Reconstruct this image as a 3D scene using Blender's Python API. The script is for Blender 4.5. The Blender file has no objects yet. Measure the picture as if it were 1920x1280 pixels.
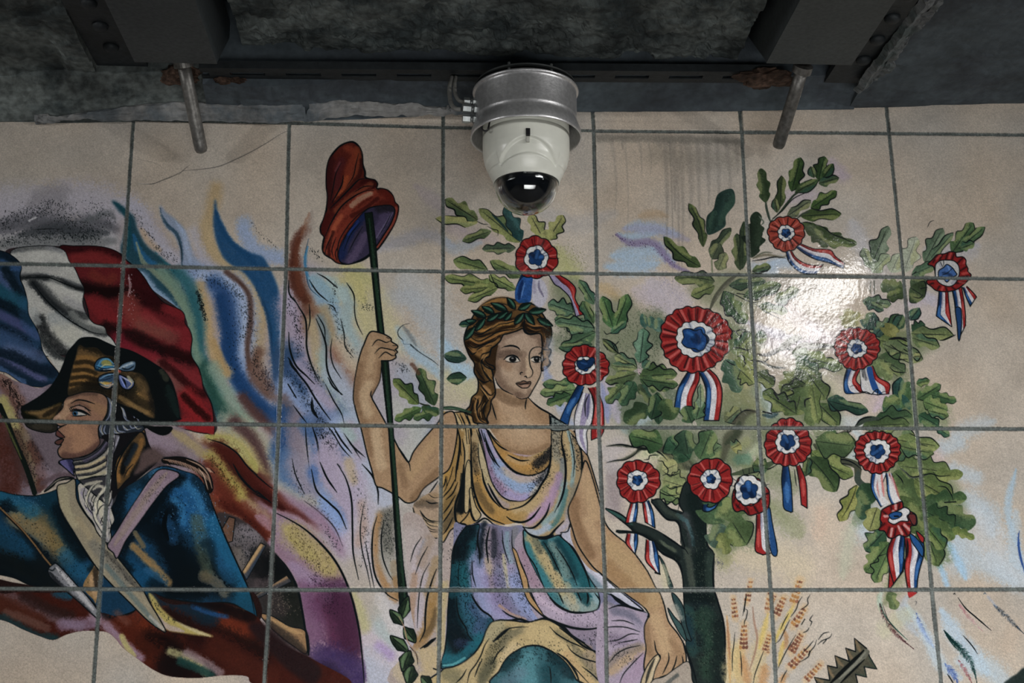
import bpy, bmesh, math, random
import numpy as np
from mathutils import Vector, Matrix
random.seed(4)
SC = bpy.context.scene
# ------------------------------------------------------------ camera, world, light, exposure
def cam_setup():
    c = bpy.data.cameras.new('camera'); o = bpy.data.objects.new('camera', c); SC.collection.objects.link(o)
    c.sensor_fit = 'HORIZONTAL'; c.sensor_width = 36.0; c.lens = 36.0*2400.3/1920.0; c.clip_start = 0.05
    RTv = Vector((0.99825428, -0.05882094, -0.0053369)); UPv = Vector((-0.01002276, -0.2577577, 0.9661576)); FWv = Vector((0.05820592, 0.96441748, 0.25789727))
    M = Matrix((( RTv.x, UPv.x, -FWv.x, 0.0), (RTv.y, UPv.y, -FWv.y, -3.116653), (RTv.z, UPv.z, -FWv.z, 1.6), (0, 0, 0, 1)))
    o.matrix_world = M; SC.camera = o
cam_setup()
w = bpy.data.worlds.new('station_air'); SC.world = w; w.use_nodes = True
w.node_tree.nodes['Background'].inputs[0].default_value = (0.55, 0.68, 0.8, 1); w.node_tree.nodes['Background'].inputs[1].default_value = 0.022
def area(name, loc, target, sx, sy, power, col=(1, .97, .92), spread=180):
    l = bpy.data.lights.new(name, 'AREA'); l.shape = 'RECTANGLE'; l.size = sx; l.size_y = sy; l.energy = power; l.color = col; l.spread = math.radians(spread)
    o = bpy.data.objects.new(name, l); SC.collection.objects.link(o); o.location = loc
    d = Vector(target)-Vector(loc); o.rotation_euler = d.to_track_quat('-Z', 'Y').to_euler(); return o
# fluorescent battens of the passage: two on each side, plus an added low fill across
def tube_lamp(name, loc, down, ln, power):       # fluorescent batten running out from the wall
    o = area(name, loc, (loc[0], loc[1], 0), .12, ln, power, (1, .98, .96), 170)
    o.rotation_euler = (0, math.radians(down), 0); return o
tube_lamp('lamp_tube_right', (1.455, -1.74, 3.0), 38, 1.25, 17)
tube_lamp('lamp_tube_left', (-2.45, -1.8, 2.93), -40, 1.5, 1.2)
area('lamp_right', (4.6, -3.0, 3.00), (4.1, -2.7, 2.2), .22, .12, 66, (1, .99, .97), 179)
area('lamp_left', (-4.3, -2.7, 2.98), (-3.8, -2.4, 2.18), .22, .12, 52, (1, .99, .97), 179)
area('fill_across', (0.85, -3.5, .45), (.7, 0, 1.2), 3.0, 1.2, 28, (1, .99, .97), 75)  # added fill, no real lamp here: brightens the lower middle of the wall
SC.view_settings.view_transform = 'Standard'; SC.view_settings.look = 'None'
SC.view_settings.exposure = -0.25; SC.view_settings.gamma = 1.0; SC.view_settings.use_curve_mapping = False
# ------------------------------------------------------------ helpers
OX, OZ = -0.789564, 1.81699            # tile coordinates -> world
def link(o, parent=None):
    SC.collection.objects.link(o)
    if parent: o.parent = parent
    return o
def tag(o, label=None, cat=None, group=None, kind=None):
    if label: o['label'] = label
    if cat: o['category'] = cat
    if group: o['group'] = group
    if kind: o['kind'] = kind
    return o
def empty(name, loc): 
    o = bpy.data.objects.new(name, None); link(o); o.location = loc; return o
def mat(name, col, rough=.6, metal=0.0, n1=(8, .3), n2=(60, .2), bump=.0, bscale=40, stain=None, stain_s=3, spec=.5, trans=0, coat=0):
    m = bpy.data.materials.new(name); m.use_nodes = True; N = m.node_tree.nodes; L = m.node_tree.links
    p = N['Principled BSDF']; p.inputs['Roughness'].default_value = rough; p.inputs['Metallic'].default_value = metal
    p.inputs['Specular IOR Level'].default_value = spec; p.inputs['Coat Weight'].default_value = coat; p.inputs['Transmission Weight'].default_value = trans
    tc = N.new('ShaderNodeTexCoord'); out = None
    base = N.new('ShaderNodeRGB'); base.outputs[0].default_value = (*col, 1); out = base.outputs[0]
    if stain:
        nz = N.new('ShaderNodeTexNoise'); nz.inputs['Scale'].default_value = stain_s; nz.inputs['Detail'].default_value = 9; nz.inputs['Roughness'].default_value = .65
        L.new(tc.outputs['Object'], nz.inputs['Vector'])
        cr = N.new('ShaderNodeValToRGB'); cr.color_ramp.elements[0].position = .46; cr.color_ramp.elements[1].position = .58; L.new(nz.outputs[0], cr.inputs[0])
        mx = N.new('ShaderNodeMix'); mx.data_type = 'RGBA'; L.new(cr.outputs[0], mx.inputs[0]); L.new(out, mx.inputs[6]); mx.inputs[7].default_value = (*stain, 1); out = mx.outputs[2]
    for sc, am in (n1, n2):
        if not am: continue
        nz = N.new('ShaderNodeTexNoise'); nz.inputs['Scale'].default_value = sc; nz.inputs['Detail'].default_value = 6
        L.new(tc.outputs['Object'], nz.inputs['Vector'])
        mr = N.new('ShaderNodeMapRange'); mr.inputs[1].default_value = .3; mr.inputs[2].default_value = .7; mr.inputs[3].default_value = 1-am; mr.inputs[4].default_value = 1+am; L.new(nz.outputs[0], mr.inputs[0])
        vm = N.new('ShaderNodeVectorMath'); vm.operation = 'SCALE'; L.new(out, vm.inputs[0]); L.new(mr.outputs[0], vm.inputs['Scale']); out = vm.outputs[0]
    L.new(out, p.inputs['Base Color'])
    if bump:
        nz = N.new('ShaderNodeTexNoise'); nz.inputs['Scale'].default_value = bscale; nz.inputs['Detail'].default_value = 8; L.new(tc.outputs['Object'], nz.inputs['Vector'])
        bp = N.new('ShaderNodeBump'); bp.inputs['Strength'].default_value = 1.0; bp.inputs['Distance'].default_value = bump; L.new(nz.outputs[0], bp.inputs['Height']); L.new(bp.outputs[0], p.inputs['Normal'])
    return m
def meshobj(name, verts, faces, m, parent=None, smooth=False, bevel=0):
    me = bpy.data.meshes.new(name); me.from_pydata([tuple(v) for v in verts], [], faces); me.validate(); me.update()
    b_ = bmesh.new(); b_.from_mesh(me); bmesh.ops.recalc_face_normals(b_, faces=b_.faces)
    if bevel: bmesh.ops.bevel(b_, geom=[e for e in b_.edges], offset=bevel, segments=2, profile=.6, affect='EDGES')
    b_.to_mesh(me); b_.free()
    me.materials.append(m)
    if smooth:
        for p in me.polygons: p.use_smooth = True
    o = bpy.data.objects.new(name, me); link(o, parent); return o
def addbox(V, F, x0, x1, y0, y1, z0, z1):
    k = len(V); V += [(x, y, z) for x in (x0, x1) for y in (y0, y1) for z in (z0, z1)]
    F += [tuple(k+i for i in q) for q in ((0, 1, 3, 2), (4, 6, 7, 5), (0, 4, 5, 1), (2, 3, 7, 6), (0, 2, 6, 4), (1, 5, 7, 3))]
def lathe(prof, n=64, c=(0, 0), rf=None, caps=True):
    V, F = [], []
    for r, z in prof:
        for i in range(n):
            a = 2*math.pi*i/n; rr = rf(r, z, a) if rf else r
            V.append((c[0]+rr*math.cos(a), c[1]+rr*math.sin(a), z))
    for j in range(len(prof)-1):
        for i in range(n): F.append((j*n+i, j*n+(i+1) % n, (j+1)*n+(i+1) % n, (j+1)*n+i))
    if caps:
        F.append(tuple(range(n))[::-1]); F.append(tuple((len(prof)-1)*n+i for i in range(n)))
    return V, F
def tube(path, r, n=16, r2=None):
    P = [Vector(p) for p in path]; V, F = [], []
    up = Vector((0, 0, 1))
    for i, p in enumerate(P):
        d = (P[min(i+1, len(P)-1)]-P[max(i-1, 0)]).normalized()
        a = d.cross(up if abs(d.z) < .9 else Vector((1, 0, 0))).normalized(); b_ = d.cross(a)
        rr = r if not isinstance(r, (list, tuple)) else r[i]
        for k in range(n):
            g = 2*math.pi*k/n; V.append(p+a*rr*math.cos(g)+b_*rr*math.sin(g))
    for j in range(len(P)-1):
        for k in range(n): F.append((j*n+k, j*n+(k+1) % n, (j+1)*n+(k+1) % n, (j+1)*n+k))
    F.append(tuple(range(n))[::-1]); F.append(tuple((len(P)-1)*n+k for k in range(n)))
    return V, F
def sheet(nx, ny, fn):
    V = [fn(i/(nx-1), j/(ny-1)) for j in range(ny) for i in range(nx)]
    F = [(j*nx+i, j*nx+i+1, (j+1)*nx+i+1, (j+1)*nx+i) for j in range(ny-1) for i in range(nx-1)]
    return V, F
from mathutils import noise as MN
def rough(p, s, a): return a*MN.fractal(Vector(p)*s, .9, 2.1, 5)
# ---------------------------------------------------------------- mural painter
# The glazed picture is drawn with brush strokes straight onto the wall plane and
# kept as a colour attribute of the tile mesh.
NT = 300                       # brush samples per tile edge
PXM = NT / 300.0               # brush px per unit of stroke width
CAM = dict(cx=0.789564, D=3.116653, cz=-0.21699, p=0.26084522, y=-0.06028033, r=-0.00552378, f=2400.3)
def cam_axes():
    p, y, r = CAM['p'], CAM['y'], CAM['r']
    cy, sy, cp, sp, cr, sr = math.cos(y), math.sin(y), math.cos(p), math.sin(p), math.cos(r), math.sin(r)
    f = np.array([-sy*cp, cy*cp, sp]); rt = np.array([cy, sy, 0.0]); up = np.cross(rt, f)
    return rt*cr + up*sr, up*cr - rt*sr, f
RT, UP, FW = cam_axes()
T = 0.4
X0, Z0 = -0.52, -0.40          # mural's lower left corner, in tile coordinates (metres)
MW, MH = int(NT*7.6), int(NT*4.36)
CV = np.zeros((MH, MW, 3), np.float32)       # row 0 = top
PID = np.zeros((MH, MW), np.uint8)
PARTS = ['tile_panel']
def wall(P):                   # photo-frame points -> wall metres (tile coordinates)
    P = np.asarray(P, float).reshape(-1, 2)
    d = FW[None]*1.0 + ((P[:, :1]-960)/CAM['f'])*RT[None] - ((P[:, 1:]-640)/CAM['f'])*UP[None]
    t = CAM['D']/d[:, 1]
    return np.stack([CAM['cx'] + d[:, 0]*t, CAM['cz'] + d[:, 2]*t], 1)
ZT = Z0 + MH*T/NT
def canvas(P):
    W = wall(P)
    return np.stack([(W[:, 0]-X0)*NT/T, (ZT-W[:, 1])*NT/T], 1)
FR = [0., 0., 1.]
def Z(x, y, s): FR[:] = [x, y, s]
def pts(t):
    if isinstance(t, str): t = [float(v) for v in t.replace(',', ' ').split()]
    a = np.asarray(t, float).reshape(-1, 2)
    return a/FR[2] + np.array(FR[:2])
def catmull(P, closed, step=3.0):
    n = len(P)
    if n < 3: return P
    if closed: Q = np.vstack([P[-1], P, P[0], P[1]]); m = n
    else: Q = np.vstack([2*P[0]-P[1], P, 2*P[-1]-P[-2]]); m = n-1
    out = []
    for i in range(m):
        a, b_, c, d = Q[i:i+4]
        k = max(2, min(14, int(np.hypot(*(c-b_))/step)+1))
        t = np.arange(k)[:, None]/k
        out.append(.5*((2*b_)+(c-a)*t+(2*a-5*b_+4*c-d)*t**2+(3*b_-a-3*c+d)*t**3))
    if not closed: out.append(P[-1:])
    return np.vstack(out)
RNG = np.random.default_rng(7)
def vnoise(h, w, cell, rng):
    g = rng.random((int(h/cell)+3, int(w/cell)+3)).astype(np.float32)
    y = np.arange(h)/cell; x = np.arange(w)/cell
    yi = y.astype(int); xi = x.astype(int); fy = (y-yi)[:, None].astype(np.float32); fx = (x-xi)[None].astype(np.float32)
    fy = fy*fy*(3-2*fy); fx = fx*fx*(3-2*fx)
    A = g[yi][:, xi]; B_ = g[yi][:, xi+1]; C_ = g[yi+1][:, xi]; D_ = g[yi+1][:, xi+1]
    return (A*(1-fx)+B_*fx)*(1-fy)+(C_*(1-fx)+D_*fx)*fy
NZ = (.40*vnoise(MH, MW, 1.7, RNG)+.25*vnoise(MH, MW, 4, RNG)+.2*vnoise(MH, MW, 11, RNG)+.15*vnoise(MH, MW, 30, RNG))
NZ = np.clip((NZ-.5)*1.9+.5, 0, 1)
NF = vnoise(MH, MW, 1.5, RNG)
def rgb(c):
    if not isinstance(c, str): return np.array(c, np.float32)
    c = PAL.get(c, c).lstrip('#')
    if len(c) == 3: c = ''.join(k*2 for k in c)
    return np.array([int(c[i:i+2], 16)/255. for i in (0, 2, 4)], np.float32)
PAL = dict(K='10181c', W='b9b9b8', R='921f1f', r='b0403a', d='6a1518', U='1c4a86', u='13305c', G='4c6442', g='71805a',
           y='97985c', t='25504a', T='2a5a58', k='8a6c50', s='9a7c5e', S='6e543e', o='9a7444', e='aa9f92', l='8f86a2', n='84a0b8', b='6c8cb0')
cur = [0]
def PT(name):
    if name not in PARTS: PARTS.append(name)
    cur[0] = PARTS.index(name)
def box(P, pad):
    x0 = max(0, int(P[:, 0].min()-pad)); x1 = min(MW, int(P[:, 0].max()+pad)+2)
    y0 = max(0, int(P[:, 1].min()-pad)); y1 = min(MH, int(P[:, 1].max()+pad)+2)
    return x0, y0, x1, y1
def polymask(P, bx):
    x0, y0, x1, y1 = bx; SS = 3
    w, h = x1-x0, (y1-y0)*SS
    acc = np.zeros(h*(w+2))
    A = P.copy(); A[:, 0] -= x0; A[:, 1] = (A[:, 1]-y0)*SS
    B_ = np.roll(A, -1, 0)
    for (ax, ay), (bx_, by) in zip(A, B_):
        if ay == by: continue
        sg = 1.0
        if ay > by: ax, ay, bx_, by, sg = bx_, by, ax, ay, -1.0
        r0 = max(0, int(math.ceil(ay-.5))); r1 = min(h, int(math.ceil(by-.5)))
        if r1 <= r0: continue
        r = np.arange(r0, r1)
        x = np.clip(ax+(r+.5-ay)*(bx_-ax)/(by-ay), 0, w-.001)
        xi = x.astype(int); fr = x-xi
        np.add.at(acc, r*(w+2)+xi, sg*(1-fr)); np.add.at(acc, r*(w+2)+xi+1, sg*fr)
    m = np.clip(np.abs(np.cumsum(acc.reshape(h, w+2), 1))[:, :w], 0, 1)
    return m.reshape(y1-y0, SS, w).mean(1).astype(np.float32)
def blur(m, r):
    r = int(max(1, r))
    for _ in range(2):
        for ax in (0, 1):
            p = np.pad(m, [(r+1, r) if a == ax else (0, 0) for a in (0, 1)], mode='edge')
            c = np.cumsum(p, ax, dtype=np.float64)
            n = m.shape[ax]
            m = ((np.take(c, range(2*r+1, 2*r+1+n), ax)-np.take(c, range(0, n), ax))/(2*r+1)).astype(np.float32)
    return m
CLIP = [None]
def put(col, m, bx, a, own=True, tex=0.0):
    x0, y0, x1, y1 = bx
    if tex:
        nz = NZ[y0:y1, x0:x1]
        m = np.clip(m+(nz-.5)*tex*4*m*(1-m)*1.4, 0, 1)*(1-.35*tex*nz)
    m = m*a
    CV[y0:y1, x0:x1] += (rgb(col)-CV[y0:y1, x0:x1])*m[..., None]
    if own: PID[y0:y1, x0:x1][m > .5] = cur[0]
def f(col, t, sm=1, e=0, a=1, o=0, oc='K', tex=0.25, own=True):
    P = pts(t); P = canvas(catmull(P, True) if sm else P)
    bx = box(P, 2+e*2)
    if bx[2] <= bx[0] or bx[3] <= bx[1]: CLIP[0] = None; return
    m = polymask(P, bx)
    if e: m = blur(m, e*PXM)
    CLIP[0] = (m, bx)
    put(col, m, bx, a, own, tex if e else 0)
    if tex and not e:
        x0, y0, x1, y1 = bx
        CV[y0:y1, x0:x1] *= (1+(NZ[y0:y1, x0:x1]-.5)*.35*tex*m*a)[..., None]
    if o: stroke(P, o, oc, 1, 0, 1, own, closed=True)
def stroke(P, w, col, a, soft, taper, own, closed=False, clip=None, tex=0):
    if closed: P = np.vstack([P, P[:1]]); taper = 0
    r = w*PXM/2
    bx = box(P, r+2)
    if clip is not None:
        cb = clip[1]; bx = (max(bx[0], cb[0]), max(bx[1], cb[1]), min(bx[2], cb[2]), min(bx[3], cb[3]))
    x0, y0, x1, y1 = bx
    if x1 <= x0 or y1 <= y0: return
    M = np.zeros((y1-y0, x1-x0), np.float32)
    n = len(P)-1
    L = np.concatenate([[0], np.cumsum(np.hypot(*(P[1:]-P[:-1]).T))]); tot = max(L[-1], 1e-6)
    for i in range(n):
        a_, b_ = P[i], P[i+1]
        if taper:
            q = (L[i]+L[i+1])/2/tot
            rr = r*(min(1, .38+2.2*min(q, 1-q)) if taper == 1 else (1-.8*q if taper == 2 else .2+.8*q))
        else: rr = r
        pad = rr+1.5
        sx0 = max(x0, int(min(a_[0], b_[0])-pad)); sx1 = min(x1, int(max(a_[0], b_[0])+pad)+2)
        sy0 = max(y0, int(min(a_[1], b_[1])-pad)); sy1 = min(y1, int(max(a_[1], b_[1])+pad)+2)
        if sx1 <= sx0 or sy1 <= sy0: continue
        xx = np.arange(sx0, sx1)[None]+.5-a_[0]; yy = np.arange(sy0, sy1)[:, None]+.5-a_[1]
        dx, dy = b_-a_; l2 = dx*dx+dy*dy+1e-9
        tt = np.clip((xx*dx+yy*dy)/l2, 0, 1)
        d = np.sqrt((xx-tt*dx)**2+(yy-tt*dy)**2)
        if soft:
            v = np.clip((1.35 if clip is not None else 1.12)*(1-d/max(rr, .1)), 0, 1); v = v*v*(3-2*v)
        else: v = np.clip(rr-d+.5, 0, 1)
        S_ = M[sy0-y0:sy1-y0, sx0-x0:sx1-x0]
        np.maximum(S_, v, out=S_)
    if clip is not None:
        cm, cb = clip
        M = M*cm[y0-cb[1]:y1-cb[1], x0-cb[0]:x1-cb[0]]
    put(col, M, bx, a, own, tex)
def s(w, t, col='K', a=1, tp=1, sm=1, own=True):           # ink line
    P = pts(t); P = canvas(catmull(P, False) if sm else P)
    stroke(P, w, col, a, 0, tp, own)
def b(col, w, t, a=.8, tp=1, tex=.8):                        # airbrush inside the last filled shape
    if CLIP[0] is None: return
    if rgb(col).mean() < .24: w, a = w*1.3, min(1, a*1.12)
    P = canvas(catmull(pts(t), False, 5)); stroke(P, w, col, a, 1, tp, False, clip=CLIP[0], tex=tex)
def B(col, w, t, a=.8, tp=1, own=False, tex=.8):                        # free airbrush
    P = canvas(catmull(pts(t), False, 5)); stroke(P, w*1.22, col, min(1, a*1.2), 1, tp, own, tex=tex)
def ink(w, col='K', *lines):
    for l in lines: s(w, l, col)
def dots(n, t, col='K', r=.9, spread=1.0, own=False):
    # speckle scattered along a polyline band: t = x y x y ...; spread = half width
    n = int(n*.72); P = pts(t); seg = np.hypot(*(P[1:]-P[:-1]).T); c = np.concatenate([[0], np.cumsum(seg)])
    q = RNG.random(n)*c[-1]; i = np.clip(np.searchsorted(c, q)-1, 0, len(seg)-1)
    k = ((q-c[i])/seg[i])[:, None]
    C = P[i]*(1-k)+P[i+1]*k + RNG.normal(0, spread*.55, (n, 2))
    C = canvas(C)
    rr = r*PXM*(.45+RNG.random(n)*.8)
    an = RNG.random(n)*.9+.9
    for (x, y), q_, g in zip(C, rr, an):
        dx, dy = math.cos(g)*q_*.6, math.sin(g)*q_*.6
        stroke(np.array([[x-dx, y-dy], [x+dx, y+dy]]), q_*1.15/PXM, col, .85, 0, 0, False)
def leafshape(x0, y0, x1, y1, w, lobes, seed, bend=0.0):
    rg = np.random.default_rng(seed)
    d = np.array([x1-x0, y1-y0], float); L = np.hypot(*d); d /= L; nrm = np.array([-d[1], d[0]])
    n = max(lobes, 1)*2+1
    def side(sg):
        out = []
        for i in range(1, n+1):
            q = i/(n+1)
            prof = math.sin(math.pi*min(1, q**.85))**.7
            k = (1.0 if (i % 2 or not lobes) else .58)*(.85+.3*rg.random())
            wv = w/2*prof*k
            q2 = q+(.035 if i % 2 else -.01)
            out.append((q2, sg*wv))
        return out
    A = [(0, 0)]+side(1)+[(1, 0)]+side(-1)[::-1]
    return np.array([np.array([x0, y0])+d*L*q+nrm*(v+bend*L*math.sin(math.pi*min(1, max(0, q)))) for q, v in A]), d, nrm, L
def leaf(x0, y0, x1, y1, w, col='G', lobes=2, seed=None, o=1.7, sh='t', bend=0.0, a=1, mid=1, hi='y'):
    """one oak leaf, stem end first"""
    if seed is None: seed = int(abs(x0*7+y0*13+x1*3+y1*5))
    col = rgb(col)*.90+np.array([.33, .35, .30], np.float32)*.10
    A, d, nrm, L = leafshape(*pts([x0, y0])[0], *pts([x1, y1])[0], w, lobes, seed, bend)
    S_ = FR[:]; FR[:] = [0., 0., 1.]
    f(col, A.ravel(), tex=.9, a=a)
    p0, p1 = A[0], A[0]+d*L
    rg = np.random.default_rng(seed+5)
    sg = 1 if rg.random() < .5 else -1
    mp = [(p0+d*L*q+nrm*bend*L*math.sin(math.pi*q)).tolist() for q in (0, .3, .6, .9)]
    b(sh, w*.6, sum([(p0+d*L*q+nrm*(sg*w*.3+bend*L*math.sin(math.pi*q))).tolist() for q in (0, .4, .8)], []), .55*a)
    b(hi, w*.5, sum([(p0+d*L*q+nrm*(-sg*w*.22+bend*L*math.sin(math.pi*q))).tolist() for q in (.3, .6, .95)], []), .5*a)
    if o:
        n = len(A)
        k = n//2
        # broken contour: one side always, other partly
        o *= 1.15; s(o, A[:k+1].ravel() if sg > 0 else A[k:].ravel(), 'K', .95*a)
        if rg.random() < .6: s(o*.8, A[k+1:n-1].ravel() if sg > 0 else A[1:k].ravel(), 'K', .7*a)
        if mid: s(o*.8, sum(mp, []), 'K', .6*a)
    FR[:] = S_
def rosette(cx, cy, ro, rm, ri, seed, n=14, sq=1.0, dx=0, dy=0, ow=2.2, wav=.06, col='R'):
    """red pleated ring, white ring, blue heart; centre in the current frame, radii in picture units"""
    c = pts([cx, cy])[0]; S_ = FR[:]; FR[:] = [0., 0., 1.]
    rg = np.random.default_rng(seed)
    def ring(r, k, am, ph, c=c):
        th = np.arange(0, 2*math.pi, 2*math.pi/72)
        rr = r*(1+am*np.abs(np.sin(k*th/2+ph))*1.3-am*.6)*(1+.035*np.sin(3*th+ph*3))
        return np.stack([c[0]+rr*np.cos(th), c[1]+rr*np.sin(th)*sq], 1).ravel(), th
    c2 = c+np.array([dx, dy])
    R_, th = ring(ro, n, wav, rg.random()*3)
    f(col, R_, tex=.5)
    for i in range(n*2):
        g = 2*math.pi*(i+rg.random()*.8)/(n*2)
        p = lambda q: [c2[0]+(c[0]-c2[0])*q+q*ro*math.cos(g), c2[1]+(c[1]-c2[1])*q+q*ro*math.sin(g)*sq]
        r0 = rm/ro
        if i % 2: b('#bf5f58' if rg.random() < .6 else '#ad3f38', ro*.2, p(r0)+p(1.0), .7, tp=3, tex=.3)
        else: b('#521013', ro*.13, p(r0*.98)+p(.92), .8, tp=2, tex=.3)
    for i in range(n):
        g = 2*math.pi*(i+rg.random()*.5)/n
        p = lambda q: [c2[0]+q*ro*math.cos(g), c2[1]+q*ro*math.sin(g)*sq]
        q0 = rm/ro*1.05+rg.random()*.1; s(1.3, p(q0)+p(q0+.2+.25*rg.random()), 'K', .75)
    s(ow, np.append(R_, R_[:4]), 'K', 1, tp=0)
    M_, _ = ring(rm, max(6, n*2//3), wav*1.5, rg.random()*3, c2)
    f('W', M_, tex=.3)
    for i in range(7):
        g = rg.random()*6.28
        b('#7f8aa0', rm*.3, [c2[0]+rm*.5*math.cos(g), c2[1]+rm*.5*math.sin(g)*sq, c2[0]+rm*math.cos(g), c2[1]+rm*math.sin(g)*sq], .7, tex=.2)
        s(1.1, [c2[0]+rm*.7*math.cos(g), c2[1]+rm*.7*math.sin(g)*sq, c2[0]+rm*.97*math.cos(g), c2[1]+rm*.97*math.sin(g)*sq], 'K', .6)
    s(ow*.85, np.append(M_, M_[:4]), 'K', 1, tp=0)
    I_, _ = ring(ri, 5, .22, rg.random()*3, c2)
    f('#153a70', I_, tex=.4)
    for i in range(4):
        g = rg.random()*6.28
        b('#2f62a4' if i % 2 else '#0a1c3c', ri*.7, [c2[0], c2[1], c2[0]+ri*math.cos(g), c2[1]+ri*math.sin(g)*sq], .7, tex=.2)
    s(1.3, np.append(I_, I_[:4]), 'K', .9, tp=0)
    FR[:] = S_
def ribbon(L, Rr, cols='UWR', out=1.8):
    """stripes between two long edges, both given from the knot down"""
    A = catmull(pts(L), False); B_ = catmull(pts(Rr), False)
    k = 24
    def rs(P):
        c = np.concatenate([[0], np.cumsum(np.hypot(*(P[1:]-P[:-1]).T))]); q = np.linspace(0, c[-1], k)
        return np.stack([np.interp(q, c, P[:, 0]), np.interp(q, c, P[:, 1])], 1)
    A, B_ = rs(A), rs(B_); S_ = FR[:]; FR[:] = [0., 0., 1.]
    cm = dict(U='#1a4580', W='#b4b3b8', R='#9c2424', P='#b0655f', N='#857c9a')
    n = len(cols); E = [A+(B_-A)*i/n for i in range(n+1)]
    for i, c in enumerate(cols):
        f(cm[c], np.vstack([E[i], E[i+1][::-1]]).ravel(), sm=0, tex=.5)
        mid = (E[i]+E[i+1])/2
        wd = np.hypot(*(E[i][12]-E[i+1][12]))
        b('#0b1730' if c == 'U' else ('#6a6580' if c in 'WN' else '#551418'), wd*1.1, E[i][:10:3].ravel(), .6, tex=.3)
        if c == 'U': b('#4f86c4', wd*.8, mid[8:20:3].ravel(), .5, tex=.3)
        if c == 'R': b('#cc6a5e', wd*.7, mid[8:20:3].ravel(), .45, tex=.3)
    if out:
        s(out, A.ravel(), tp=0); s(out, B_.ravel(), tp=0); s(out, np.vstack([A[-1], B_[-1]]).ravel(), tp=0)
        if n > 1: s(1, E[1][:8].ravel(), 'K', .6)
    FR[:] = S_
# ---- plain glaze, clouds and pale washes
CV[:] = rgb('e')
CV *= (1+(vnoise(MH, MW, 60, RNG)-.5)*.08+(vnoise(MH, MW, 13, RNG)-.5)*.04+(NZ-.5)*.05)[..., None]
CV += ((vnoise(MH, MW, 90, RNG)-.5)*.035)[..., None]*np.array([1, 0, -1], np.float32)
Z(0, 0, 1)
PT('painted_cloud')
B('#9c97a4', 120, '-40 400 60 400 150 385 225 410 250 440', .8, 0)
B('#aaa7b2', 90, '-40 380 60 375 170 372 230 395', .6, 0)
B('#a0a0a8', 110, '-40 450 80 455 160 440 225 450', .7, 0)
B('#5e5c60', 60, '60 385 95 365 110 370 80 400', .35)
B('#4a4c54', 60, '-20 430 60 418 120 425 190 420 220 430', .7)
B('#363c42', 40, '40 440 110 430 150 440 200 436', .65)
B('#63686a', 40, '-20 462 50 455 120 455 215 452', .7)
B('#575c60', 22, '160 415 200 400 215 410', .6)
dots(900, '-20 435 40 400 90 392 120 405 150 425 190 440', r=.95, spread=15)
dots(700, '0 455 60 445 120 440 180 450', r=.9, spread=12)
dots(150, '165 380 190 395 205 415', r=.9, spread=12)
dots(120, '85 375 120 388 145 392', r=.9, spread=7)
s(1.2, '60 431 90 429 115 430', a=.7)
B('#c2c1c4', 6, '55 414 67 408', .9)
# sky tints
B('#a6adb4', 120, '760 520 800 560 830 620 850 690', .5)
B('#8f9fb2', 60, '700 560 760 560 800 590 830 640 830 700', .35)
B('#b3ab86', 70, '690 520 700 580 730 620 740 680', .8)
B('#b5a97c', 46, '660 500 690 540 700 600', .7)
B('#8fa6b4', 40, '745 615 770 650 800 680 828 700', .75)
B('#a9a086', 50, '790 690 830 740 880 745', .7)
B('#b0ad82', 60, '835 700 870 720 890 740', .6)
B('#8fb0c8', 46, '830 640 860 690 890 700', .8)
B('#8f93a6', 40, '700 470 760 450 800 440 850 460', .45)
B('#9c8f9c', 40, '780 350 830 390 870 430', .4)
B('#a08f9e', 40, '840 430 880 440 930 450', .35)
B('#94a2b2', 34, '835 450 850 465 900 455', .6)
B('#a2998c', 60, '860 330 960 350 1060 330', .3)
B('#8a8f9a', 60, '1000 390 1080 420 1150 400', .3)
# cloud right of the staff: blue and violet
PT('painted_cloud')
for w, t in ((34, '1175 428 1200 425 1235 430 1270 440'), (48, '1150 480 1190 475 1230 470 1260 490'), (50, '1140 500 1180 500 1230 495'), (28, '1160 440 1180 445 1230 435')): B('#8fa6bc', w, t, .85)
B('#8f8aa6', 30, '1170 430 1200 428 1240 432 1290 450', .55)
B('#7b6f92', 22, '1156 440 1180 455 1220 455 1240 470 1260 495 1290 510', .85)
dots(150, '1156 440 1180 458 1220 458 1240 475 1265 500', '3c2a50', .9, 6)
dots(120, '1240 520 1260 545 1280 570', '4a4468', .8, 12)
B('#a8a2b4', 80, '1220 530 1250 550 1285 575', .6)
B('#a89fb0', 50, '1190 545 1220 560 1260 590', .5)
B('#a98f62', 34, '1120 535 1140 545 1160 560', .6)
B('#9d8262', 26, '1200 405 1230 400 1250 405', .5)
B('#9fa06a', 60, '1040 470 1060 500 1080 520', .8)
dots(260, '1030 480 1060 470 1090 490 1100 500', '6a6c3c', .8, 16)
# drips of grime from the joint above
PT('grime_streaks')
for x, w, y0, y1, a in ((1163, 5, 258, 300, .5), (1150, 10, 262, 420, .28), (1172, 6, 260, 480, .3), (1200, 5, 270, 330, .3), (1217, 4, 262, 330, .35), (1246, 12, 262, 480, .45), (1262, 16, 265, 430, .5), (1258, 5, 262, 560, .5), (1275, 12, 262, 520, .4), (1290, 22, 262, 440, .4), (1308, 12, 262, 470, .4), (1325, 16, 262, 420, .4), (1345, 12, 262, 400, .35), (1362, 12, 262, 420, .35), (1380, 10, 262, 380, .35), (1232, 6, 262, 290, .4), (1270, 6, 300, 600, .4)):
    B('#66635f', w*(1.1+.9*RNG.random()), f'{x+RNG.random()*6-3} {y0} {x+2+RNG.random()*5} {(y0+y1)/2} {x+3} {y1-RNG.random()*60}', a*.72, 2)
B('#6a675f', 24, '1120 258 1200 258 1300 262 1388 266', .6, 0)
B('#7a7468', 60, '1230 290 1300 300 1380 300', .35, 0)
PT('tile_panel')
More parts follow.
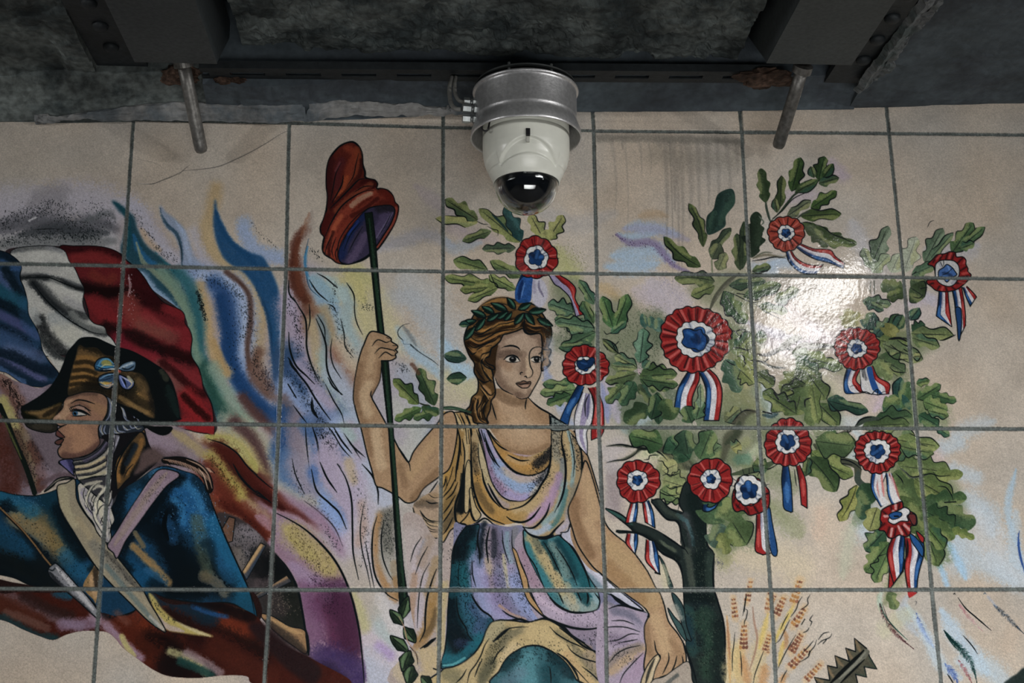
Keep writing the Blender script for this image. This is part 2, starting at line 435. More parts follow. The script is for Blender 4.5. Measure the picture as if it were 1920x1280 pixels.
# right side: pale blue airbrush among the leaves
PT('painted_sky_wash')
for w, t, a in ((70, '1760 620 1750 680', .0), (46, '1790 815 1830 800 1860 790', .55), (40, '1770 840 1800 830', .7), (40, '1785 880 1830 895', .7), (60, '1800 930 1850 960 1860 1000', .75), (60, '1790 990 1820 1040 1900 1090', .7), (60, '1760 1040 1800 1060', .5), (30, '1790 1010 1805 1060 1815 1080', .6), (60, '1620 1000 1640 960', .5), (40, '1600 950 1620 990', .5), (60, '1860 1040 1900 1080 1960 1110', .6)):
    B('#a3b2be', w, t, a)
B('#b2b9c0', 90, '1830 960 1860 1020 1900 1060 1960 1100', .6)
B('#8db0cc', 22, '1770 1010 1790 1040 1810 1085', .8); B('#8db0cc', 16, '1762 1060 1775 1095', .8)
B('#8db0cc', 20, '1905 880 1890 960 1915 1040', .6)
B('#a0b4c4', 40, '1905 960 1900 1030 1930 1080', .6)
for t in ('1911 995 1909 1020 1914 1050 1925 1080', '1909 1000 1911 1030 1920 1070'): s(3.5, t, '#2c4f94', .85); 
dots(160, '1909 1000 1911 1040 1925 1085', '2c4f94', .8, 2.5)
B('#a3b6c4', 34, '1700 1135 1730 1180 1760 1240 1800 1270', .7); B('#9db4c8', 44, '1765 1145 1800 1200 1850 1260', .75)
B('#a3b6c4', 60, '1800 1240 1850 1250 1890 1290', .7); B('#9aa9ba', 24, '1700 1120 1690 1150 1720 1190', .5)
B('#a8a0a0', 20, '1800 1150 1850 1180', .2)
B('#b39c86', 50, '1890 1210 1900 1180', .35)
B('#b3a180', 60, '1430 790 1440 770', .4)
B('#9eb0c0', 40, '1395 620 1430 640', .3)
# pinks and creams around the tree
for c, w, t, a in (('#b6a5a8', 60, '1460 560 1500 600 1560 650', .5), ('#ad9fb0', 50, '1440 620 1470 650 1520 640', .7), ('#b5a9b0', 60, '1520 610 1560 640 1600 600', .6), ('#b3a6a8', 70, '1640 560 1700 590 1760 580', .5), ('#a99dac', 36, '1700 570 1740 560 1770 570', .6), ('#b2a0a2', 60, '1640 760 1650 740', .6), ('#b5a0a0', 60, '1690 850 1750 860', .6), ('#a8b4b8', 40, '1570 790 1610 790', .7), ('#a9a7a0', 50, '1370 560 1380 600', .3), ('#98abc0', 34, '1430 500 1470 490 1500 500', .85), ('#98abc0', 30, '1415 500 1450 510', .6), ('#a7aab6', 60, '1600 420 1620 470 1640 500', .5), ('#a394a8', 40, '1560 310 1580 330', .6), ('#a394a8', 40, '1480 370 1520 365', .45), ('#9fb4c2', 40, '1440 750 1450 780', .9), ('#9fb4c2', 36, '1420 735 1440 760', .7), ('#a9a6ae', 50, '1160 740 1180 760', .8), ('#8b8cab', 34, '1140 740 1135 770', .9), ('#8fa8bc', 34, '1170 805 1200 800 1230 800', .7), ('#8e8a98', 50, '1150 880 1150 950', .5), ('#7a6a6a', 44, '1150 900 1155 960', .45), ('#a8a0a4', 50, '1140 850 1160 840', .6), ('#b5b58a', 34, '1250 850 1270 880', .8), ('#aeb08a', 40, '1210 850 1240 850', .7), ('#b3ac6e', 30, '1380 840 1400 830', .8), ('#b8a98a', 90, '1380 1040 1480 1050 1500 1100', .5), ('#c0ad98', 70, '1540 960 1550 1000', .5), ('#bb9f8c', 30, '1540 960 1535 1000', .4), ('#b6b4b0', 40, '1300 980 1330 940', .2), ('#a9b0b2', 44, '1440 420 1460 440', .3), ('#a0a4b2', 60, '1740 470 1800 470 1830 460', .5), ('#a0a4b2', 50, '1640 530 1660 500', .3), ('#a6a7b6', 30, '1730 550 1745 560', .5), ('#8f9db4', 46, '1430 1130 1400 1150', .0)):
    if a: B(c, w, t, a)
B('#a6ac96', 40, '1600 980 1590 1020 1580 1080', .5); B('#a5aa80', 40, '1660 1180 1700 1150', .35)
PT('tile_panel')
# hairline crack
PT('hairline_crack')
s(1.6, '258 345 285 345 305 338 325 330 345 320', '#3a3c3c', .8); s(1.5, '345 320 380 317 410 312 435 302 470 285 500 268 525 252 540 245', '#3a3c3c', .8); s(1.1, '335 328 345 318 355 310', '#3a3c3c', .7)
s(1, '258 345 280 345', '#c8c6c0', .6); s(.9, '258 299 290 306 310 318', '#55544f', .5)
PT('tile_panel')
s(1.6, '1739 426 1744 416 1751 413', a=.8)

# ---- flames behind the flag (left)
PT('painted_flames')
Z(0, 0, 1)
f('#9c8f8e', '225 430 245 400 280 400 310 440 345 470 390 470 420 500 450 520 470 560 520 600 535 620 540 800 560 900 600 960 640 1030 680 1130 690 1300 480 1300 420 1100 400 900 400 800 350 640 330 560 240 520', e=10, own=True)
B('#a5a4b4', 44, '245 385 265 400 285 440 320 480 345 500', .8, 0)
B('#b29a80', 20, '265 430 280 455 300 470', .8)
dots(200, '252 395 270 430 300 470 330 490', r=1, spread=9)
f('#1f4a5c', '209 376 222 380 240 395 252 408 258 430 268 450 280 465 300 480 318 496 335 510 352 530 366 556 376 590 380 640 374 700 380 760 400 790 430 800 410 760 340 640 300 560 262 510 240 490 226 470 232 440 236 410 222 395', e=2)
b('#15505e', 16, '215 380 236 400 242 440 240 480', .8); b('#2368a0', 20, '250 440 262 470 280 490 310 510', .8); b('#8a9070', 16, '256 455 268 490 290 510 320 540 345 580 355 620', .85)
b('#1e6a78', 14, '290 470 320 500 345 530 365 580', .8)
f('#5f7d9c', '258 505 275 510 290 535 320 560 345 590 340 600 300 570 280 550 265 520', e=4); b('#8ea6c2', 18, '265 510 285 535 310 560 335 580', .85)
dots(70, '330 500 345 530 365 560', r=1, spread=8)
# blue grey tongue
f('#7f8ea8', '300 384 312 398 330 412 347 430 357 455 366 480 384 500 392 520 345 515 340 490 335 460 325 440 310 425 302 405', e=2)
b('#24465c', 12, '300 390 304 408 316 424 332 440 340 470 341 500', .9); b('#96a8c4', 16, '330 415 345 440 352 470 358 495', .8)
s(1.4, '334 445 340 470 341 500', a=.6)
B('#a8a5b0', 50, '370 440 385 480 400 500', .8, 0)
B('#8e9bb8', 30, '455 430 470 460 500 480 530 490', .95, 0); B('#8a9cbc', 40, '458 418 462 440 480 470 520 480', .9, 0)
dots(60, '470 415 490 440 520 465', r=.8, spread=4)
# wide bands running down to the lower right
L_ = [
 ('#a8906a', 30, '405 352 400 380 392 410 388 440 400 470 430 500 470 535 490 580 485 630 480 680 490 720', .95),
 ('#b09a74', 20, '385 420 400 470 440 505 475 545 485 590', .7),
 ('#7f95bc', 60, '365 520 400 530 440 545 452 590 450 650 455 700 480 750', 1),
 ('#98a8c6', 26, '380 520 430 525 458 555 463 610 458 660', .8),
 ('#2a4f86', 34, '400 530 425 560 432 620 430 670 445 710 480 750 520 790', 1),
 ('#1c447a', 26, '412 560 424 620 432 680 460 735 500 775 530 800', .9),
 ('#b09468', 24, '374 535 386 580 394 640 408 680 425 700', 1), ('#a88a5c', 14, '400 640 412 670 425 700', .8),
 ('#2c6670', 26, '335 510 360 545 372 600 374 650 385 700 410 740', .9), ('#6e8a76', 22, '300 505 330 540 352 590 362 640 380 700 420 760 470 800', .9),
 ('#235048', 30, '385 690 400 740 420 770 455 790', .85), ('#7c9484', 26, '400 690 430 740 470 790', .7),
 ('#5a4038', 12, '425 510 450 530 467 555 470 600 464 650 468 690', .95), ('#6a4a3c', 22, '485 660 475 700 500 735 520 745', .7),
 ('#5a3a36', 24, '455 745 480 775 515 805', .9), ('#74584e', 26, '480 690 500 720 518 730', .7)]
for c, w, t, a in L_: B(c, w*1.3, t, min(1, a*1.1), 0, tex=.5)
f('#1d4f80', '403 372 408 395 418 420 436 450 462 470 490 480 503 496 520 535 530 580 532 640 528 690 522 740 512 700 506 640 498 590 478 540 455 510 425 490 408 460 400 420', e=2)
b('#174a7c', 22, '405 395 425 440 465 480 490 510', .8); b('#1a3f66', 14, '480 540 502 600 510 660', .8); b('#8ea6c8', 12, '528 580 527 640 524 700', .8)
dots(330, '360 510 400 525 440 540 455 560 462 600 455 640', r=1, spread=9); dots(160, '420 520 445 560 440 640 440 700', r=1, spread=14)
dots(300, '370 545 385 600', r=1, spread=4); dots(240, '465 560 475 640 480 700 510 735', r=1, spread=7)
dots(200, '485 680 505 720 520 735', '3a2a2a', 1.1, 10)
# lower sweep: pale green, yellow, brown, mauve
for c, w, t, a in (('#8a9080', 50, '430 790 470 830 500 880 515 930', .9), ('#a8a488', 40, '450 800 490 850 520 900', .7),
  ('#54383a', 26, '440 790 470 820 490 860 500 900', .9), ('#a89a5e', 28, '395 820 430 825 460 845 480 880 495 900', .95), ('#b2a468', 16, '415 828 450 840 475 870', .8),
  ('#8c7a86', 60, '290 830 350 860 370 880', 1), ('#80707e', 50, '280 860 330 890', .8),
  ('#9a7048', 34, '320 815 360 835 400 880 430 920', .9), ('#a0924e', 22, '335 822 375 850 405 890 430 930 450 960', .95), ('#6a4a34', 24, '385 840 420 870 450 910 480 940', .9),
  ('#58281e', 40, '410 850 450 880 480 920 530 960 570 990 600 1020', 1), ('#6a4038', 20, '400 835 440 850 470 880 500 900', .8),
  ('#6a3020', 44, '380 900 400 950 430 970 470 1000 500 1040', 1), ('#54201a', 26, '400 960 440 985 480 1015 510 1050', .9),
  ('#a89660', 30, '400 880 420 920 440 950', .8), ('#9a7a70', 30, '440 950 480 975 510 1000', .8),
  ('#8f7284', 60, '500 960 540 1010 580 1060 620 1110', .95), ('#9c8498', 50, '520 930 570 980 600 1020 630 1080', .8),
  ('#a2945c', 60, '540 1010 570 1035 600 1070', .95), ('#94884e', 30, '545 1000 580 1040 605 1080', .8), ('#a3966e', 40, '640 1060 660 1110 670 1160', .9), ('#a59c8a', 40, '600 990 640 1040 665 1100', .6)):
    B(c, w*1.3, t, min(1, a*1.1), 0, tex=.5)
dots(260, '540 990 570 1020 600 1060', '4a4228', .9, 18)
B('#74302a', 22, '480 905 530 930 570 960 600 990', .95, 0); B('#8c6a80', 22, '530 925 570 950 610 1000 640 1040', .8, 0)
# ---- flames in the middle (frame of the lower left shoulder of the cap)
PT('painted_flames')
Z(0, 0, 1)
f('#9a949e', '545 490 600 500 660 520 700 560 730 640 770 700 800 740 830 800 790 860 770 950 830 1100 825 1290 690 1290 672 1130 600 1000 535 910 515 800 530 640', e=9)
for c, w, t, a in (('#8f9cae', 60, '600 540 640 640 660 760 690 860', .7), ('#a49cac', 60, '660 860 680 960 700 1060', .7), ('#a69a8c', 50, '620 560 660 640 680 720', .6), ('#a9a49c', 60, '740 860 760 940 780 1000', .8), ('#b0a6a0', 60, '790 900 800 1000 800 1080', .7), ('#8a97a8', 40, '760 700 790 760 800 820', .5), ('#a6a8a0', 40, '740 760 780 800 770 860', .6)): B(c, w*1.3, t, min(1, a*1.1), 0, tex=.5)
Z(400, 560, 4)
for c, w, t, a in (('#94889c', 50, '560 60 600 200 620 400 720 560 820 700', 1), ('#9a8da2', 40, '620 100 660 300 680 420 760 560', .8), ('#a49ab2', 30, '560 -60 560 50', .8),
  ('#6c4636', 34, '610 -250 640 -100 690 0 720 100 730 220', .95), ('#84604a', 22, '700 0 780 80 850 160 880 240', .9), ('#b0a890', 70, '900 -100 940 0 1000 100 1020 200', .9),
  ('#8aa0ae', 30, '820 0 900 80 960 200 970 300 1040 420', .95), ('#7f9cb4', 24, '780 -60 830 20 900 80', .9), ('#b0a878', 50, '1000 -120 1090 0 1140 120 1180 220', .95), ('#b1a884', 60, '1200 0 1260 200', .5),
  ('#8fa4a8', 28, '990 -60 1010 60 1000 200 1060 340', .85), ('#a59474', 30, '740 180 760 320 780 460 860 640 940 800', .95), ('#9a8a6c', 22, '830 80 880 250 900 400', .8), ('#6f8086', 20, '800 150 840 260 850 400 860 560 900 680', .9),
  ('#8ea3a2', 28, '830 420 850 560 900 680 970 800 1000 900', .9), ('#8d8596', 30, '900 420 940 560 1000 680 1060 800', .9), ('#8a6450', 30, '920 380 950 460 1030 560 1060 620', .9), ('#b09f88', 34, '960 340 1040 470 1090 520', .7),
  ('#98a3b4', 44, '900 560 980 700 1040 820 1080 940', .7), ('#2c4a70', 54, '540 420 600 560 680 660 740 740', .95), ('#34507a', 70, '560 560 660 720 760 820 860 900', .9), ('#7f92ba', 36, '540 660 600 760 660 860 700 920', .9), ('#6b5a5a', 26, '520 760 570 840 620 920', .9), ('#8f9dc0', 40, '760 740 840 860 920 940 1000 1040', .9), ('#9a8fa6', 26, '640 500 740 640 840 760 880 800', .7),
  ('#1f4a84', 40, '490 860 540 920 530 1050 500 1160', 1), ('#7c7280', 40, '620 920 620 1040 620 1200', .9), ('#3a66a0', 26, '690 940 760 1040 780 1200', .9), ('#4a5f88', 60, '800 960 880 1060 960 1160', .9), ('#8ea0c4', 30, '900 960 1000 1100 1100 1240', .9), ('#98a8c0', 40, '1000 940 1060 1060 1130 1200', .8), ('#a496aa', 50, '860 1100 880 1180 940 1260', .9), ('#9a8f9e', 30, '1020 960 1060 1060 1100 1160', .7), ('#90a4a4', 20, '980 960 1040 1040', .8)):
    B(c, w*1.3, t, min(1, a*1.1), 0, tex=.5)
dots(230, '560 20 600 100 640 260 640 420', r=1.1, spread=9); dots(150, '880 40 940 160 980 330 1040 420', r=1, spread=8); dots(120, '700 480 760 560 800 640', r=1, spread=7)
dots(90, '1130 -40 1130 60 1200 80', r=1, spread=7); dots(70, '1370 480 1450 540', r=1, spread=8); dots(420, '560 560 680 720 800 900 900 1040', r=.9, spread=13); dots(160, '780 1000 900 1120', r=1, spread=12)
ink(3.4, 'K', '600 -10 640 60 690 150 700 260 700 360 730 480 790 620', '565 250 575 380 620 500 700 580 760 640', '560 440 620 540 700 640 760 740 820 830 880 910', '770 150 810 240 845 350 850 500 880 600 960 720')
ink(2.2, 'K', '780 120 830 210 840 300', '955 150 980 260 990 360 1050 440', '890 300 880 400 900 500 960 600', '1060 -20 1060 100 1080 190 1120 270', '860 40 900 60 920 100')
ink(3.2, 'K', '860 590 900 660 970 720', '740 740 740 820 790 900', '1000 1040 1050 1110 1140 1190', '900 960 960 1060 1040 1160', '740 950 780 1080 800 1240')
ink(2.4, 'K', '600 800 660 880 700 930', '560 640 620 740', '840 640 900 760 960 860 980 930', '690 950 700 1100 720 1270', '830 920 900 1010 960 1110 1040 1200', '980 1010 1060 1130 1110 1210', '930 1240 960 1270', '720 40 725 160 710 240')
s(5, '570 450 590 500 640 560', a=.9); s(6, '740 760 745 830 780 890', a=.85)
# brown start of the flame beside the joint
Z(400, 250, 4)
B('#5a2c20', 26, '690 720 640 780 610 860 600 980 610 1120 690 1250', 1, 0); B('#6e3a28', 16, '640 800 620 900 630 1050 660 1200', .7, 0); B('#8a5a40', 14, '720 600 700 680 660 760', .6)
B('#94877e', 20, '740 580 720 700 690 840 680 960', .6)
ink(3, 'K', '565 1100 570 1200 620 1270'); ink(2, '#17486c', '715 790 690 900 690 1000 720 1150 800 1230'); B('#3a7ca8', 9, '710 850 690 940 700 1040 740 1150', .9); 
B('#7fa2b4', 40, '740 1080 840 1160 920 1250', .9); B('#9ab0b0', 30, '860 1080 930 1160 980 1250', .8)
B('#b2aa70', 44, '980 1010 1080 1100 1120 1250', .9); B('#a8a470', 36, '1080 1020 1160 1100', .7)
ink(2.6, 'K', '780 1050 850 1090 930 1160', '1000 1120 1050 1200 1060 1270', '720 1100 780 1190 860 1260'); dots(40, '740 870 820 950', r=1, spread=5); dots(40, '880 1240 900 1270 910 1100', r=1.2, spread=5)
# ---- lower flames and mauve drapery
Z(400, 860, 3.048)
for c, w, t, a in (('#9a8ea6', 50, '620 0 660 100 740 200 780 320 790 450', .95), ('#4a6a96', 40, '400 0 420 120 500 200 560 260', .95), ('#4468a4', 30, '560 80 580 180 640 260 700 330 730 400', .95), ('#7f96c4', 30, '600 200 680 320 740 420', .8),
  ('#868092', 36, '470 20 500 120 560 200', .9), ('#a8a08c', 30, '380 180 480 240 560 260', .6), ('#a49ab0', 60, '820 80 880 200 900 320', .9), ('#a99cb0', 50, '780 460 840 600 880 700', .9), ('#a8a0a8', 60, '860 400 860 560 900 680', .8), ('#a8967e', 20, '770 20 800 120', .8),
  ('#a38a80', 20, '850 260 860 380 830 480', .7), ('#a9a4ac', 60, '960 300 960 200', .7), ('#9fa6b8', 36, '900 60 960 200 990 250', .9), ('#b0a494', 50, '880 760 920 900 980 1000', .9), ('#b4b0b0', 50, '940 800 1000 900 1060 980', .9), ('#b6adb2', 50, '930 1000 1000 1080 1060 1150', 1), ('#afa4ac', 60, '880 1000 920 1100 1000 1200', .9), ('#94a4a4', 24, '900 860 960 980 1040 1060', .6), ('#9a86b0', 20, '950 1070 1010 1120', .8), ('#a2988e', 50, '800 620 860 760 870 860', .8), ('#a59f74', 24, '790 780 830 860 860 960', .9), ('#a0a4b4', 60, '880 1190 950 1270', .9)):
    B(c, w*1.3, t, min(1, a*1.1), 0, tex=.5)
dots(200, '800 80 840 200 870 400 860 600', r=.9, spread=10); dots(160, '450 60 520 200 620 300 700 400', r=.9, spread=10)
ink(3.4, 'K', '710 30 760 120 790 240 795 400 800 540 830 690', '560 60 590 180 660 250 720 310 760 400', '610 20 650 110 705 190', '850 30 910 100 940 180 942 260')
ink(2.2, 'K', '450 0 470 90 520 200', '860 260 840 400 850 520 880 640 900 740', '520 240 600 300 690 390 740 500', '870 480 900 640 920 740')
# big mauve trumpet of cloth over the wheel
f('#84687c', '300 330 360 310 420 320 500 360 570 420 640 490 690 570 740 660 790 790 825 930 845 1080 862 1290 640 1290 540 1130 520 950 490 760 440 640 370 560 290 470', e=2, own=True)
b('#8f7c8c', 60, '330 360 420 400 500 470 600 540', .9); b('#a09058', 70, '440 420 520 490 600 560 660 620', 1, 0); b('#9a8c50', 40, '400 440 500 520 580 560', .6); b('#8f7a98', 40, '440 600 540 680 620 700', .8); b('#8a7488', 30, '350 380 420 500 480 560', .6)
b('#5c2c4c', 90, '640 820 700 900 720 1020', 1, 0); b('#4a2440', 70, '720 800 780 920 800 1060', .9, 0); b('#6a4468', 60, '520 760 560 900 580 1000', .7, 0); b('#3c2c60', 90, '640 1150 740 1180 820 1250', .95, 0); b('#2a1e3c', 50, '640 1230 700 1290', .8)
b('#5a3c5c', 30, '660 700 740 740', .6); b('#6a4a6a', 40, '600 700 640 780', .5)
dots(420, '440 420 520 500 600 590 660 640', '3c3020', .9, 22); dots(300, '560 660 640 740 700 860', '241828', .9, 24)
ink(4, 'K', '360 310 440 350 520 400 600 470 680 560 740 660 790 790 830 960 850 1120 862 1280'); ink(3, 'K', '350 540 420 620 480 740 510 880 530 1010 545 1120')
# brown band above it
f('#5c241e', '0 -60 60 10 150 120 230 190 300 260 370 290 440 310 530 350 600 390 640 440 600 380 540 330 470 270 400 210 330 150 260 90 190 20 140 -60', e=3, own=True); b('#74382c', 20, '330 170 420 240 520 310', .8); b('#381210', 24, '80 20 180 120 280 210 400 290', .8)
b('#80505c', 14, '480 260 560 330 620 400', .7)
ink(4, 'K', '90 0 150 90 230 170 330 250'); ink(2.6, 'K', '160 0 220 70 310 150 340 170'); s(5, '120 40 170 110 220 160')
f('#8d7088', '370 170 450 220 540 260 620 310 690 400 740 490 750 580 720 540 660 450 600 380 520 310 440 260', e=5, own=True); dots(80, '640 400 720 520', r=.9, spread=7)
# yellow / cream / red bands at the far left of this frame
f('#7a4a34', '-60 -120 0 -40 80 80 160 200 250 270 330 320 330 440 290 470 200 400 140 330 60 320 0 290 -60 160', e=5, own=True)
b('#a09048', 34, '0 -30 60 70 110 150 170 230 220 260', 1, 0); b('#a08a7a', 30, '160 230 240 290 310 330', .9); b('#6c2a1c', 50, '0 100 60 200 140 290 220 360 290 430', 1, 0); b('#9a4432', 24, '0 180 40 220 100 280', .7); b('#a08094', 26, '250 330 310 370 320 400', .8)
b('#501c16', 26, '60 240 140 320 220 380 280 460', .9, 0); dots(200, '20 20 90 130 150 200', '3c3418', 1, 9)
ink(3.4, 'K', '60 -20 110 60 180 150 240 200 320 240')
# wheel of the gun carriage
PT('painted_wheel')
f('#3b3638', '20 320 130 330 220 390 300 470 370 560 440 650 490 760 520 940 545 1120 480 1090 400 1040 320 960 280 890 200 740 100 540', e=1)
b('#6a6468', 60, '130 440 220 460 200 560', .9, 0); b('#787078', 30, '170 400 240 440', .7); b('#17191b', 60, '240 560 300 640 360 680', .9); b('#0f1416', 60, '370 600 440 720', 1, 0); b('#54484a', 40, '250 700 280 740 330 700', .8); b('#20241f', 90, '400 820 470 900', .9, 0); b('#44383a', 40, '340 800 370 860', .6); b('#7a7066', 40, '130 540 160 620', .6)
dots(300, '150 400 220 500 240 620', 'K', 1, 26); dots(150, '360 800 420 860', '706458', .8, 22)
ink(4, 'K', '350 540 420 620 480 740 510 880 530 1010 545 1120')
for t, c in (('165 645 270 480 300 495 190 690', '#8a6a48'), ('235 780 420 665 445 700 245 800', '#8a6c4c'), ('270 885 340 910 430 960 525 990 530 1110 400 1010 300 930', '#8c6a48'), ('50 400 90 330 125 340 110 470 80 480', '#6a4c3c')):
    f(c, t, sm=0, tex=.6, o=1.8); 
Z(400, 860, 3.048)
f('#8a6a48', '165 645 270 480 300 495 190 690', sm=0, o=1.6); b('#2a3c54', 16, '185 680 295 510', .9); b('#b09064', 9, '180 640 270 500', .8)
f('#866a4e', '235 780 420 665 445 700 245 800', sm=0, o=1.6); b('#2a3442', 12, '250 795 440 695', .8)
f('#8c6a48', '270 885 340 900 430 955 525 985 532 1110 460 1070 380 1010 300 935', o=1.8); b('#2f2a28', 26, '300 930 380 1000 460 1060 520 1110', .8); b('#b08c5c', 12, '340 920 430 970 510 1000', .7)
s(6, '530 980 540 1050 545 1120', a=.9)
# ---- the tricolour flag at the left
PT('painted_flag')
Z(0, 340, 4)
f('#3a2c30', '40 530 250 490 560 490 880 530 960 600 1130 800 1385 1010 1430 1300 1600 1700 1600 1890 1300 1800 900 1400 480 1330 300 1200 150 730')
f('#6f2024', '450 492 560 486 700 486 800 500 880 530 925 570 960 600 1020 650 1080 720 1130 800 1180 860 1230 910 1300 940 1360 970 1385 1010 1385 1060 1420 1110 1440 1180 1432 1260 1440 1320 1490 1400 1510 1470 1530 1560 1580 1650 1600 1740 1605 1900 1560 1890 1440 1870 1290 1800 1200 1500 900 1260 700 1100 640 900 520 620', o=2.4)
for c, w, t, a in (('#3a1014', 26, '480 500 600 500 750 500 880 550', .9), ('#8c2a2a', 34, '560 580 700 560 850 600', .8), ('#7e3426', 30, '700 700 800 760 850 720', .6), ('#241012', 34, '620 790 720 820 850 830 950 830 1080 880 1200 910', 1), ('#1c0c0e', 18, '630 800 760 830 900 830', .9), ('#3c1014', 50, '1020 700 1080 800 1150 880', .9), ('#8a2428', 50, '700 900 800 1000 900 1080', .9), ('#8c3a34', 60, '960 900 1000 1000 1100 1080 1200 1100', .9), ('#7e4a40', 50, '1080 1060 1180 1100 1280 1160', .7), ('#3c1416', 20, '1160 960 1260 1040 1370 1060', .9), ('#8a2228', 30, '1240 950 1330 980 1370 1020', .8), ('#221012', 30, '800 1090 900 1150 1000 1160 1120 1220 1250 1290 1420 1360', .9), ('#9a2830', 40, '1100 1000 1380 1120 1400 1250', .6), ('#8a2030', 40, '880 1180 1000 1290 1150 1330', .9), ('#2e1012', 24, '1280 1270 1380 1310 1430 1320', .9),
   ('#8e2a30', 50, '1000 1330 1150 1360 1350 1420 1480 1500', .9), ('#7a4a44', 34, '1200 1380 1300 1480 1400 1580', .8), ('#3a1214', 18, '1220 1360 1340 1460 1450 1560 1530 1600', .9), ('#8c5450', 26, '1260 1460 1320 1600', .7), ('#a02226', 60, '1400 1620 1480 1720 1540 1780', .9), ('#30100f', 16, '1380 1610 1460 1690 1560 1780', .9), ('#a82428', 40, '1380 1820 1500 1850 1580 1860', .8)): b(c, w, t, a, 0)
B('#b8a0a4', 6, '965 700 975 800 960 860', .6, own=False); dots(60, '960 700 990 820 980 1080', 'a8949c', .9, 7)
f('#a9a9a4', '120 505 250 487 360 484 440 500 490 530 520 600 560 650 600 740 630 810 620 900 640 980 700 1060 780 1090 800 1140 840 1180 870 1230 880 1290 560 1300 440 1300 400 1300 330 1300 290 1130 240 1060 190 930 140 730 80 560', o=1.6)
for c, w, t, a in (('#3e4246', 22, '60 520 200 500 350 492 450 510', .8), ('#707278', 20, '370 500 450 520 480 540', .7), ('#4c5054', 22, '130 715 200 710 320 715 400 735 500 760 620 800', .95), ('#23282a', 13, '140 722 300 716 430 740 540 790 630 812', 1), ('#8f9090', 40, '160 660 300 640 420 620', .5), ('#bcbcb6', 40, '250 570 400 560 500 590', .6), ('#3a3e40', 34, '240 750 330 830 420 920 520 980 640 1010', .95), ('#23282c', 16, '250 765 350 880 450 970 560 1050 700 1120 790 1140', 1), ('#8e8e92', 22, '500 880 580 930 640 960', .7), ('#b8b8b2', 30, '400 760 500 830 600 870', .6), ('#777b78', 24, '540 990 600 1050 700 1110 780 1120', .8), ('#8a9296', 40, '400 1020 480 1060', .6), ('#b8b6a4', 60, '440 1130 520 1150', .5), ('#26292b', 30, '300 1040 330 1130 400 1220 500 1310', .95), ('#9aa0a0', 26, '250 980 280 1050', .7)): b(c, w, t, a, 0)
ink(2, 'K', '240 750 330 870 420 960 520 1040 640 1110 720 1140 790 1145', '130 715 240 720 360 720 470 760 560 795 630 812'); ink(1.6, 'K', '300 1150 330 1250 350 1290')
# white lower fold between hat and blue
f('#a9a8a2', '290 1110 330 1170 420 1280 480 1320 500 1330 470 1400 440 1420 400 1370 350 1290 310 1220', o=0); b('#22282a', 26, '310 1120 360 1210 430 1280 500 1330', .9)
f('#24405f', '-120 480 0 520 60 540 130 590 160 640 150 720 180 800 205 900 215 1000 270 1100 300 1180 320 1270 370 1350 440 1440 420 1500 380 1540 280 1540 180 1520 60 1440 0 1420 -120 1360', o=2)
for c, w, t, a in (('#10202e', 26, '0 520 60 560 140 600', .9), ('#34588a', 22, '20 610 80 650 150 640', .9), ('#4a5c8a', 34, '0 700 60 780 120 850', .9), ('#12222e', 22, '40 660 100 760 190 900', .95), ('#1c566c', 44, '-40 800 60 860 160 920', .95), ('#0e1e2a', 24, '-40 900 60 940 160 1000 230 1060', .95), ('#4a4f80', 28, '-20 990 80 1040 200 1110 280 1160', .95), ('#101f30', 24, '-40 1080 100 1140 230 1220 310 1270', .9), ('#3c5a86', 60, '0 1160 100 1210 200 1270', .8), ('#5c6a92', 40, '60 1260 160 1290 300 1320', .6), ('#142334', 26, '0 1290 120 1320 260 1400 400 1430', .9), ('#5a5c8c', 20, '0 1345 120 1390 240 1450 330 1490', .9), ('#16293e', 22, '0 1370 140 1450 260 1520 380 1540', .8), ('#4a6a9c', 18, '0 1410 100 1470 180 1510', .8), ('#2c5a86', 40, '190 900 220 1060 300 1200', .5)): b(c, w, t, a, 0)
# mauve ground between face and flame, old gold and brown at far left
PT('painted_flames')
Z(0, 620, 4)
f('#7d6e7a', '-120 330 0 320 100 370 190 400 290 430 400 400 380 500 200 560 160 620 200 740 350 770 420 760 440 900 450 980 560 1080 560 1110 440 1130 330 1190 250 1230 -120 1230', own=True, tex=.6)
for c, w, t, a in (('#6a4538', 44, '0 350 60 420 120 520 160 620 160 700', .9), ('#9a7a70', 22, '20 340 100 440 150 540', .6), ('#a09858', 30, '20 520 60 600 110 720 160 850 200 960', 1), ('#a8a070', 20, '60 640 130 760 190 900', .6), ('#54281f', 60, '-60 700 0 800 60 950 80 1100 60 1200', 1), ('#4a3230', 40, '120 800 170 950 220 1100', .7), ('#7e6c52', 26, '190 720 230 850 260 1000 270 1150', .8), ('#5a352c', 30, '240 860 290 960 310 1080 300 1180', .9), ('#3c363c', 44, '330 820 380 900 400 980', .85), ('#4c464c', 40, '290 780 350 820', .7), ('#8a7a86', 50, '330 1050 420 1060 500 1090', .6), ('#8a7a88', 40, '200 430 300 470', .7)): b(c, w, t, a, 0)
dots(500, '20 360 90 440 140 540 150 640', '241c1c', 1.1, 8); dots(300, '110 720 170 850 210 1000 260 1150', '241c1c', 1, 10); dots(320, '280 800 330 900 400 980', '241c20', 1, 20)
s(9, '0 560 60 700 110 830 170 960 220 1090 260 1215', '#16201c', 1, tp=0)
B('#6a6c38', 5, '20 640 90 800 160 960', .7)
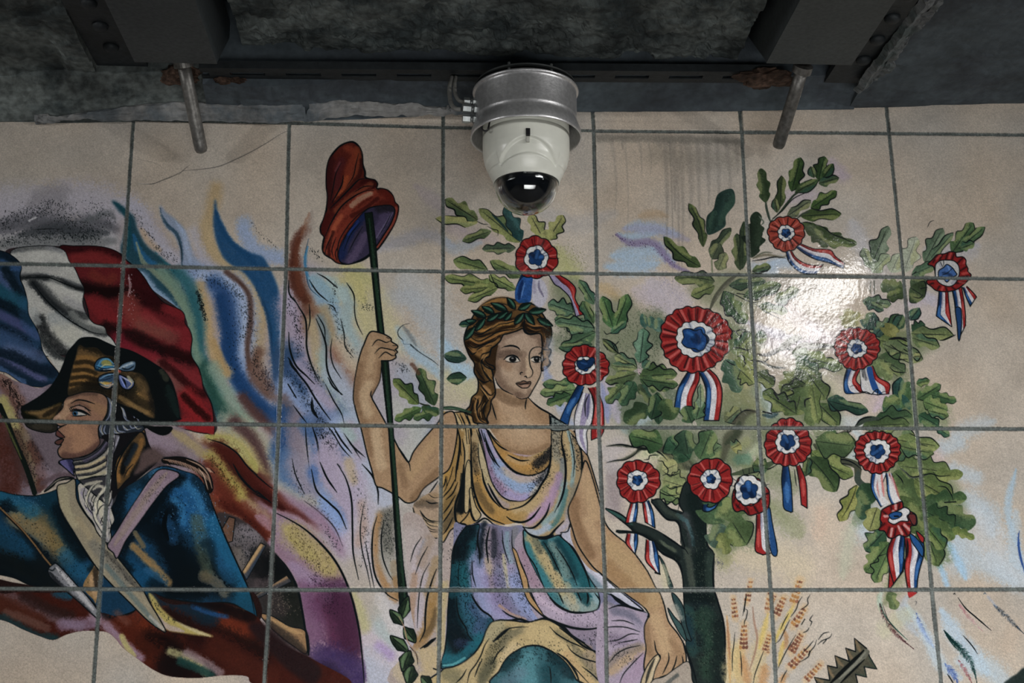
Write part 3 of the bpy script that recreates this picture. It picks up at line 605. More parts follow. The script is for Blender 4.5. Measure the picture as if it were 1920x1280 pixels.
# mauve ground right of the neck
f('#80727c', '1080 720 1300 700 1420 760 1480 830 1600 900 1640 1000 1600 1200 1500 1050 1380 980 1200 960 1110 900', own=True, tex=.6, e=3)
b('#a08c5c', 26, '1290 750 1400 820 1500 900 1560 980', .8); b('#5c4a4e', 40, '1150 880 1250 930 1380 960', .8); b('#8c7a8c', 40, '1150 800 1280 860', .7)
ink(2.6, 'K', '1560 810 1680 850 1780 920 1850 1010 1930 1080'); ink(3.4, 'K', '1750 1000 1800 1090 1860 1160 1930 1220')
f('#9c9450', '1540 780 1640 780 1740 800 1820 860 1880 930 1930 1000 1930 1070 1860 1010 1780 920 1680 850 1560 810', own=True, e=1); b('#aaa26c', 30, '1640 810 1760 860 1860 960', .7); dots(60, '1700 830 1850 950', '6c6434', .9, 8)
B('#521e18', 44, '1640 880 1740 960 1800 1060 1880 1160', 1, 0); B('#a09448', 34, '1580 940 1650 1040 1720 1130 1800 1220', .95, 0); B('#6c2c20', 44, '1560 1020 1620 1130 1700 1230', .9, 0); dots(160, '1580 950 1700 1100 1780 1200', '302a14', 1.1, 9)
ink(2.6, 'K', '1560 810 1680 850 1780 920 1850 1010 1930 1080'); ink(4, 'K', '1750 1000 1800 1090 1860 1160 1930 1220')
# ---- soldier
PT('painted_flames'); Z(0, 0, 1)
f('#6c5f68', '36 768 60 760 90 768 126 800 130 860 110 890 90 870 60 820 40 790', e=2, own=True); B('#4a3c40', 18, '240 905 262 885 290 872 330 866 380 878', .95, 0, True); B('#5c4a50', 14, '80 905 110 892 135 890', .9, 0, True); f('#53474e', '150 800 230 790 250 830 240 880 190 900 150 880', own=True)
PT('painted_ribbon_banner'); Z(0, 880, 3.2)
f('#2c1a18', '-100 650 100 680 300 700 600 640 900 660 1200 700 1500 720 1560 900 1300 960 1000 960 700 900 560 900 300 820 -100 800', own=True)
PT('painted_soldier')
# coat
Z(0, 880, 3.2)
f('#173c5a', '-100 120 0 130 80 150 200 158 290 140 360 110 450 60 560 40 680 100 800 80 920 0 1000 -20 1100 10 1180 40 1240 120 1280 230 1330 360 1400 520 1460 640 1500 740 1540 880 1500 860 1380 800 1200 800 1000 770 900 740 800 850 640 880 560 800 480 730 300 710 180 690 90 650 0 630 -100 610', o=2.2)
for c, w, t, a in (('#8a7246', 60, '100 290 200 340 300 420 380 510', .95), ('#766238', 40, '200 250 300 320 340 440 400 520', .7), ('#1c6080', 44, '0 160 100 200 200 250', .9), ('#12384a', 44, '280 150 340 250 400 360 480 480', .9), ('#161c1c', 80, '0 500 120 560 250 620 330 660', 1), ('#174a6c', 60, '0 380 80 440 160 480', .9), ('#1c5a7e', 50, '400 520 460 600 540 620', .9), ('#131a1e', 22, '560 600 600 560 620 520', .8),
   ('#1d5c94', 120, '1000 120 1120 160 1160 260', 1), ('#1a5c98', 80, '940 200 1000 300 960 400', .9), ('#3c80b0', 50, '780 120 850 90 920 30', .9), ('#1a5480', 70, '720 230 780 180 860 120', .9), ('#0a141c', 60, '1000 260 990 380 1040 480 1080 600 1060 700', 1), ('#0a141c', 40, '900 360 980 400 1060 560', .8), ('#0c1820', 60, '1080 540 1180 580 1180 680', .9), ('#9a7440', 22, '800 460 870 530 960 620 1010 680', .95), ('#86693c', 14, '810 380 860 460', .8), ('#12507c', 60, '740 570 830 640 930 700', .9), ('#4f5a44', 40, '1180 300 1200 400 1250 620', .7), ('#6a5c44', 34, '1230 640 1300 680 1350 740', .8), ('#1a6490', 44, '1280 320 1350 480 1420 620 1460 720', .9), ('#23609a', 30, '1000 300 1040 420', .6), ('#0e2432', 40, '880 100 940 180 900 260', .6), ('#15506c', 60, '1450 760 1500 820', .9)): b(c, w, t, a, 0)
dots(260, '40 540 160 590 300 640', '0a1012', 1, 22); dots(120, '1000 160 1150 300', '5a94c0', .8, 40)
ink(2.6, 'K', '0 630 90 650 180 690 300 712', '350 110 360 220 400 330 470 440 540 540 600 600', '1240 120 1290 250 1350 400 1440 600 1500 740 1530 880', '700 560 760 640 840 710')
s(9, '1000 250 985 340 1010 420', '#0a1218')
# red-brown lower ribbon
PT('painted_ribbon_banner')
f('#4a1c14', '-100 650 0 740 120 735 280 740 420 735 480 745 560 870 620 860 700 880 800 860 900 740 960 780 1040 810 1180 800 1320 800 1440 830 1540 880 1600 960 1700 1050 1900 1150 2100 1290 1560 1290 1480 1240 1340 1235 1180 1250 1020 1240 920 1200 820 1130 740 1070 690 1010 640 975 560 968 480 970 400 990 320 1022 240 1000 140 960 60 920 0 900 -100 880', own=True, tex=.6)
for c, w, t, a in (('#6a5a62', 26, '20 740 120 790 240 850 360 900 480 940', .8), ('#54281c', 40, '0 800 100 850 220 900', .9), ('#6a4a40', 22, '40 860 160 900 280 950', .8), ('#1c3a40', 20, '0 890 100 940 220 1000 330 1015', .9), ('#33201e', 24, '150 760 280 830 420 880', .8), ('#7d6880', 34, '380 930 480 930 580 920', .95), ('#8a7282', 26, '560 880 620 910 700 960', .9), ('#15506c', 26, '340 735 380 750 420 755', .9),
  ('#12405e', 50, '640 760 700 800 770 840', 1), ('#101c24', 30, '660 860 740 860 800 900', .9), ('#6e2a18', 60, '760 850 850 900 940 960', 1), ('#782e1a', 70, '1240 900 1350 930 1440 980', .9), ('#6e2a18', 60, '960 820 1100 860 1250 900', .9), ('#150c0c', 60, '900 1040 980 1060 1080 1160', .9), ('#1a1010', 50, '1000 880 1200 960 1400 1040 1560 1120', .8), ('#5c2214', 60, '700 960 800 1040 900 1120', .7), ('#301210', 60, '1200 1000 1400 1100 1560 1200', .8), ('#5a2418', 50, '1300 1060 1450 1150 1600 1240', .7), ('#160f10', 50, '1000 1180 1100 1200 1240 1230', .8),
  ('#8c7488', 26, '640 940 700 1000 760 1060 840 1130', .95), ('#a8a060', 16, '730 1000 760 1060 800 1110', .95), ('#8f8a60', 22, '1020 1090 1100 1120 1180 1160 1240 1220', .95), ('#8c7a80', 24, '1120 1100 1220 1150 1320 1220', .8), ('#1c4440', 16, '1080 1150 1180 1190 1270 1235', .9),
  ('#0f2c40', 40, '920 750 1050 780 1180 840 1260 880', .95), ('#1e4f88', 14, '1160 820 1260 860 1360 880', .9), ('#151012', 26, '1100 760 1250 800 1400 850 1500 880', .9), ('#6a5c44', 34, '1280 740 1380 760 1460 800', .7)): b(c, w, t, a, 0)
f('#a49450', '890 740 930 770 960 820 1010 870 1080 920 1180 960 1280 1000 1200 995 1090 980 1000 960 960 900 920 830', e=1, own=True); b('#a28f9c', 14, '930 860 1000 940 1100 970', .8); b('#b5aa88', 10, '1060 910 1160 960 1260 1000', .8); dots(60, '910 780 980 870 1060 920', 'K', 1, 4)
B('#7a4a3c', 18, '700 860 760 920', .5)
# coat tail again over the banner
PT('painted_soldier')
f('#8a6c44', '500 700 560 590 575 560 600 600 590 700 575 800 560 780', own=True); b('#c09a74', 20, '550 640 560 700 570 760', .6); b('#1c1a1c', 12, '575 600 580 700', .7)
# musket: dark rod and pale barrel
s(5, '0 225 60 290 130 360 210 450 260 520 320 590', '#161a1a', tp=0); s(2.6, '0 228 120 345 200 440 260 520 310 580', '#7c5c3a', tp=0)
f('#77787e', '290 600 320 570 350 572 450 680 540 780 600 870 580 890 480 800 350 690 300 640', o=2); b('#b0aeb0', 12, '340 590 440 700 560 840', .9); b('#23262c', 13, '300 620 400 740 560 880', .9)
s(2.2, '295 600 318 606 330 590', a=.8)
# white cross belts
f('#8a806a', '345 100 400 80 450 60 460 170 500 250 560 330 620 420 700 520 780 620 850 710 900 800 960 900 995 972 960 960 880 900 780 800 680 700 590 600 520 500 440 370 370 250 350 180', o=2.2)
for c, w, t, a in (('#a09676', 24, '380 120 390 220 450 330', .8), ('#6e6c64', 26, '560 450 650 560 760 680', .8), ('#566a6c', 14, '640 580 740 700 860 840 940 930', .8), ('#4c4a46', 14, '620 480 700 560 800 680 840 720', .8), ('#97886a', 20, '470 300 540 400', .8), ('#a8a098', 8, '900 880 980 960', .8)): b(c, w, t, a, 0)
dots(120, '600 460 720 600 820 720', '2a2c2c', .9, 8)
f('#806c7a', '960 0 1050 10 1075 40 1000 100 920 200 840 310 760 420 705 530 680 500 645 455 700 370 760 270 840 150 900 60', o=2.2)
b('#8f7e70', 22, '1000 20 900 140 820 260 740 370 690 450', .7); b('#94808e', 16, '1010 60 900 190 820 310 740 430', .6); b('#b09cac', 5, '900 70 820 180 740 290', .6); dots(80, '980 40 860 200', '2a2428', .8, 7)
# lace jabot
f('#a9a399', '470 90 540 60 600 40 660 60 690 120 690 180 670 230 688 300 665 350 668 410 645 440 610 410 580 370 560 320 520 270 480 200 470 150', o=2)
for c, w, t, a in (('#5e5c66', 14, '640 60 650 160 640 300 645 420', .8), ('#7a7486', 16, '500 120 530 200 560 260 600 340', .7), ('#c8c2a8', 12, '560 90 600 150 600 220', .8), ('#bdb89c', 14, '600 200 620 280 630 340', .6), ('#8c80a4', 8, '490 140 510 210 560 270', .7)): b(c, w, t, a, 0)
ink(1.9, 'K', '600 70 560 90 530 130 520 160', '620 90 580 130 550 180 560 200', '630 140 590 160 560 220', '500 100 530 100 560 80', '560 110 530 150 500 160', '600 180 570 200 545 250', '540 200 560 250', '640 200 600 230 580 280 590 310', '650 240 620 280 600 330', '670 230 640 240', '590 250 575 290', '640 300 620 340 610 380', '665 350 640 360 620 400', '660 130 640 170 660 190', '680 110 660 150 650 200', '520 230 500 190', '600 340 620 330 640 350', '645 60 650 130 640 200')
# epaulettes
Z(0, 620, 4)
for k in range(26):
    x = 1230+k*14; y = 980+abs(k-5)**1.45*.9
    s(1.4, f'{x} {y-12} {x+30} {y+14+RNG.random()*10}', ['#b08a70', 'K', '#8a6a5c', '#c8a890'][k % 4], .9)
f('#151a1c', '1220 970 1300 975 1400 1010 1490 1060 1540 1130 1560 1200 1590 1190 1590 1110 1550 1040 1480 990 1400 965 1300 950 1220 945', own=True, tex=.5)
for k in range(40):
    q = k/39.; x = 1225+345*q**.9; y = 962+ (q**2.6)*200
    s(1.3, f'{x} {y} {x+26} {y+8+q*26}', ['#a8826a', '#6c4c40', '#c0a088'][k % 3], .8)
s(4, '1380 980 1480 1010 1550 1080 1590 1180'); s(2, '1400 990 1500 1030 1560 1120 1570 1190', '#b89a80'); s(2.4, '1500 1060 1540 1140 1560 1200 1590 1200 1596 1130')
f('#151b1d', '330 1200 380 1150 430 1105 500 1090 560 1100 540 1112 440 1130 400 1170 340 1210', own=True); ink(1.1, '#7c7468', '350 1190 420 1130 480 1105', '380 1160 440 1115 520 1100', '400 1180 450 1130')
# collar, stock and neck
f('#3a3a40', '440 990 470 965 560 950 640 940 740 880 800 800 860 740 1000 740 1080 760 1100 850 1090 900 1000 1100 900 1190 860 1290 800 1300 600 1130 560 1060 500 1030', o=2)
f('#5a5688', '445 985 480 965 540 965 560 1000 550 1060 560 1090 500 1040', o=1.8); b('#26284a', 10, '520 970 550 1040', .8)
f('#8f8a80', '550 980 640 960 740 900 820 800 850 850 830 960 800 1080 700 1090 600 1120 570 1080 560 1020', o=1.8)
for c, w, t, a in (('#23252c', 9, '560 1000 660 980 760 920 820 840', .95), ('#2c2c34', 8, '570 1040 680 1020 780 970 840 900', .9), ('#33343a', 7, '580 1080 700 1060 800 1010', .9), ('#4a4462', 18, '640 960 740 900 820 800', .8), ('#b8a57c', 8, '570 1022 680 1002 780 950', .9), ('#b5a680', 9, '580 1062 700 1042 800 990', .9), ('#b0a684', 9, '600 1110 700 1088 790 1060', .8), ('#8680a0', 7, '800 1000 880 900 930 840', .6)): b(c, w, t, a, 0)
ink(1.8, 'K', '560 1005 660 988 760 930 830 850', '575 1050 680 1030 780 985 850 920', '590 1088 700 1075 800 1020', '600 1115 700 1100 780 1080', '800 1020 840 990 870 970')
f('#6d5234', '870 990 930 870 1000 780 1080 740 1100 850 1120 900 1060 1020 960 1150 880 1200 860 1100', o=2); b('#1a2024', 20, '1060 780 980 880 940 1010', .8); b('#a07238', 18, '920 920 900 1010 900 1120', .8); b('#182834', 12, '1000 900 960 980', .9); b('#8a6a3c', 12, '1060 940 980 1080', .7); b('#101416', 26, '1090 800 1110 900 1080 980', .9)
# powdered hair
f('#17191c', '790 490 900 540 1080 640 1100 730 900 760 800 700')
f('#2c3440', '800 490 850 540 880 700 1000 680 1080 720 1060 760 1000 770 900 780 820 800 750 800 740 720 780 680 810 600', o=1.6)
for t in ('810 500 830 560 820 640 790 680', '840 520 850 600 830 680', '900 540 930 600 950 660', '920 580 940 660 1000 690', '990 600 1010 650', '760 700 750 740 770 780', '790 710 780 750 800 780', '850 720 860 760 900 770', '880 710 890 750 940 760', '920 705 940 740 980 740', '970 700 990 730 1030 720', '1030 640 1040 680'): s(2.2, t, '#7c86a0', .9); 
for t in ('820 500 842 570 830 650', '905 560 940 640', '770 700 762 750 785 790', '860 730 880 765 920 765', '1000 700 1030 735 1060 730', '930 720 960 745', '1010 620 1030 660'): s(1.3, t, '#c0bca4', .8)
f('#121618', '1070 700 1150 715 1290 720 1270 770 1210 785 1130 750', own=True)
# face in profile
PT('painted_soldier_face')
f('#8a6550', '500 500 560 480 640 460 740 465 790 490 810 540 800 620 770 680 740 720 740 780 750 830 740 860 690 910 620 940 540 955 470 955 440 930 435 890 460 855 440 855 412 840 430 820 475 800 450 800 420 780 430 745 450 725 500 700 460 715 430 705 385 665 430 620 470 580 480 530', o=2.2)
for c, w, t, a in (('#b09070', 26, '520 540 500 600 470 640', .7), ('#a87c5c', 50, '560 740 620 800 600 860', .7), ('#94704c', 26, '700 560 780 600', .6), ('#5c3f38', 22, '480 940 600 940 700 890 760 840', .9), ('#6a4a3c', 14, '530 560 580 540 660 580', .7), ('#7a5a48', 20, '700 500 790 520', .7), ('#4e3a34', 14, '500 500 600 470 720 470', .7), ('#b5947c', 14, '400 660 440 640', .7), ('#a08a84', 16, '590 570 640 600', .5)): b(c, w, t, a, 0)
f('#643a35', '420 780 430 745 470 780 485 800 450 800', o=1.5); f('#5c3831', '412 840 430 820 475 812 470 830 440 855', o=1.5)
f('#a8a49e', '545 612 575 604 615 612 650 632 600 636 555 636', sm=1, o=1.2); f('#2c587a', '548 608 578 603 586 620 574 636 552 633'); s(2.6, '535 606 570 598 620 606 670 634'); b('#5c4238', 14, '540 590 600 585 660 615', .8); s(4, '560 618 566 624', '#0c1418')
ink(2.6, 'K', '525 605 560 590 620 600 680 635', '535 545 580 520 640 525 710 548'); ink(1.6, 'K', '525 585 580 560 640 575 680 620', '530 575 600 555', '540 640 600 640 650 632', '460 850 470 830 480 812', '640 580 680 600')
for x in (530, 545, 562, 580): s(1.2, f'{x} 596 {x-10} 582')
# bicorne hat
PT('painted_bicorne_hat')
Z(0, 620, 4)
f('#211d1a', '175 600 420 560 470 560 440 620 385 665 425 705 430 745 380 766 290 758 200 720 175 660')
f('#12191b', '160 580 220 540 300 490 380 420 440 330 480 240 510 160 560 100 600 60 650 50 720 55 800 90 870 120 980 150 1080 200 1160 250 1230 300 1290 390 1330 520 1345 640 1350 665 1200 680 1060 670 960 600 900 560 820 500 740 465 640 455 540 480 500 500 460 560 400 650 380 670 280 670 200 660 180 640', o=2)
f('#6b5130', '595 110 640 130 720 130 780 180 850 200 900 260 960 300 1060 330 1110 400 1150 520 1165 640 1130 650 1040 600 940 560 860 520 760 465 650 450 560 470 515 480 520 400 540 300 570 200', e=1)
for c, w, t, a in (('#8a6230', 16, '570 210 640 200 720 220', .9), ('#8a6230', 14, '560 270 650 265 740 290', .9), ('#946a34', 14, '540 330 640 320 720 345', .9), ('#8f6632', 14, '530 380 620 370 720 380', .9), ('#8a6434', 16, '530 430 620 420 700 440', .8), ('#2a2216', 10, '570 240 650 232 730 260', .8), ('#2a2216', 9, '550 300 640 292 720 320', .8), ('#2a2216', 9, '535 355 640 345 730 370', .8), ('#2a2216', 9, '530 405 620 395 730 410', .8), ('#1c1a14', 30, '620 90 700 110 780 140 850 190', .95), ('#1e1a14', 40, '700 420 820 460 900 500', .9), ('#8c6a38', 22, '1000 440 1060 520 1130 600', .9), ('#20201a', 40, '900 380 1000 400 1060 360', .8), ('#1a1a16', 22, '960 440 1020 520 1120 570', .7), ('#8a6c40', 14, '900 500 1000 560 1100 620', .8), ('#17191a', 26, '1100 380 1160 480 1180 600', .8), ('#7c6038', 26, '1040 380 1090 430', .7), ('#23201a', 24, '540 470 640 440 760 450', .8)): b(c, w, t, a, 0)
f('#12181a', '1200 280 1290 390 1330 520 1345 665 1180 670 1160 540 1120 400', e=2); b('#4a4e3c', 16, '1210 300 1250 360', .7); b('#1e3430', 22, '1260 420 1310 540 1335 640', .6)
f('#15190f', '160 580 180 600 250 605 330 595 400 560 470 530 430 600 385 665 280 668 200 660 170 620', e=0); f('#6b5230', '180 605 260 605 340 590 420 555 460 545 430 600 390 660 300 660 270 640', e=2); b('#8a6c40', 14, '200 610 300 605 400 575', .7); b('#241e16', 12, '330 640 400 600 440 570', .8)
f('#2c2a24', '195 700 300 695 420 700 430 720 420 750 370 765 300 755 230 735', o=1.5); b('#4a4436', 14, '260 715 380 725', .6)
# cockade bow
PT('painted_hat_bow')
for t, c in (('860 280 800 300 740 300 708 270 730 220 780 200 830 215 860 250', '#2c5a80'), ('890 280 920 250 970 230 1018 232 1010 290 960 305 910 300', '#54708a'), ('860 320 800 320 745 345 738 380 760 420 820 435 855 400 870 350', '#34506e'), ('890 330 950 350 1000 370 1005 410 970 440 930 435 900 400', '#4a5a8c')): f(c, t, o=2.2)
Z(0, 620, 4)
f('#8c8a48', '770 215 820 222 845 250 800 262 760 250', e=1); B('#3c8ab8', 6, '730 260 790 275 850 270', .9); B('#12344e', 7, '720 290 800 300', .9); s(2.6, '780 290 860 286', '#b8c0c0'); s(2, '790 330 850 330 760 350', 'K'); B('#b8902c', 6, '780 390 810 392', .9); B('#a05a3c', 5, '800 400 830 396', .8); B('#c0bca8', 5, '760 385 800 410 850 400', .7); s(2.6, '920 350 940 390 945 430', 'K'); s(3, '905 275 960 290 1005 262', '#16242c'); B('#a8a484', 6, '960 345 995 380', .8); B('#b8bcb8', 6, '930 270 990 240', .6); s(4.4, '885 300 900 306', '#a04030'); s(3, '760 300 830 296', '#0e1a24'); B('#4a62b4', 4, '905 340 930 420', .8)
# ---- soldier: deeper shades, collar, lace
PT('painted_soldier')
Z(0, 620, 4)
f('#1a1a1e', '760 790 880 770 960 765 1040 755 1090 770 1120 850 1160 920 1200 960 1100 1060 1000 1140 900 1200 850 1260 790 1240 800 1100 840 980 850 880', o=0)
f('#5c452a', '1010 790 1060 760 1090 800 1095 880 1060 980 1000 1070 940 1130 880 1190 865 1100 870 1000 910 920 960 850', o=2); 
for c, w, t, a in (('#9a6a34', 16, '900 960 885 1040 890 1120', .9), ('#8a6030', 14, '1060 820 1050 900 1000 990 950 1070', .9), ('#0f1418', 14, '1000 860 960 930 930 1000 920 1060', .95), ('#1c2c3c', 10, '1020 860 980 940 950 1000', .8), ('#11161a', 12, '1090 880 1050 980 990 1080', .8)): b(c, w, t, a, 0)
s(3, '1040 770 960 860 900 960 870 1060 880 1190'); s(2, '1000 1000 960 1040 930 1100')
f('#6c6a74', '820 790 860 780 900 790 880 860 850 930 830 980 800 1010 810 930 830 860', o=1.4); b('#2a2c34', 8, '850 800 840 900 815 990', .9); ink(1.6, 'K', '870 790 850 880 820 980', '850 1010 880 960 930 880', '830 1080 860 1030 870 1000')
ink(1.5, '#a8a8b8', '840 810 835 880 815 960', '890 800 870 860')
PT('painted_flames'); f('#5c4a48', '1060 920 1120 880 1180 900 1240 960 1200 985 1130 1010 1060 1060 1000 1080 1040 1000', e=2, own=True)
PT('painted_ribbon_banner'); Z(400, 860, 3.048); f('#2a1a1c', '200 960 260 930 320 960 400 1030 480 1090 560 1140 620 1220 560 1290 420 1200 300 1080', e=3, own=True)
PT('painted_soldier')
# lace
Z(0, 880, 3.2)
for t, w, c in (('490 110 520 90 560 80 610 70', 9, '#b5ae98'), ('560 120 590 100 620 110 600 150', 9, '#bdb7a2'), ('480 150 500 190 530 230', 8, '#a8a29c'), ('560 190 580 230 570 280 590 320', 9, '#c0baa4'), ('620 170 640 230 630 290', 8, '#b0aa9c'), ('600 330 640 380 650 420', 8, '#a8a4a4'), ('660 140 670 200 650 260 665 330', 7, '#9a96a0')): B(c, w/1.2, t, .8)
for t, w, cc in (('600 80 560 100 530 150 520 200 540 240', 5, '#c4bea8'), ('640 90 620 130 590 160 575 210 580 260', 5, '#c8c2ae'), ('670 130 655 190 630 230 620 290', 4, '#b8b2a4'), ('560 250 575 300 600 340 620 370', 5, '#c0baa8'), ('620 300 640 350 645 400', 5, '#b6b0a6'), ('500 130 505 170 500 200', 4, '#aca69e')): s(w, t, cc, .75, own=False)
ink(1.5, 'K', '610 75 570 95 540 140 528 190 545 235', '650 95 630 140 598 170 584 215 590 265', '676 140 664 195 640 235 630 290', '552 245 566 300 592 345 612 380', '606 290 628 350 634 400', '510 110 500 150 512 195', '660 300 668 340 656 390', '520 200 535 240 560 270', '590 150 566 180 560 220')
B('#7c7894', 5, '648 110 640 200 632 300', .6)
# bow petals
PT('painted_hat_bow'); Z(0, 620, 4)
for t, w, cc in (('730 280 760 225 810 212 850 245', 5, '#4a8cb4'), ('745 285 790 255 850 262', 3, '#b8b478'), ('725 268 780 285 850 275', 4, '#14304c'), ('890 285 940 262 1005 245', 4, '#9ab0c0'), ('905 292 960 292 1005 270', 3, '#20384e'), ('750 360 800 335 855 325', 4, '#6a98c0'), ('745 385 790 400 840 385', 3, '#c0a040'), ('760 410 810 425 850 395', 3, '#c09870'), ('750 372 800 365 850 345', 3, '#152a44'), ('900 345 925 390 945 430', 4, '#8a98d0'), ('905 340 960 372 1000 395', 3, '#b4b4c8'), ('915 360 935 395 950 425', 2, '#141c34'), ('960 360 990 400 960 432', 3, '#c0b080')): s(w/1.6, t, cc, .9, own=False)
PT('painted_soldier'); Z(0, 880, 3.2)
# coat: broad black shade and blue light
CO = '-100 120 0 130 80 150 200 158 290 140 360 110 450 60 560 40 680 100 800 80 920 0 1000 -20 1100 10 1180 40 1240 120 1280 230 1330 360 1400 520 1460 640 1500 740 1540 880 1500 860 1380 800 1200 800 1000 770 900 740 800 850 640 880 560 800 480 730 300 710 180 690 90 650 0 630 -100 610'
CLIP[0] = None
_P = canvas(catmull(pts(CO), True)); _bx = box(_P, 2); _m = polymask(_P, _bx)
# keep belts, lace and rod clean: shade only where the coat shows
_own = (PID[_bx[1]:_bx[3], _bx[0]:_bx[2]] == PARTS.index('painted_soldier')); _c = CV[_bx[1]:_bx[3], _bx[0]:_bx[2]]
_blue = np.clip((_c[..., 2]-_c[..., 0]-.02)*12, 0, 1)*_own
CLIP[0] = ((_m*_blue).astype(np.float32), _bx)
for c, w, t, a in (('#0b141a', 60, '700 100 760 60 840 20', .6), ('#0b141a', 34, '710 130 700 220 690 330', .9), ('#0b141a', 30, '1080 60 1020 90 950 180 880 290', .9), ('#0b141a', 30, '820 340 760 430 720 530 760 600', .8), ('#0c151a', 60, '1120 640 1220 660 1330 700', .8), ('#0b1418', 40, '940 700 1040 730 1180 740', .7), ('#0c1418', 50, '0 590 100 600 200 640 300 680', .8), ('#0c1820', 30, '30 220 120 330 230 460 310 580', .8), ('#0c161c', 34, '360 240 420 380 500 500', .8), ('#0e1a22', 30, '900 380 960 450 1040 520', .6), ('#2a6c9c', 26, '1120 90 1180 150 1210 240', .8), ('#2c74a8', 18, '1040 180 1090 230 1100 320', .7), ('#1f6090', 30, '1200 400 1300 540 1380 660', .6), ('#0b1418', 30, '1240 460 1260 560 1240 660', .6), ('#0d171d', 26, '1180 60 1240 140 1270 220', .6), ('#2a6490', 16, '880 600 940 640 1000 680', .6)): b(c, w, t, a, 0)
dots(500, '1000 150 1100 250 1000 450 1100 640', '0a1216', .9, 40); dots(300, '100 300 300 500 450 640', '0a1418', .9, 40); dots(260, '1150 120 1220 240 1300 420', '4a86b4', .8, 26); dots(160, '60 180 250 220', '3a7090', .8, 14)
# epaulette fringe
Z(0, 620, 4)
f('#1c1816', '1215 965 1260 950 1340 945 1420 960 1500 1000 1560 1060 1590 1130 1596 1190 1575 1215 1545 1195 1530 1120 1480 1060 1400 1020 1300 1000 1230 990', own=True, o=2)
for k in range(34):
    q = k/33.; x = 1225+300*q; y = 965+95*q**2
    s(1.5, f'{x} {y} {x+34} {y+6+q*30} {x+52+q*6} {y+22+q*60}', ['#a88068', '#6c4c40', '#c0a088', '#3a2c28'][k % 4], .85)
s(2.6, '1400 965 1500 1010 1560 1080 1590 1180', '#b08c74', .8); s(2, '1490 1030 1530 1090 1560 1190', '#c8a890', .8)
# ---- the staff's red cap
PT('painted_liberty_cap')
Z(400, 250, 4)
f('#64221a', '1020 65 1060 70 1095 105 1115 160 1120 230 1138 290 1140 330 1180 345 1210 352 1230 380 1222 415 1260 415 1310 430 1345 470 1362 520 1385 545 1382 600 1360 670 1310 760 1240 860 1190 900 1130 945 1060 970 1000 980 930 970 890 940 840 910 820 870 825 810 832 775 808 745 805 700 830 640 850 560 858 470 850 400 850 300 862 220 890 160 950 95', o=4)
for c, w, t, a in (('#8a3622', 26, '1010 110 1060 150 1040 220 1010 300 990 400 920 500', 1), ('#a04624', 14, '1000 330 980 400 930 490', .95), ('#8c3c22', 22, '1080 120 1090 220 1060 320 1000 420', .8), ('#44181a', 20, '880 200 870 320 870 440 880 540', .9), ('#5a2226', 20, '960 200 930 300 930 400', .8), ('#8c4a50', 8, '950 220 920 280', .5), ('#3a1414', 10, '1110 200 1100 300 1060 360 1000 430 930 500 880 570', .7), ('#3c1212', 20, '1130 370 1200 370 1210 410', .9), ('#531a18', 26, '1150 400 1080 430 980 510 900 600 860 700', .95), ('#8a4028', 18, '1180 380 1100 430 1000 500 920 580', .8),
  ('#943c2a', 26, '1200 440 1100 480 1020 560 940 650 890 760 860 880', 1), ('#a0826a', 16, '1180 450 1100 490 1040 540', .9), ('#a85032', 12, '960 620 910 700 880 800', .9), ('#8a3424', 22, '1340 480 1250 470 1180 530 1080 590 1000 680 930 790 900 920', .9), ('#6a2018', 22, '1280 440 1340 500 1370 580 1340 680', .9), ('#a04a38', 10, '1370 560 1350 660 1290 760 1230 850', .8), ('#511816', 14, '850 620 830 700 830 760', .9), ('#401414', 10, '1230 490 1140 560 1040 620', .7), ('#983824', 20, '880 880 930 950 1000 975', .7), ('#351012', 8, '900 740 870 840 870 910', .7)): b(c, w, t, a, 0)
f('#3a3450', '1170 560 1240 545 1320 540 1355 560 1360 600 1330 680 1280 760 1220 850 1160 915 1080 960 1000 980 950 960 940 900 960 830 1010 740 1070 660 1120 600', o=2.6)
for c, w, t, a in (('#1a2a5c', 22, '1120 620 1040 720 980 820 960 920', 1), ('#23409a', 8, '1080 660 1010 760', .7), ('#54486a', 30, '1300 600 1260 680 1210 760', .95), ('#26242e', 22, '1240 560 1330 560', .95), ('#5a4c6c', 24, '1140 760 1080 880 1020 960', .9), ('#74698c', 8, '1340 600 1280 700 1230 780', .7)): b(c, w, t, a, 0)
ink(1.6, 'K', '1080 660 1010 740 960 850', '1110 660 1030 760 980 880', '1120 700 1060 800 1010 900', '1340 590 1290 690 1230 790')
ink(3, 'K', '1205 430 1150 430 1060 470 960 550 890 660 840 770', '1140 340 1090 350 1010 430 930 510 880 560', '975 315 965 380 930 450 890 520'); ink(2, 'K', '960 220 920 300 900 400 880 500', '1090 150 1070 230 1050 320 1000 400', '1160 560 1080 620 1000 710 940 820 930 950', '1200 395 1130 400 1060 440', '890 760 850 850 840 900', '920 780 890 870 900 930', '940 840 915 900 925 950')
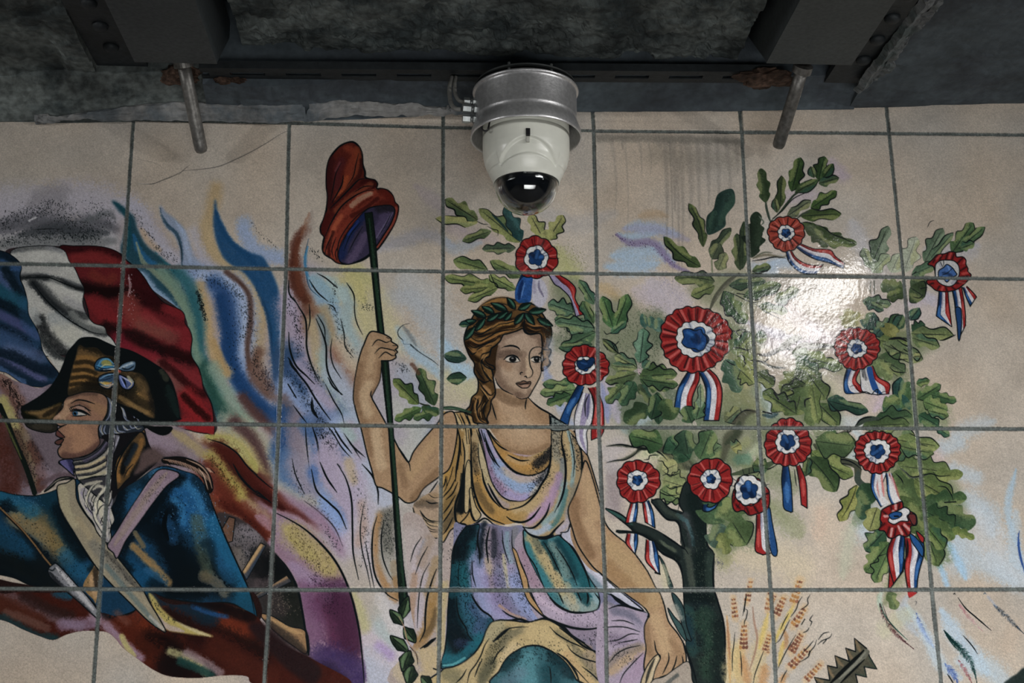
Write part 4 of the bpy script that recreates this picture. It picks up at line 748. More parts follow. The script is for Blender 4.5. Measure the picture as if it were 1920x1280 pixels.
# ---- ochre and grey folds left of and behind the staff
PT('painted_dress')
Z(400, 860, 3.048)
f('#9a938e', '930 300 990 280 1040 260 1120 260 1290 100 1300 780 1100 780 1060 830 1000 800 950 720 920 600 905 460', e=3)
for c_, w, t, a in (('#9a744c', 26, '950 330 925 440 925 580 970 700 1040 800', 1), ('#8a6840', 20, '1030 600 1040 700 1060 780', .9), ('#5c5c54', 40, '1000 320 990 420 1000 520', .9), ('#8c8a80', 40, '980 560 1020 640', .7), ('#a8a29c', 40, '1120 340 1130 460 1140 600', .8), ('#6a6458', 30, '1190 240 1240 300 1280 340', .9), ('#8f7856', 34, '1180 300 1230 380 1280 400', .8)): b(c_, w, t, a, 0)
dots(300, '1000 300 990 420 1010 540', 'K', .8, 14); ink(3.4, 'K', '935 330 912 420 908 560 930 680 990 770 1055 810'); ink(2.6, 'K', '975 350 960 450 968 560 1000 650 1025 690', '1145 290 1160 350 1200 420 1280 455')
# ---- the staff
PT('painted_staff')
Z(0, 0, 1)
def staff():
    f('#17261e', '684 400 698 398 704 450 713 560 722 640 733 740 740 850 748 960 756 1060 763 1110 768 1140 750 1140 748 1110 741 1000 736 920 729 810 719 720 708 620 700 540 692 460', sm=0, o=2.2)
    b('#24402e', 8, '692 410 702 500 716 640 730 780 742 900 752 1040 760 1130', .9); b('#0c1412', 5, '690 420 698 520 712 640 726 780 736 900 746 1040', .8); dots(200, '695 420 710 560 730 760 745 960 755 1100', '3c5a44', .7, 3)
staff()
# ---- woman: dress behind the left arm
PT('painted_dress')
Z(740, 740, 4.571)
f('#96806a', '160 940 230 880 330 820 380 780 380 1120 400 1240 340 1240 280 1200 220 1120 170 1030', o=0)
b('#8a7050', 20, '200 930 300 880 370 860', .8); b('#54483c', 24, '180 940 260 930 360 950', .8); b('#a08a68', 20, '240 1060 300 1100 370 1110', .8)
ink(4, 'K', '158 970 175 1040 210 1120 260 1190 310 1225 372 1228'); ink(2.4, 'K', '270 910 310 930 372 925', '215 990 260 1050 310 1080 372 1085', '370 740 330 800 300 840'); ink(1.3, 'K', '220 1010 290 1110 370 1130', '250 1100 310 1150 370 1160', '240 1060 300 1090 370 1100', '260 1130 310 1170 370 1175', '290 850 330 880 370 880')
# left hanging drapery beside the staff
Z(740, 980, 4.267)
f('#998b86', '70 -60 200 -60 300 100 345 120 360 0 480 20 480 500 420 700 400 1000 380 1180 500 1180 700 900 560 1290 0 1290 -40 1200 20 1120 160 950 130 700 110 500 90 200', own=True)
for c, w, t, a in (('#a59a98', 60, '120 100 110 250 120 400', .9), ('#a59aa4', 30, '200 200 170 400 160 600 200 800', .8), ('#7f88a0', 12, '240 140 200 250', .8), ('#96765c', 22, '160 420 150 560 130 760 130 900', .8), ('#8f7c6c', 30, '280 130 240 220 210 320', .8), ('#a39aa4', 24, '260 420 230 560 210 720 190 880', .8), ('#8e6c3c', 34, '310 560 290 720 260 860 190 960', 1, ), ('#5c4a30', 18, '330 700 300 820 240 900', .8), ('#8c7450', 24, '330 300 290 450 260 560', .8), ('#a8946c', 60, '260 1040 300 1180 260 1280', .95), ('#a49468', 26, '400 500 380 700 370 1000', .9), ('#b0a07c', 50, '120 1100 60 1200 200 1290', .7), ('#8a6c4c', 20, '170 980 250 960', .8), ('#b5a890', 20, '60 1020 40 1100', .5)): b(c, w, t, a, 0)
ink(2, 'K', '215 115 160 200 125 310', '265 190 210 290 165 410', '280 320 230 410 205 510 190 640 180 840', '390 200 370 300 380 480'); ink(3.6, 'K', '335 370 300 460 260 600 245 740 240 860 200 950', '205 1005 260 970 330 920'); s(6, '240 995 290 950 325 925'); ink(2.4, 'K', '120 990 160 1030 180 1080 185 1130', '310 1165 340 1175')
# leafy vine hanging round the foot of the staff is painted after the staff
# ---- left arm drapery on the shoulder
Z(740, 740, 4.571)
f('#9a7c4c', '400 150 480 150 560 140 640 150 720 260 800 330 830 340 820 700 700 1080 560 1110 530 1080 470 1180 400 1250 380 1250 385 860 400 700 440 600 455 500 450 300', o=0)
f('#96784c', '430 160 520 150 600 150 680 200 720 290 740 520 700 800 640 1000 560 1100 480 1160 400 1240 395 690 440 620 460 480 450 300', o=2.4)
for c, w, t, a in (('#a27a38', 20, '500 420 480 600 420 760', .95), ('#8a6b3a', 34, '560 340 540 560 500 720 440 840', .8), ('#6c552e', 26, '500 860 440 960 400 1040', .8), ('#a8946c', 14, '620 300 615 500 620 800 610 980', .95), ('#5a4a34', 20, '680 400 680 560 690 680', .8), ('#141a1a', 9, '585 680 575 800 560 940 570 1010', 1), ('#161c1c', 6, '440 170 470 260 470 420 440 620', .9), ('#b0a078', 10, '520 170 560 240 580 300', .8), ('#4a4030', 24, '420 1140 480 1070 520 1010', .8)): b(c, w, t, a, 0)
ink(4.2, 'K', '430 160 460 250 480 360 470 480 440 600 415 680', '540 290 560 400 550 520 530 640 520 740', '620 170 650 280 660 420 655 560', '590 600 585 700 560 820 520 940 520 1050 540 1100 600 1110 630 1130 700 1100 760 1060 800 1070 850 1110 920 1130')
ink(2.6, 'K', '580 380 600 500 595 620', '560 160 600 250 610 320', '480 160 500 260 505 400 490 560', '600 160 640 240 650 300', '520 720 480 800 430 860 405 890', '540 750 500 840 440 900', '520 860 460 960 405 1030', '500 960 460 1030 400 1110', '500 1050 450 1150 410 1200', '640 820 650 900 660 960', '600 1000 640 985 650 1000 660 1040 690 1080 740 1030', '440 700 430 760 410 800')
ink(1.4, 'K', '500 170 540 240 560 300', '530 160 570 230 590 300', '450 700 440 800 405 850', '560 420 570 520', '480 700 450 780', '610 300 620 420', '630 300 640 420', '520 300 530 420', '500 620 480 700', '550 560 540 640')
f('#141a1c', '585 640 600 620 605 720 600 860 600 1000 560 1010 520 1000 530 940 560 830', e=1)
f('#a38f68', '605 640 630 560 650 600 655 800 640 900 635 990 600 1005 598 860', o=1.8); f('#a08c64', '640 820 660 800 670 860 700 960 740 1030 700 1080 670 1040 655 980', o=2)
b('#b8a47c', 8, '625 640 625 800 615 960', .6)
# ---- woman: skirt
PT('painted_dress')
Z(740, 980, 4.267)
f('#6e6e8a', '480 0 560 20 700 0 900 30 1020 20 1200 100 1400 20 1440 120 1520 260 1660 420 1800 540 1920 620 1990 690 2060 800 2020 1000 1900 1300 380 1300 370 1160 400 1000 420 700 450 400 470 150', o=0)
# panels
f('#1a4a56', '560 40 620 20 680 20 660 150 640 300 610 340 620 560 680 680 790 775 730 860 690 960 620 1060 540 1120 460 1150 375 1165 375 1110 400 1020 420 850 425 700 450 420 470 200', o=2.4)
for c, w, t, a in (('#0f1a22', 34, '600 60 540 140 530 240', .95), ('#101a20', 16, '490 200 480 330 470 480', .8), ('#1c5c68', 44, '500 380 560 480 600 560', .9), ('#2a5a72', 50, '560 600 600 720 640 860', .95), ('#45507c', 40, '640 680 700 760 680 850', .6), ('#0e1c24', 40, '440 620 450 760 500 880 560 960', .9), ('#0e1c24', 40, '460 900 500 980 560 1020', .9), ('#2c3a5c', 30, '520 960 600 980', .7), ('#1c6474', 30, '400 1090 500 1090 600 1010 680 920', .9), ('#5aa0a4', 6, '390 1140 470 1130 560 1080', .8), ('#164450', 30, '480 400 460 560', .8)): b(c, w, t, a, 0)
dots(900, '560 80 540 200 510 340 560 480 600 640 620 800 520 940', '0b1318', .9, 24)
ink(2.6, 'K', '550 50 510 110 480 200 470 330', '495 590 500 680 520 760 570 840 590 900 630 945', '615 300 620 400 650 510'); ink(1.5, 'K', '520 280 510 400 510 500')
for c, w, t, a in (('#7a82a8', 40, '660 300 680 500 740 680', 1), ('#8a88ae', 34, '700 340 740 500 820 700 900 760', .9), ('#52607c', 22, '700 60 690 200 680 320', .9), ('#16202a', 16, '720 10 700 140 690 260', .85), ('#8e7e84', 24, '760 60 750 200 760 380', .9), ('#9a8a78', 14, '745 300 770 440 780 540', .9), ('#5c5468', 30, '800 60 810 200 850 300', .9), ('#1c242c', 14, '790 60 800 200 790 260', .6), ('#8f87a4', 30, '900 300 930 460 980 560', .9), ('#a0987c', 10, '870 260 890 400 910 520', .9), ('#6f9098', 14, '900 80 900 200 930 300', .6), ('#7a86b0', 40, '960 460 1000 600 1080 700 1160 740', .95), ('#6e6286', 40, '780 460 820 600 900 700', .6), ('#9a7c6c', 8, '840 660 920 720 1040 770', .8), ('#6c6c72', 22, '960 60 960 200 1000 320', .9)): B(c, w, t, a, 0, own=True)
dots(520, '700 120 780 200 830 300 840 460 900 640', '0f161e', .85, 24); dots(300, '960 380 1010 520 1080 700', '10181e', .8, 18)
ink(3.6, 'K', '678 30 665 100 665 170 680 240 680 320', '760 30 740 120 735 200 750 320', '610 570 650 640 700 700 760 740 790 780'); ink(2, 'K', '860 60 870 180 915 330', '940 60 940 180 975 320 1030 520', '620 300 625 420 650 510')
# pink gathered fold curling to the right and the teal panel
f('#8a7f8c', '960 150 1030 60 1050 200 1120 350 1190 500 1240 600 1320 670 1420 715 1590 705 1690 690 1930 680 2000 760 2020 860 1990 1000 1880 1100 1690 1130 1500 1080 1300 980 1200 830 1100 700 1040 500 980 330', own=True)
for c, w, t, a in (('#8c6e80', 30, '1020 240 1080 400 1140 520 1180 620', .8), ('#9a8ba0', 50, '1160 620 1300 720 1450 760 1680 740', .9), ('#74687c', 50, '1400 860 1600 920 1680 1040', .8), ('#5a5a70', 50, '1480 1000 1640 1060', .7), ('#8f86a0', 50, '1700 720 1850 780 1960 900', .8), ('#7a6e80', 40, '1720 900 1880 960 1960 1040', .8), ('#a0806a', 26, '1740 1100 1820 1020 1960 1000', .9), ('#8a6c54', 16, '1280 860 1420 950 1560 1000', .6), ('#b5a2b4', 12, '1120 560 1200 640 1340 730', .6), ('#4a4458', 20, '1820 720 1940 800', .7)): b(c, w, t, a, 0)
dots(380, '1050 300 1150 540 1400 740 1660 760 1900 860', '14181e', .8, 24); dots(160, '1560 900 1700 1000', '14181e', .9, 20)
f('#3c6e76', '1030 60 1100 110 1200 130 1330 100 1420 190 1500 300 1550 420 1620 540 1640 640 1600 700 1440 715 1320 665 1240 590 1190 500 1110 350 1050 210', o=2.4)
for c, w, t, a in (('#a08c60', 30, '1090 120 1180 280 1260 400 1320 520', 1, ), ('#a39068', 26, '1180 220 1290 420 1350 560 1440 680', .95), ('#54584a', 20, '1120 120 1160 220', .8), ('#15525c', 34, '1350 150 1440 300 1520 460 1560 620', .95), ('#123c44', 14, '1200 160 1260 260 1300 360', .9), ('#123a44', 22, '1300 160 1380 300 1430 420', .8), ('#6f8078', 26, '1260 180 1330 300 1380 420', .7), ('#2c6e78', 20, '1060 180 1100 300 1180 430 1240 560', .95), ('#8a9088', 40, '1400 640 1500 680 1580 660', .8), ('#8fa0a8', 20, '1590 560 1620 620', .7), ('#9a8c6c', 20, '1380 500 1430 620', .8), ('#14444c', 16, '1480 560 1540 640', .8)): b(c, w, t, a, 0)
dots(360, '1150 160 1250 340 1360 520 1440 640', '121a1e', .85, 26)
ink(4, 'K', '1320 105 1390 160 1450 240 1500 330 1540 420 1565 515', '1240 600 1300 660 1400 710 1500 718 1590 708', '1540 560 1548 600 1540 645'); ink(2.4, 'K', '1190 150 1240 230 1290 330 1340 430', '1290 190 1360 290 1420 400 1460 500', '1310 560 1330 600 1350 645', '1465 560 1490 620', '1600 560 1640 620 1630 670', '1030 60 1030 160 1060 250 1120 340 1190 500'); 
ink(4.4, 'K', '1040 570 1080 640 1150 710 1230 770 1330 810 1430 840 1550 850 1680 830', '790 790 840 775 920 780 1000 770 1080 795 1140 780 1200 765 1280 790 1360 840 1420 900 1520 960'); ink(2.6, 'K', '940 200 970 300 1010 440 1050 560', '960 210 1000 300 1050 420 1080 530 1130 640 1180 720', '1720 685 1780 660 1860 660', '1700 840 1800 825 1920 830', '1720 950 1790 930 1860 890 1930 880', '860 700 920 740 1000 770', '1700 770 1860 780 1930 820')
f('#9c7a50', '940 200 975 230 1010 330 1060 450 1080 560 1140 660 1190 740 1160 720 1080 640 1040 560 1010 440 970 300', o=1.6)
# white sash edge along the arm
f('#9f9fae', '1330 100 1410 30 1440 130 1520 270 1660 420 1780 530 1920 640 1990 700 1920 680 1820 640 1740 580 1640 540 1560 440 1500 320 1430 200', o=2.2); b('#4c6874', 20, '1540 400 1640 520 1760 620', .8); b('#b8b8c4', 10, '1440 150 1530 300 1700 480 1880 620', .8); s(6, '1730 570 1800 630 1900 680')
# lap cloth: ochre
f('#a08c62', '790 790 920 780 1060 795 1190 770 1280 800 1420 900 1560 1000 1690 1130 1760 1300 380 1300 380 1180 470 1150 560 1110 640 1040 700 950 740 850', o=2.6)
for c, w, t, a in (('#6c6448', 30, '900 860 820 960 760 1080 700 1200', .95), ('#5c5a48', 22, '1020 850 900 920 860 1000', .7), ('#ab966a', 50, '1100 860 1250 920 1350 1020', .9), ('#8a8468', 50, '820 810 760 880', .8), ('#4f4f3c', 30, '780 1120 700 1260', .9), ('#9c8a66', 40, '600 1100 560 1200 460 1260', .8), ('#6a6450', 20, '1440 1000 1520 1100 1620 1240', .8), ('#7a6c60', 40, '1560 1060 1660 1180', .7), ('#a88a60', 30, '1380 1060 1480 1200 1560 1290', .8), ('#5c5c44', 40, '420 1200 480 1230', .7), ('#b4a07c', 30, '960 1000 880 1100 840 1250', .7), ('#4c4a3a', 20, '1300 880 1420 960', .5)): b(c, w, t, a, 0)
dots(300, '880 880 800 1020 740 1180', '1c201a', .8, 16); dots(160, '1400 960 1560 1120 1640 1250', '1c201a', .8, 18)
f('#2f5c66', '800 1300 840 1180 900 1080 980 1020 1060 985 1160 985 1260 1030 1340 1090 1400 1160 1450 1250 1470 1300', o=3)
b('#4a808a', 60, '1080 1060 1040 1160 1080 1280', .9); b('#123038', 34, '860 1160 900 1100 980 1040', .8); b('#123038', 34, '1240 1040 1340 1120 1420 1230', .9); b('#5c6e80', 40, '900 1280 1000 1200', .5); b('#17424c', 40, '1240 1200 1260 1280', .8); dots(420, '880 1180 980 1060 1120 1010 1260 1060 1360 1160', '0c1418', .85, 24)
ink(2.4, 'K', '755 925 720 980 690 1060 650 1130 600 1200 580 1290', '880 985 820 1050 780 1130', '700 1090 670 1150 640 1230', '575 1170 540 1230 490 1280', '1240 830 1300 890 1400 950 1470 980 1540 1020', '1380 975 1420 1030 1500 1080 1600 1110 1680 1130', '1500 1150 1580 1210 1660 1290', '1240 1150 1250 1230 1250 1280'); ink(4, 'K', '790 950 850 900 920 840', '1300 1040 1380 1100 1450 1200 1480 1280', '1320 840 1420 910 1520 990 1640 1040'); ink(1.8, 'K', '790 940 880 860 970 835 1070 832', '1310 1040 1420 1140 1560 1290')
# right corner folds
Z(1130, 920, 3.556)
f('#8f8294', '-20 780 100 760 200 780 290 815 300 900 280 980 290 1050 280 1170 260 1290 -20 1290', own=True)
for c, w, t, a in (('#5a5c70', 26, '80 800 180 830 240 900', .8), ('#9a8da0', 30, '20 880 140 880 240 930', .7), ('#6c6074', 30, '40 980 140 1000', .7), ('#9c8468', 30, '60 1200 160 1120 270 1060', 1), ('#8e7a90', 40, '160 1280 230 1200 270 1120', 1), ('#74685c', 26, '40 1150 120 1080 240 1040', .8), ('#3c4850', 26, '20 720 60 740', .5)): b(c, w, t, a, 0)
dots(200, '40 980 120 1080 200 1150', '14181e', .8, 20)
ink(3, 'K', '40 785 100 765 160 770 220 790 290 810', '60 690 120 730 180 770 270 800'); ink(2, 'K', '0 910 80 905 160 910 250 940', '40 1005 110 990 180 955 240 955', '40 1150 90 1090 160 1050 250 1030', '270 1080 200 1150 140 1220 110 1290', '60 865 140 865 210 890', '120 1010 180 1000 230 990')
PT('painted_woman'); Z(0, 0, 1)
f('#8c6f52', '1068 806 1084 818 1098 846 1112 888 1128 948 1142 1010 1142 1070 1104 1064 1070 1004 1082 930 1084 880 1078 840', o=0, e=0); b('#a08463', 22, '1100 880 1118 950 1128 1020', .8); s(2.4, '1076 808 1090 828 1104 860 1118 905 1130 945', tp=0)
PT('painted_dress')
# bodice
Z(740, 740, 4.571)
f('#96805c', '700 285 790 290 830 350 900 430 1000 480 1090 490 1180 480 1280 420 1335 360 1340 290 1480 290 1540 340 1590 440 1605 600 1605 740 1580 870 1540 980 1510 1110 1440 1180 1340 1210 1240 1230 1140 1190 1080 1100 960 1110 880 1110 800 1060 730 980 690 880 665 760 655 560 650 400', o=0)
# rightmost strap folds
for c, w, t, a in (('#7d7a6c', 26, '1390 290 1380 420 1390 560', .95), ('#5f6f7c', 14, '1440 560 1430 700 1400 800', .8), ('#a08c64', 12, '1450 300 1480 420 1500 600 1490 760', .9), ('#6a8e98', 12, '1490 320 1520 440 1535 600 1520 780', .9), ('#8c7658', 20, '1540 360 1580 520 1580 700 1540 880', .9), ('#8f7696', 24, '1400 700 1360 840 1300 960 1180 1060', 1), ('#9a7e9a', 30, '1330 800 1280 940 1160 1080', .95), ('#70909a', 20, '1460 760 1430 900 1380 1010 1280 1100', .9), ('#3c6a6c', 14, '1470 820 1440 960 1390 1080 1330 1140', .9), ('#8fa0b8', 20, '1120 1160 1220 1180 1320 1130', .9), ('#9a94a8', 22, '1500 1000 1480 1100 1400 1170', .9), ('#6a6a60', 26, '1540 800 1520 920 1500 1020', .7),
  ('#9a7238', 40, '720 700 740 860 820 1000 960 1080', 1, ), ('#a07a40', 30, '760 760 820 900 920 990 1040 1040', .9), ('#a48c64', 34, '1340 600 1300 760 1200 920 1050 990', .9), ('#947440', 26, '1100 1040 1020 1060 940 1060', .8), ('#a49878', 22, '740 440 760 600 790 740 850 860', .9), ('#8c8088', 16, '800 800 880 900 960 950', .8), ('#5c4c34', 18, '680 430 680 560 700 660', .9), ('#3c3428', 16, '700 780 760 900 830 990', .5)): b(c, w, t, a, 0)
dots(300, '1390 300 1400 420 1450 560', '1a1c1c', .9, 12); dots(240, '1540 360 1580 480 1590 640', '1a1c1c', .9, 9); dots(160, '690 420 690 600 720 740', '1a1c1c', .8, 8)
# hanging swags
f('#8f86a0', '720 290 780 290 800 330 850 430 920 560 1020 660 1130 690 1210 680 1290 640 1330 560 1310 660 1260 760 1200 840 1120 900 1050 910 970 900 900 850 840 760 800 640 770 480 740 360', o=2.6)
for c, w, t, a in (('#7c6480', 22, '770 420 810 580 860 720 930 830', .9), ('#9a8098', 22, '860 560 920 720 1000 850 1100 890', .9), ('#7a94b8', 34, '880 600 960 720 1060 790 1180 790', 1), ('#a49484', 20, '930 640 1060 720 1200 710 1290 670', .9), ('#aa9c84', 16, '1180 850 1260 760', .8), ('#6a7a9c', 12, '760 320 800 440 860 580 920 660', .7), ('#464c54', 30, '1250 740 1310 640', .7), ('#8a86b0', 16, '960 840 1060 880 1130 870', .8)): b(c, w, t, a, 0)
dots(420, '1180 800 1260 740 1310 640', '12181c', .85, 16); dots(200, '820 640 900 780 1000 880', '1c2028', .7, 16)
f('#8c6c40', '800 310 850 370 930 440 1020 480 1100 490 1190 478 1280 420 1335 360 1335 560 1290 640 1210 680 1130 690 1030 660 930 570 860 460', o=2.6)
for c, w, t, a in (('#9a8aa4', 14, '960 470 1080 505 1180 500 1280 440 1320 390', .95), ('#96703c', 34, '880 440 980 540 1100 620 1200 620', .95), ('#a87c40', 24, '940 520 1060 590 1140 610', .9), ('#2e2c2c', 20, '1220 590 1290 540 1320 480', .95), ('#a8906c', 16, '980 540 1100 580 1180 540', .6), ('#9a8458', 20, '1200 500 1290 460', .8)): b(c, w, t, a, 0)
dots(420, '1200 640 1260 560 1320 480 1320 420', '12181c', .9, 14)
ink(3, 'K', '970 515 1040 550 1090 565 1150 560', '800 310 860 400 930 460 1020 485 1100 492 1190 480 1280 420 1335 365', '765 330 800 440 870 580 900 620', '1200 690 1130 690 1020 650 920 550 850 440'); ink(4, 'K', '1345 290 1340 420 1335 560 1310 680 1250 780 1200 860 1100 950 960 990', '800 760 850 860 920 960 970 980', '745 640 770 760 830 880 900 960', '655 380 655 560 665 740 690 860 740 980 820 1060 940 1110', '1250 960 1180 1050 1100 1090 1010 1080 960 1045', '1330 930 1300 1020 1240 1100 1180 1140 1100 1135')
ink(4.4, 'K', '1100 1130 1150 1190 1230 1220 1320 1210 1380 1150 1450 1080', '1440 300 1430 400 1460 560 1465 700 1440 860 1400 960', '1510 330 1580 420 1605 560 1600 760 1570 900 1530 1020 1500 1120 1480 1170 1420 1180', '1250 1220 1300 1230 1360 1200'); ink(2, 'K', '790 400 820 520 900 620', '770 360 800 480 860 600', '1490 300 1520 430 1540 560 1530 700', '1460 760 1420 900 1370 1010', '715 420 720 540 740 640', '740 300 770 400', '720 300 740 420')
ink(2.6, 'K', '700 300 740 420 780 560 800 640')
# shoulder strap above the joint
f('#6f7a78', '1330 190 1400 215 1480 260 1480 300 1340 300', o=2.4); dots(120, '1350 220 1460 280', 'K', .9, 8)
# ---- skin
PT('painted_woman')
SK = '#96785a'
# left arm
Z(400, 560, 4)
f(SK, '1135 330 1160 270 1185 245 1230 250 1290 270 1335 300 1335 320 1380 350 1380 370 1365 380 1382 400 1365 415 1370 440 1340 460 1300 470 1260 505 1255 560 1245 620 1210 690 1190 740 1220 800 1270 890 1330 1000 1390 1120 1440 1200 1468 1222 1500 1150 1560 1070 1640 980 1690 920 1720 870 1800 850 1830 1000 1780 1250 1700 1330 1580 1420 1520 1510 1450 1530 1380 1480 1270 1420 1220 1400 1190 1290 1150 1150 1110 980 1080 880 1060 800 1050 740 1060 620 1085 480 1110 390', o=2.6)
for c, w, t, a in (('#a98d6c', 22, '1200 330 1190 420 1170 540', .8), ('#7d5f45', 24, '1100 500 1080 640 1085 780', .8), ('#7d6046', 14, '1250 480 1240 600 1190 720', .9), ('#7a5c42', 20, '1120 860 1150 1000 1190 1160', .7), ('#ae9474', 30, '1170 640 1130 720 1160 860', .9), ('#b09676', 30, '1220 1000 1230 1100 1260 1250', 1), ('#a28460', 30, '1650 1080 1560 1200 1480 1320', .9), ('#74583e', 22, '1700 1280 1600 1380 1500 1500', .8), ('#7a5e44', 20, '1400 1250 1440 1400', .7), ('#7d6048', 12, '1210 330 1290 350 1360 370', .5), ('#775b42', 14, '1080 600 1070 740 1100 860', .6)): b(c, w, t, a, 0)
ink(2.2, 'K', '1190 355 1220 315 1245 308 1280 322 1300 328 1335 312', '1210 410 1250 370 1290 372 1350 385 1375 380', '1240 445 1280 405 1300 402 1340 425 1370 425', '1190 745 1180 720 1185 690', '1395 1120 1440 1190 1470 1240 1478 1290', '1130 330 1160 270 1190 246 1240 250 1290 272')
ink(1.2, 'K', '1300 290 1320 300', '1345 350 1370 352', '1350 385 1365 400')
# right arm and hand
Z(1130, 920, 3.556)
f(SK, '-115 -200 -60 -60 0 160 30 235 80 290 160 355 230 440 300 540 350 640 380 680 410 760 440 870 500 950 545 1030 555 1090 555 1150 520 1190 450 1220 370 1250 340 1270 290 1230 275 1160 290 1050 280 980 280 900 300 850 310 830 270 770 160 690 60 610 0 560 -70 500 -160 370 -200 260 -230 130 -190 30 -150 -80', o=2.6)
for c, w, t, a in (('#a0855f', 60, '60 380 160 480 260 600 330 720', .9), ('#8a6b47', 40, '30 500 130 600 260 720', .8), ('#a78b68', 40, '360 860 400 960 420 1050', .9), ('#7c6045', 20, '290 900 300 1010 320 1080', .8), ('#84674a', 20, '460 1000 520 1100 520 1150', .7), ('#a98d6a', 40, '-120 -100 -80 40 -60 160', .7), ('#77593e', 30, '-190 60 -180 180 -140 300 -80 420', .8), ('#ab8f6c', 30, '-100 200 -40 320', .6)): b(c, w, t, a, 0)
f('#a08e70', '370 1090 385 1115 350 1190 320 1290 255 1290 285 1190 330 1120', o=2); s(5, '345 1120 310 1200 285 1290', '#3c3a34'); b('#c0b090', 8, '365 1100 340 1200 310 1280', .6)
ink(2.4, 'K', '345 1000 355 1060 375 1095 382 1115', '440 1080 440 1130 415 1190 400 1220', '495 1100 480 1160 455 1210', '530 1100 535 1150 505 1195', '300 840 308 820'); ink(3, 'K', '555 1150 520 1195 440 1225 370 1250 340 1275')
Z(0, 0, 1)
f('#8f8478', '1224 1275 1245 1268 1270 1250 1290 1240 1300 1262 1310 1300 1220 1300', o=1.5); b('#3c4444', 10, '1240 1290 1270 1265', .8)
# neck, shoulders and chest
Z(840, 550, 4.925)
f(SK, '400 950 440 880 560 900 640 960 740 960 790 1010 850 1060 940 1110 945 1300 945 1400 880 1450 780 1490 700 1490 600 1470 510 1420 440 1330 380 1240 350 1190 380 1080', o=0)
for c, w, t, a in (('#a78c70', 60, '560 1020 620 1120 680 1230', .8), ('#6f563f', 26, '440 900 520 960 620 1000 700 990', .9), ('#7a5f45', 34, '400 1040 400 1140 430 1240', .8), ('#7d6146', 30, '860 1100 900 1180 900 1280', .6), ('#ab9072', 60, '560 1250 700 1330 820 1300', .6), ('#74593f', 16, '500 1420 640 1470 800 1460 920 1400', .6)): b(c, w, t, a, 0)
ink(2.6, 'K', '405 1015 425 1090 448 1165', '725 975 715 1030 715 1068'); ink(3.4, 'K', '745 965 800 1020 860 1065 940 1110 1010 1160 1070 1200'); ink(4.4, 'K', '935 1120 945 1160 945 1230')
# face
PT('painted_woman_face')
f('#8e7663', '690 320 640 350 560 370 490 410 440 480 400 540 390 620 400 680 430 780 460 840 520 890 600 935 650 965 700 972 740 960 770 920 810 850 845 780 860 700 860 620 870 560 870 490 860 380 780 370 720 360', o=0)
for c, w, t, a in (('#a08a76', 60, '620 420 680 440 720 520 730 640', .9), ('#a58e76', 44, '560 720 620 780 600 860', .8), ('#5e4b3f', 24, '440 500 430 560 480 570 560 550 640 560', .9), ('#6a5546', 30, '420 560 430 660', .8), ('#6a5444', 30, '430 700 470 820 560 900 640 940', .8), ('#6e5848', 22, '690 560 700 640 690 720', .7), ('#6a5546', 20, '780 380 840 400 860 460', .8), ('#705a4a', 14, '500 420 600 370 680 345', .7), ('#a38b74', 40, '800 700 790 800 750 880', .8), ('#b0987c', 14, '735 600 745 700 740 750', .8), ('#655042', 14, '640 930 720 950 760 900', .6), ('#8a6a50', 24, '500 640 560 680', .6)): b(c, w, t, a, 0)
# features
f('#b5aca0', '530 610 560 580 600 575 640 590 658 622 620 634 570 630', o=0); f('#16181a', '563 604 580 584 612 582 632 600 626 624 600 634 574 626'); f('#b5aca0', '765 605 790 590 830 588 857 600 852 632 800 636 775 622'); f('#16181a', '790 606 805 590 838 592 848 610 836 632 806 632')
s(2, '590 598 600 598', '#8a8a88'); s(2, '814 600 822 600', '#8a8a88')
ink(3.2, 'K', '515 612 550 582 600 572 640 590 665 625', '765 600 790 588 830 584 862 600'); ink(1.7, 'K', '530 625 570 634 620 636 655 628', '775 625 810 638 850 632', '495 505 520 490 570 483 620 492 655 505 663 522', '600 483 650 500 663 520')
s(3.4, '520 492 580 482 630 492 660 515')
ink(2.2, 'K', '870 510 850 495 815 495 780 510 755 545 750 600 760 670 780 710 782 740 765 770 740 778', '705 768 720 765 730 780', '670 748 668 735 680 728 690 732', '865 520 858 600 862 640')
s(2.4, '840 560 862 540', a=.7)
f('#80604e', '628 830 670 818 700 806 730 818 757 810 766 826 755 850 735 870 690 874 660 860', o=1.8); b('#5a4034', 10, '640 832 700 835 760 826', .9); b('#a08270', 8, '690 852 730 852', .7); s(2, '630 832 680 838 710 832 765 826')
ink(2.1, 'K', '438 785 460 840 510 890 600 935', '630 955 670 972 720 968 750 950 790 880 830 810 858 740 862 660')
f('#8a705c', '395 690 420 680 430 700 415 720', o=1.2)
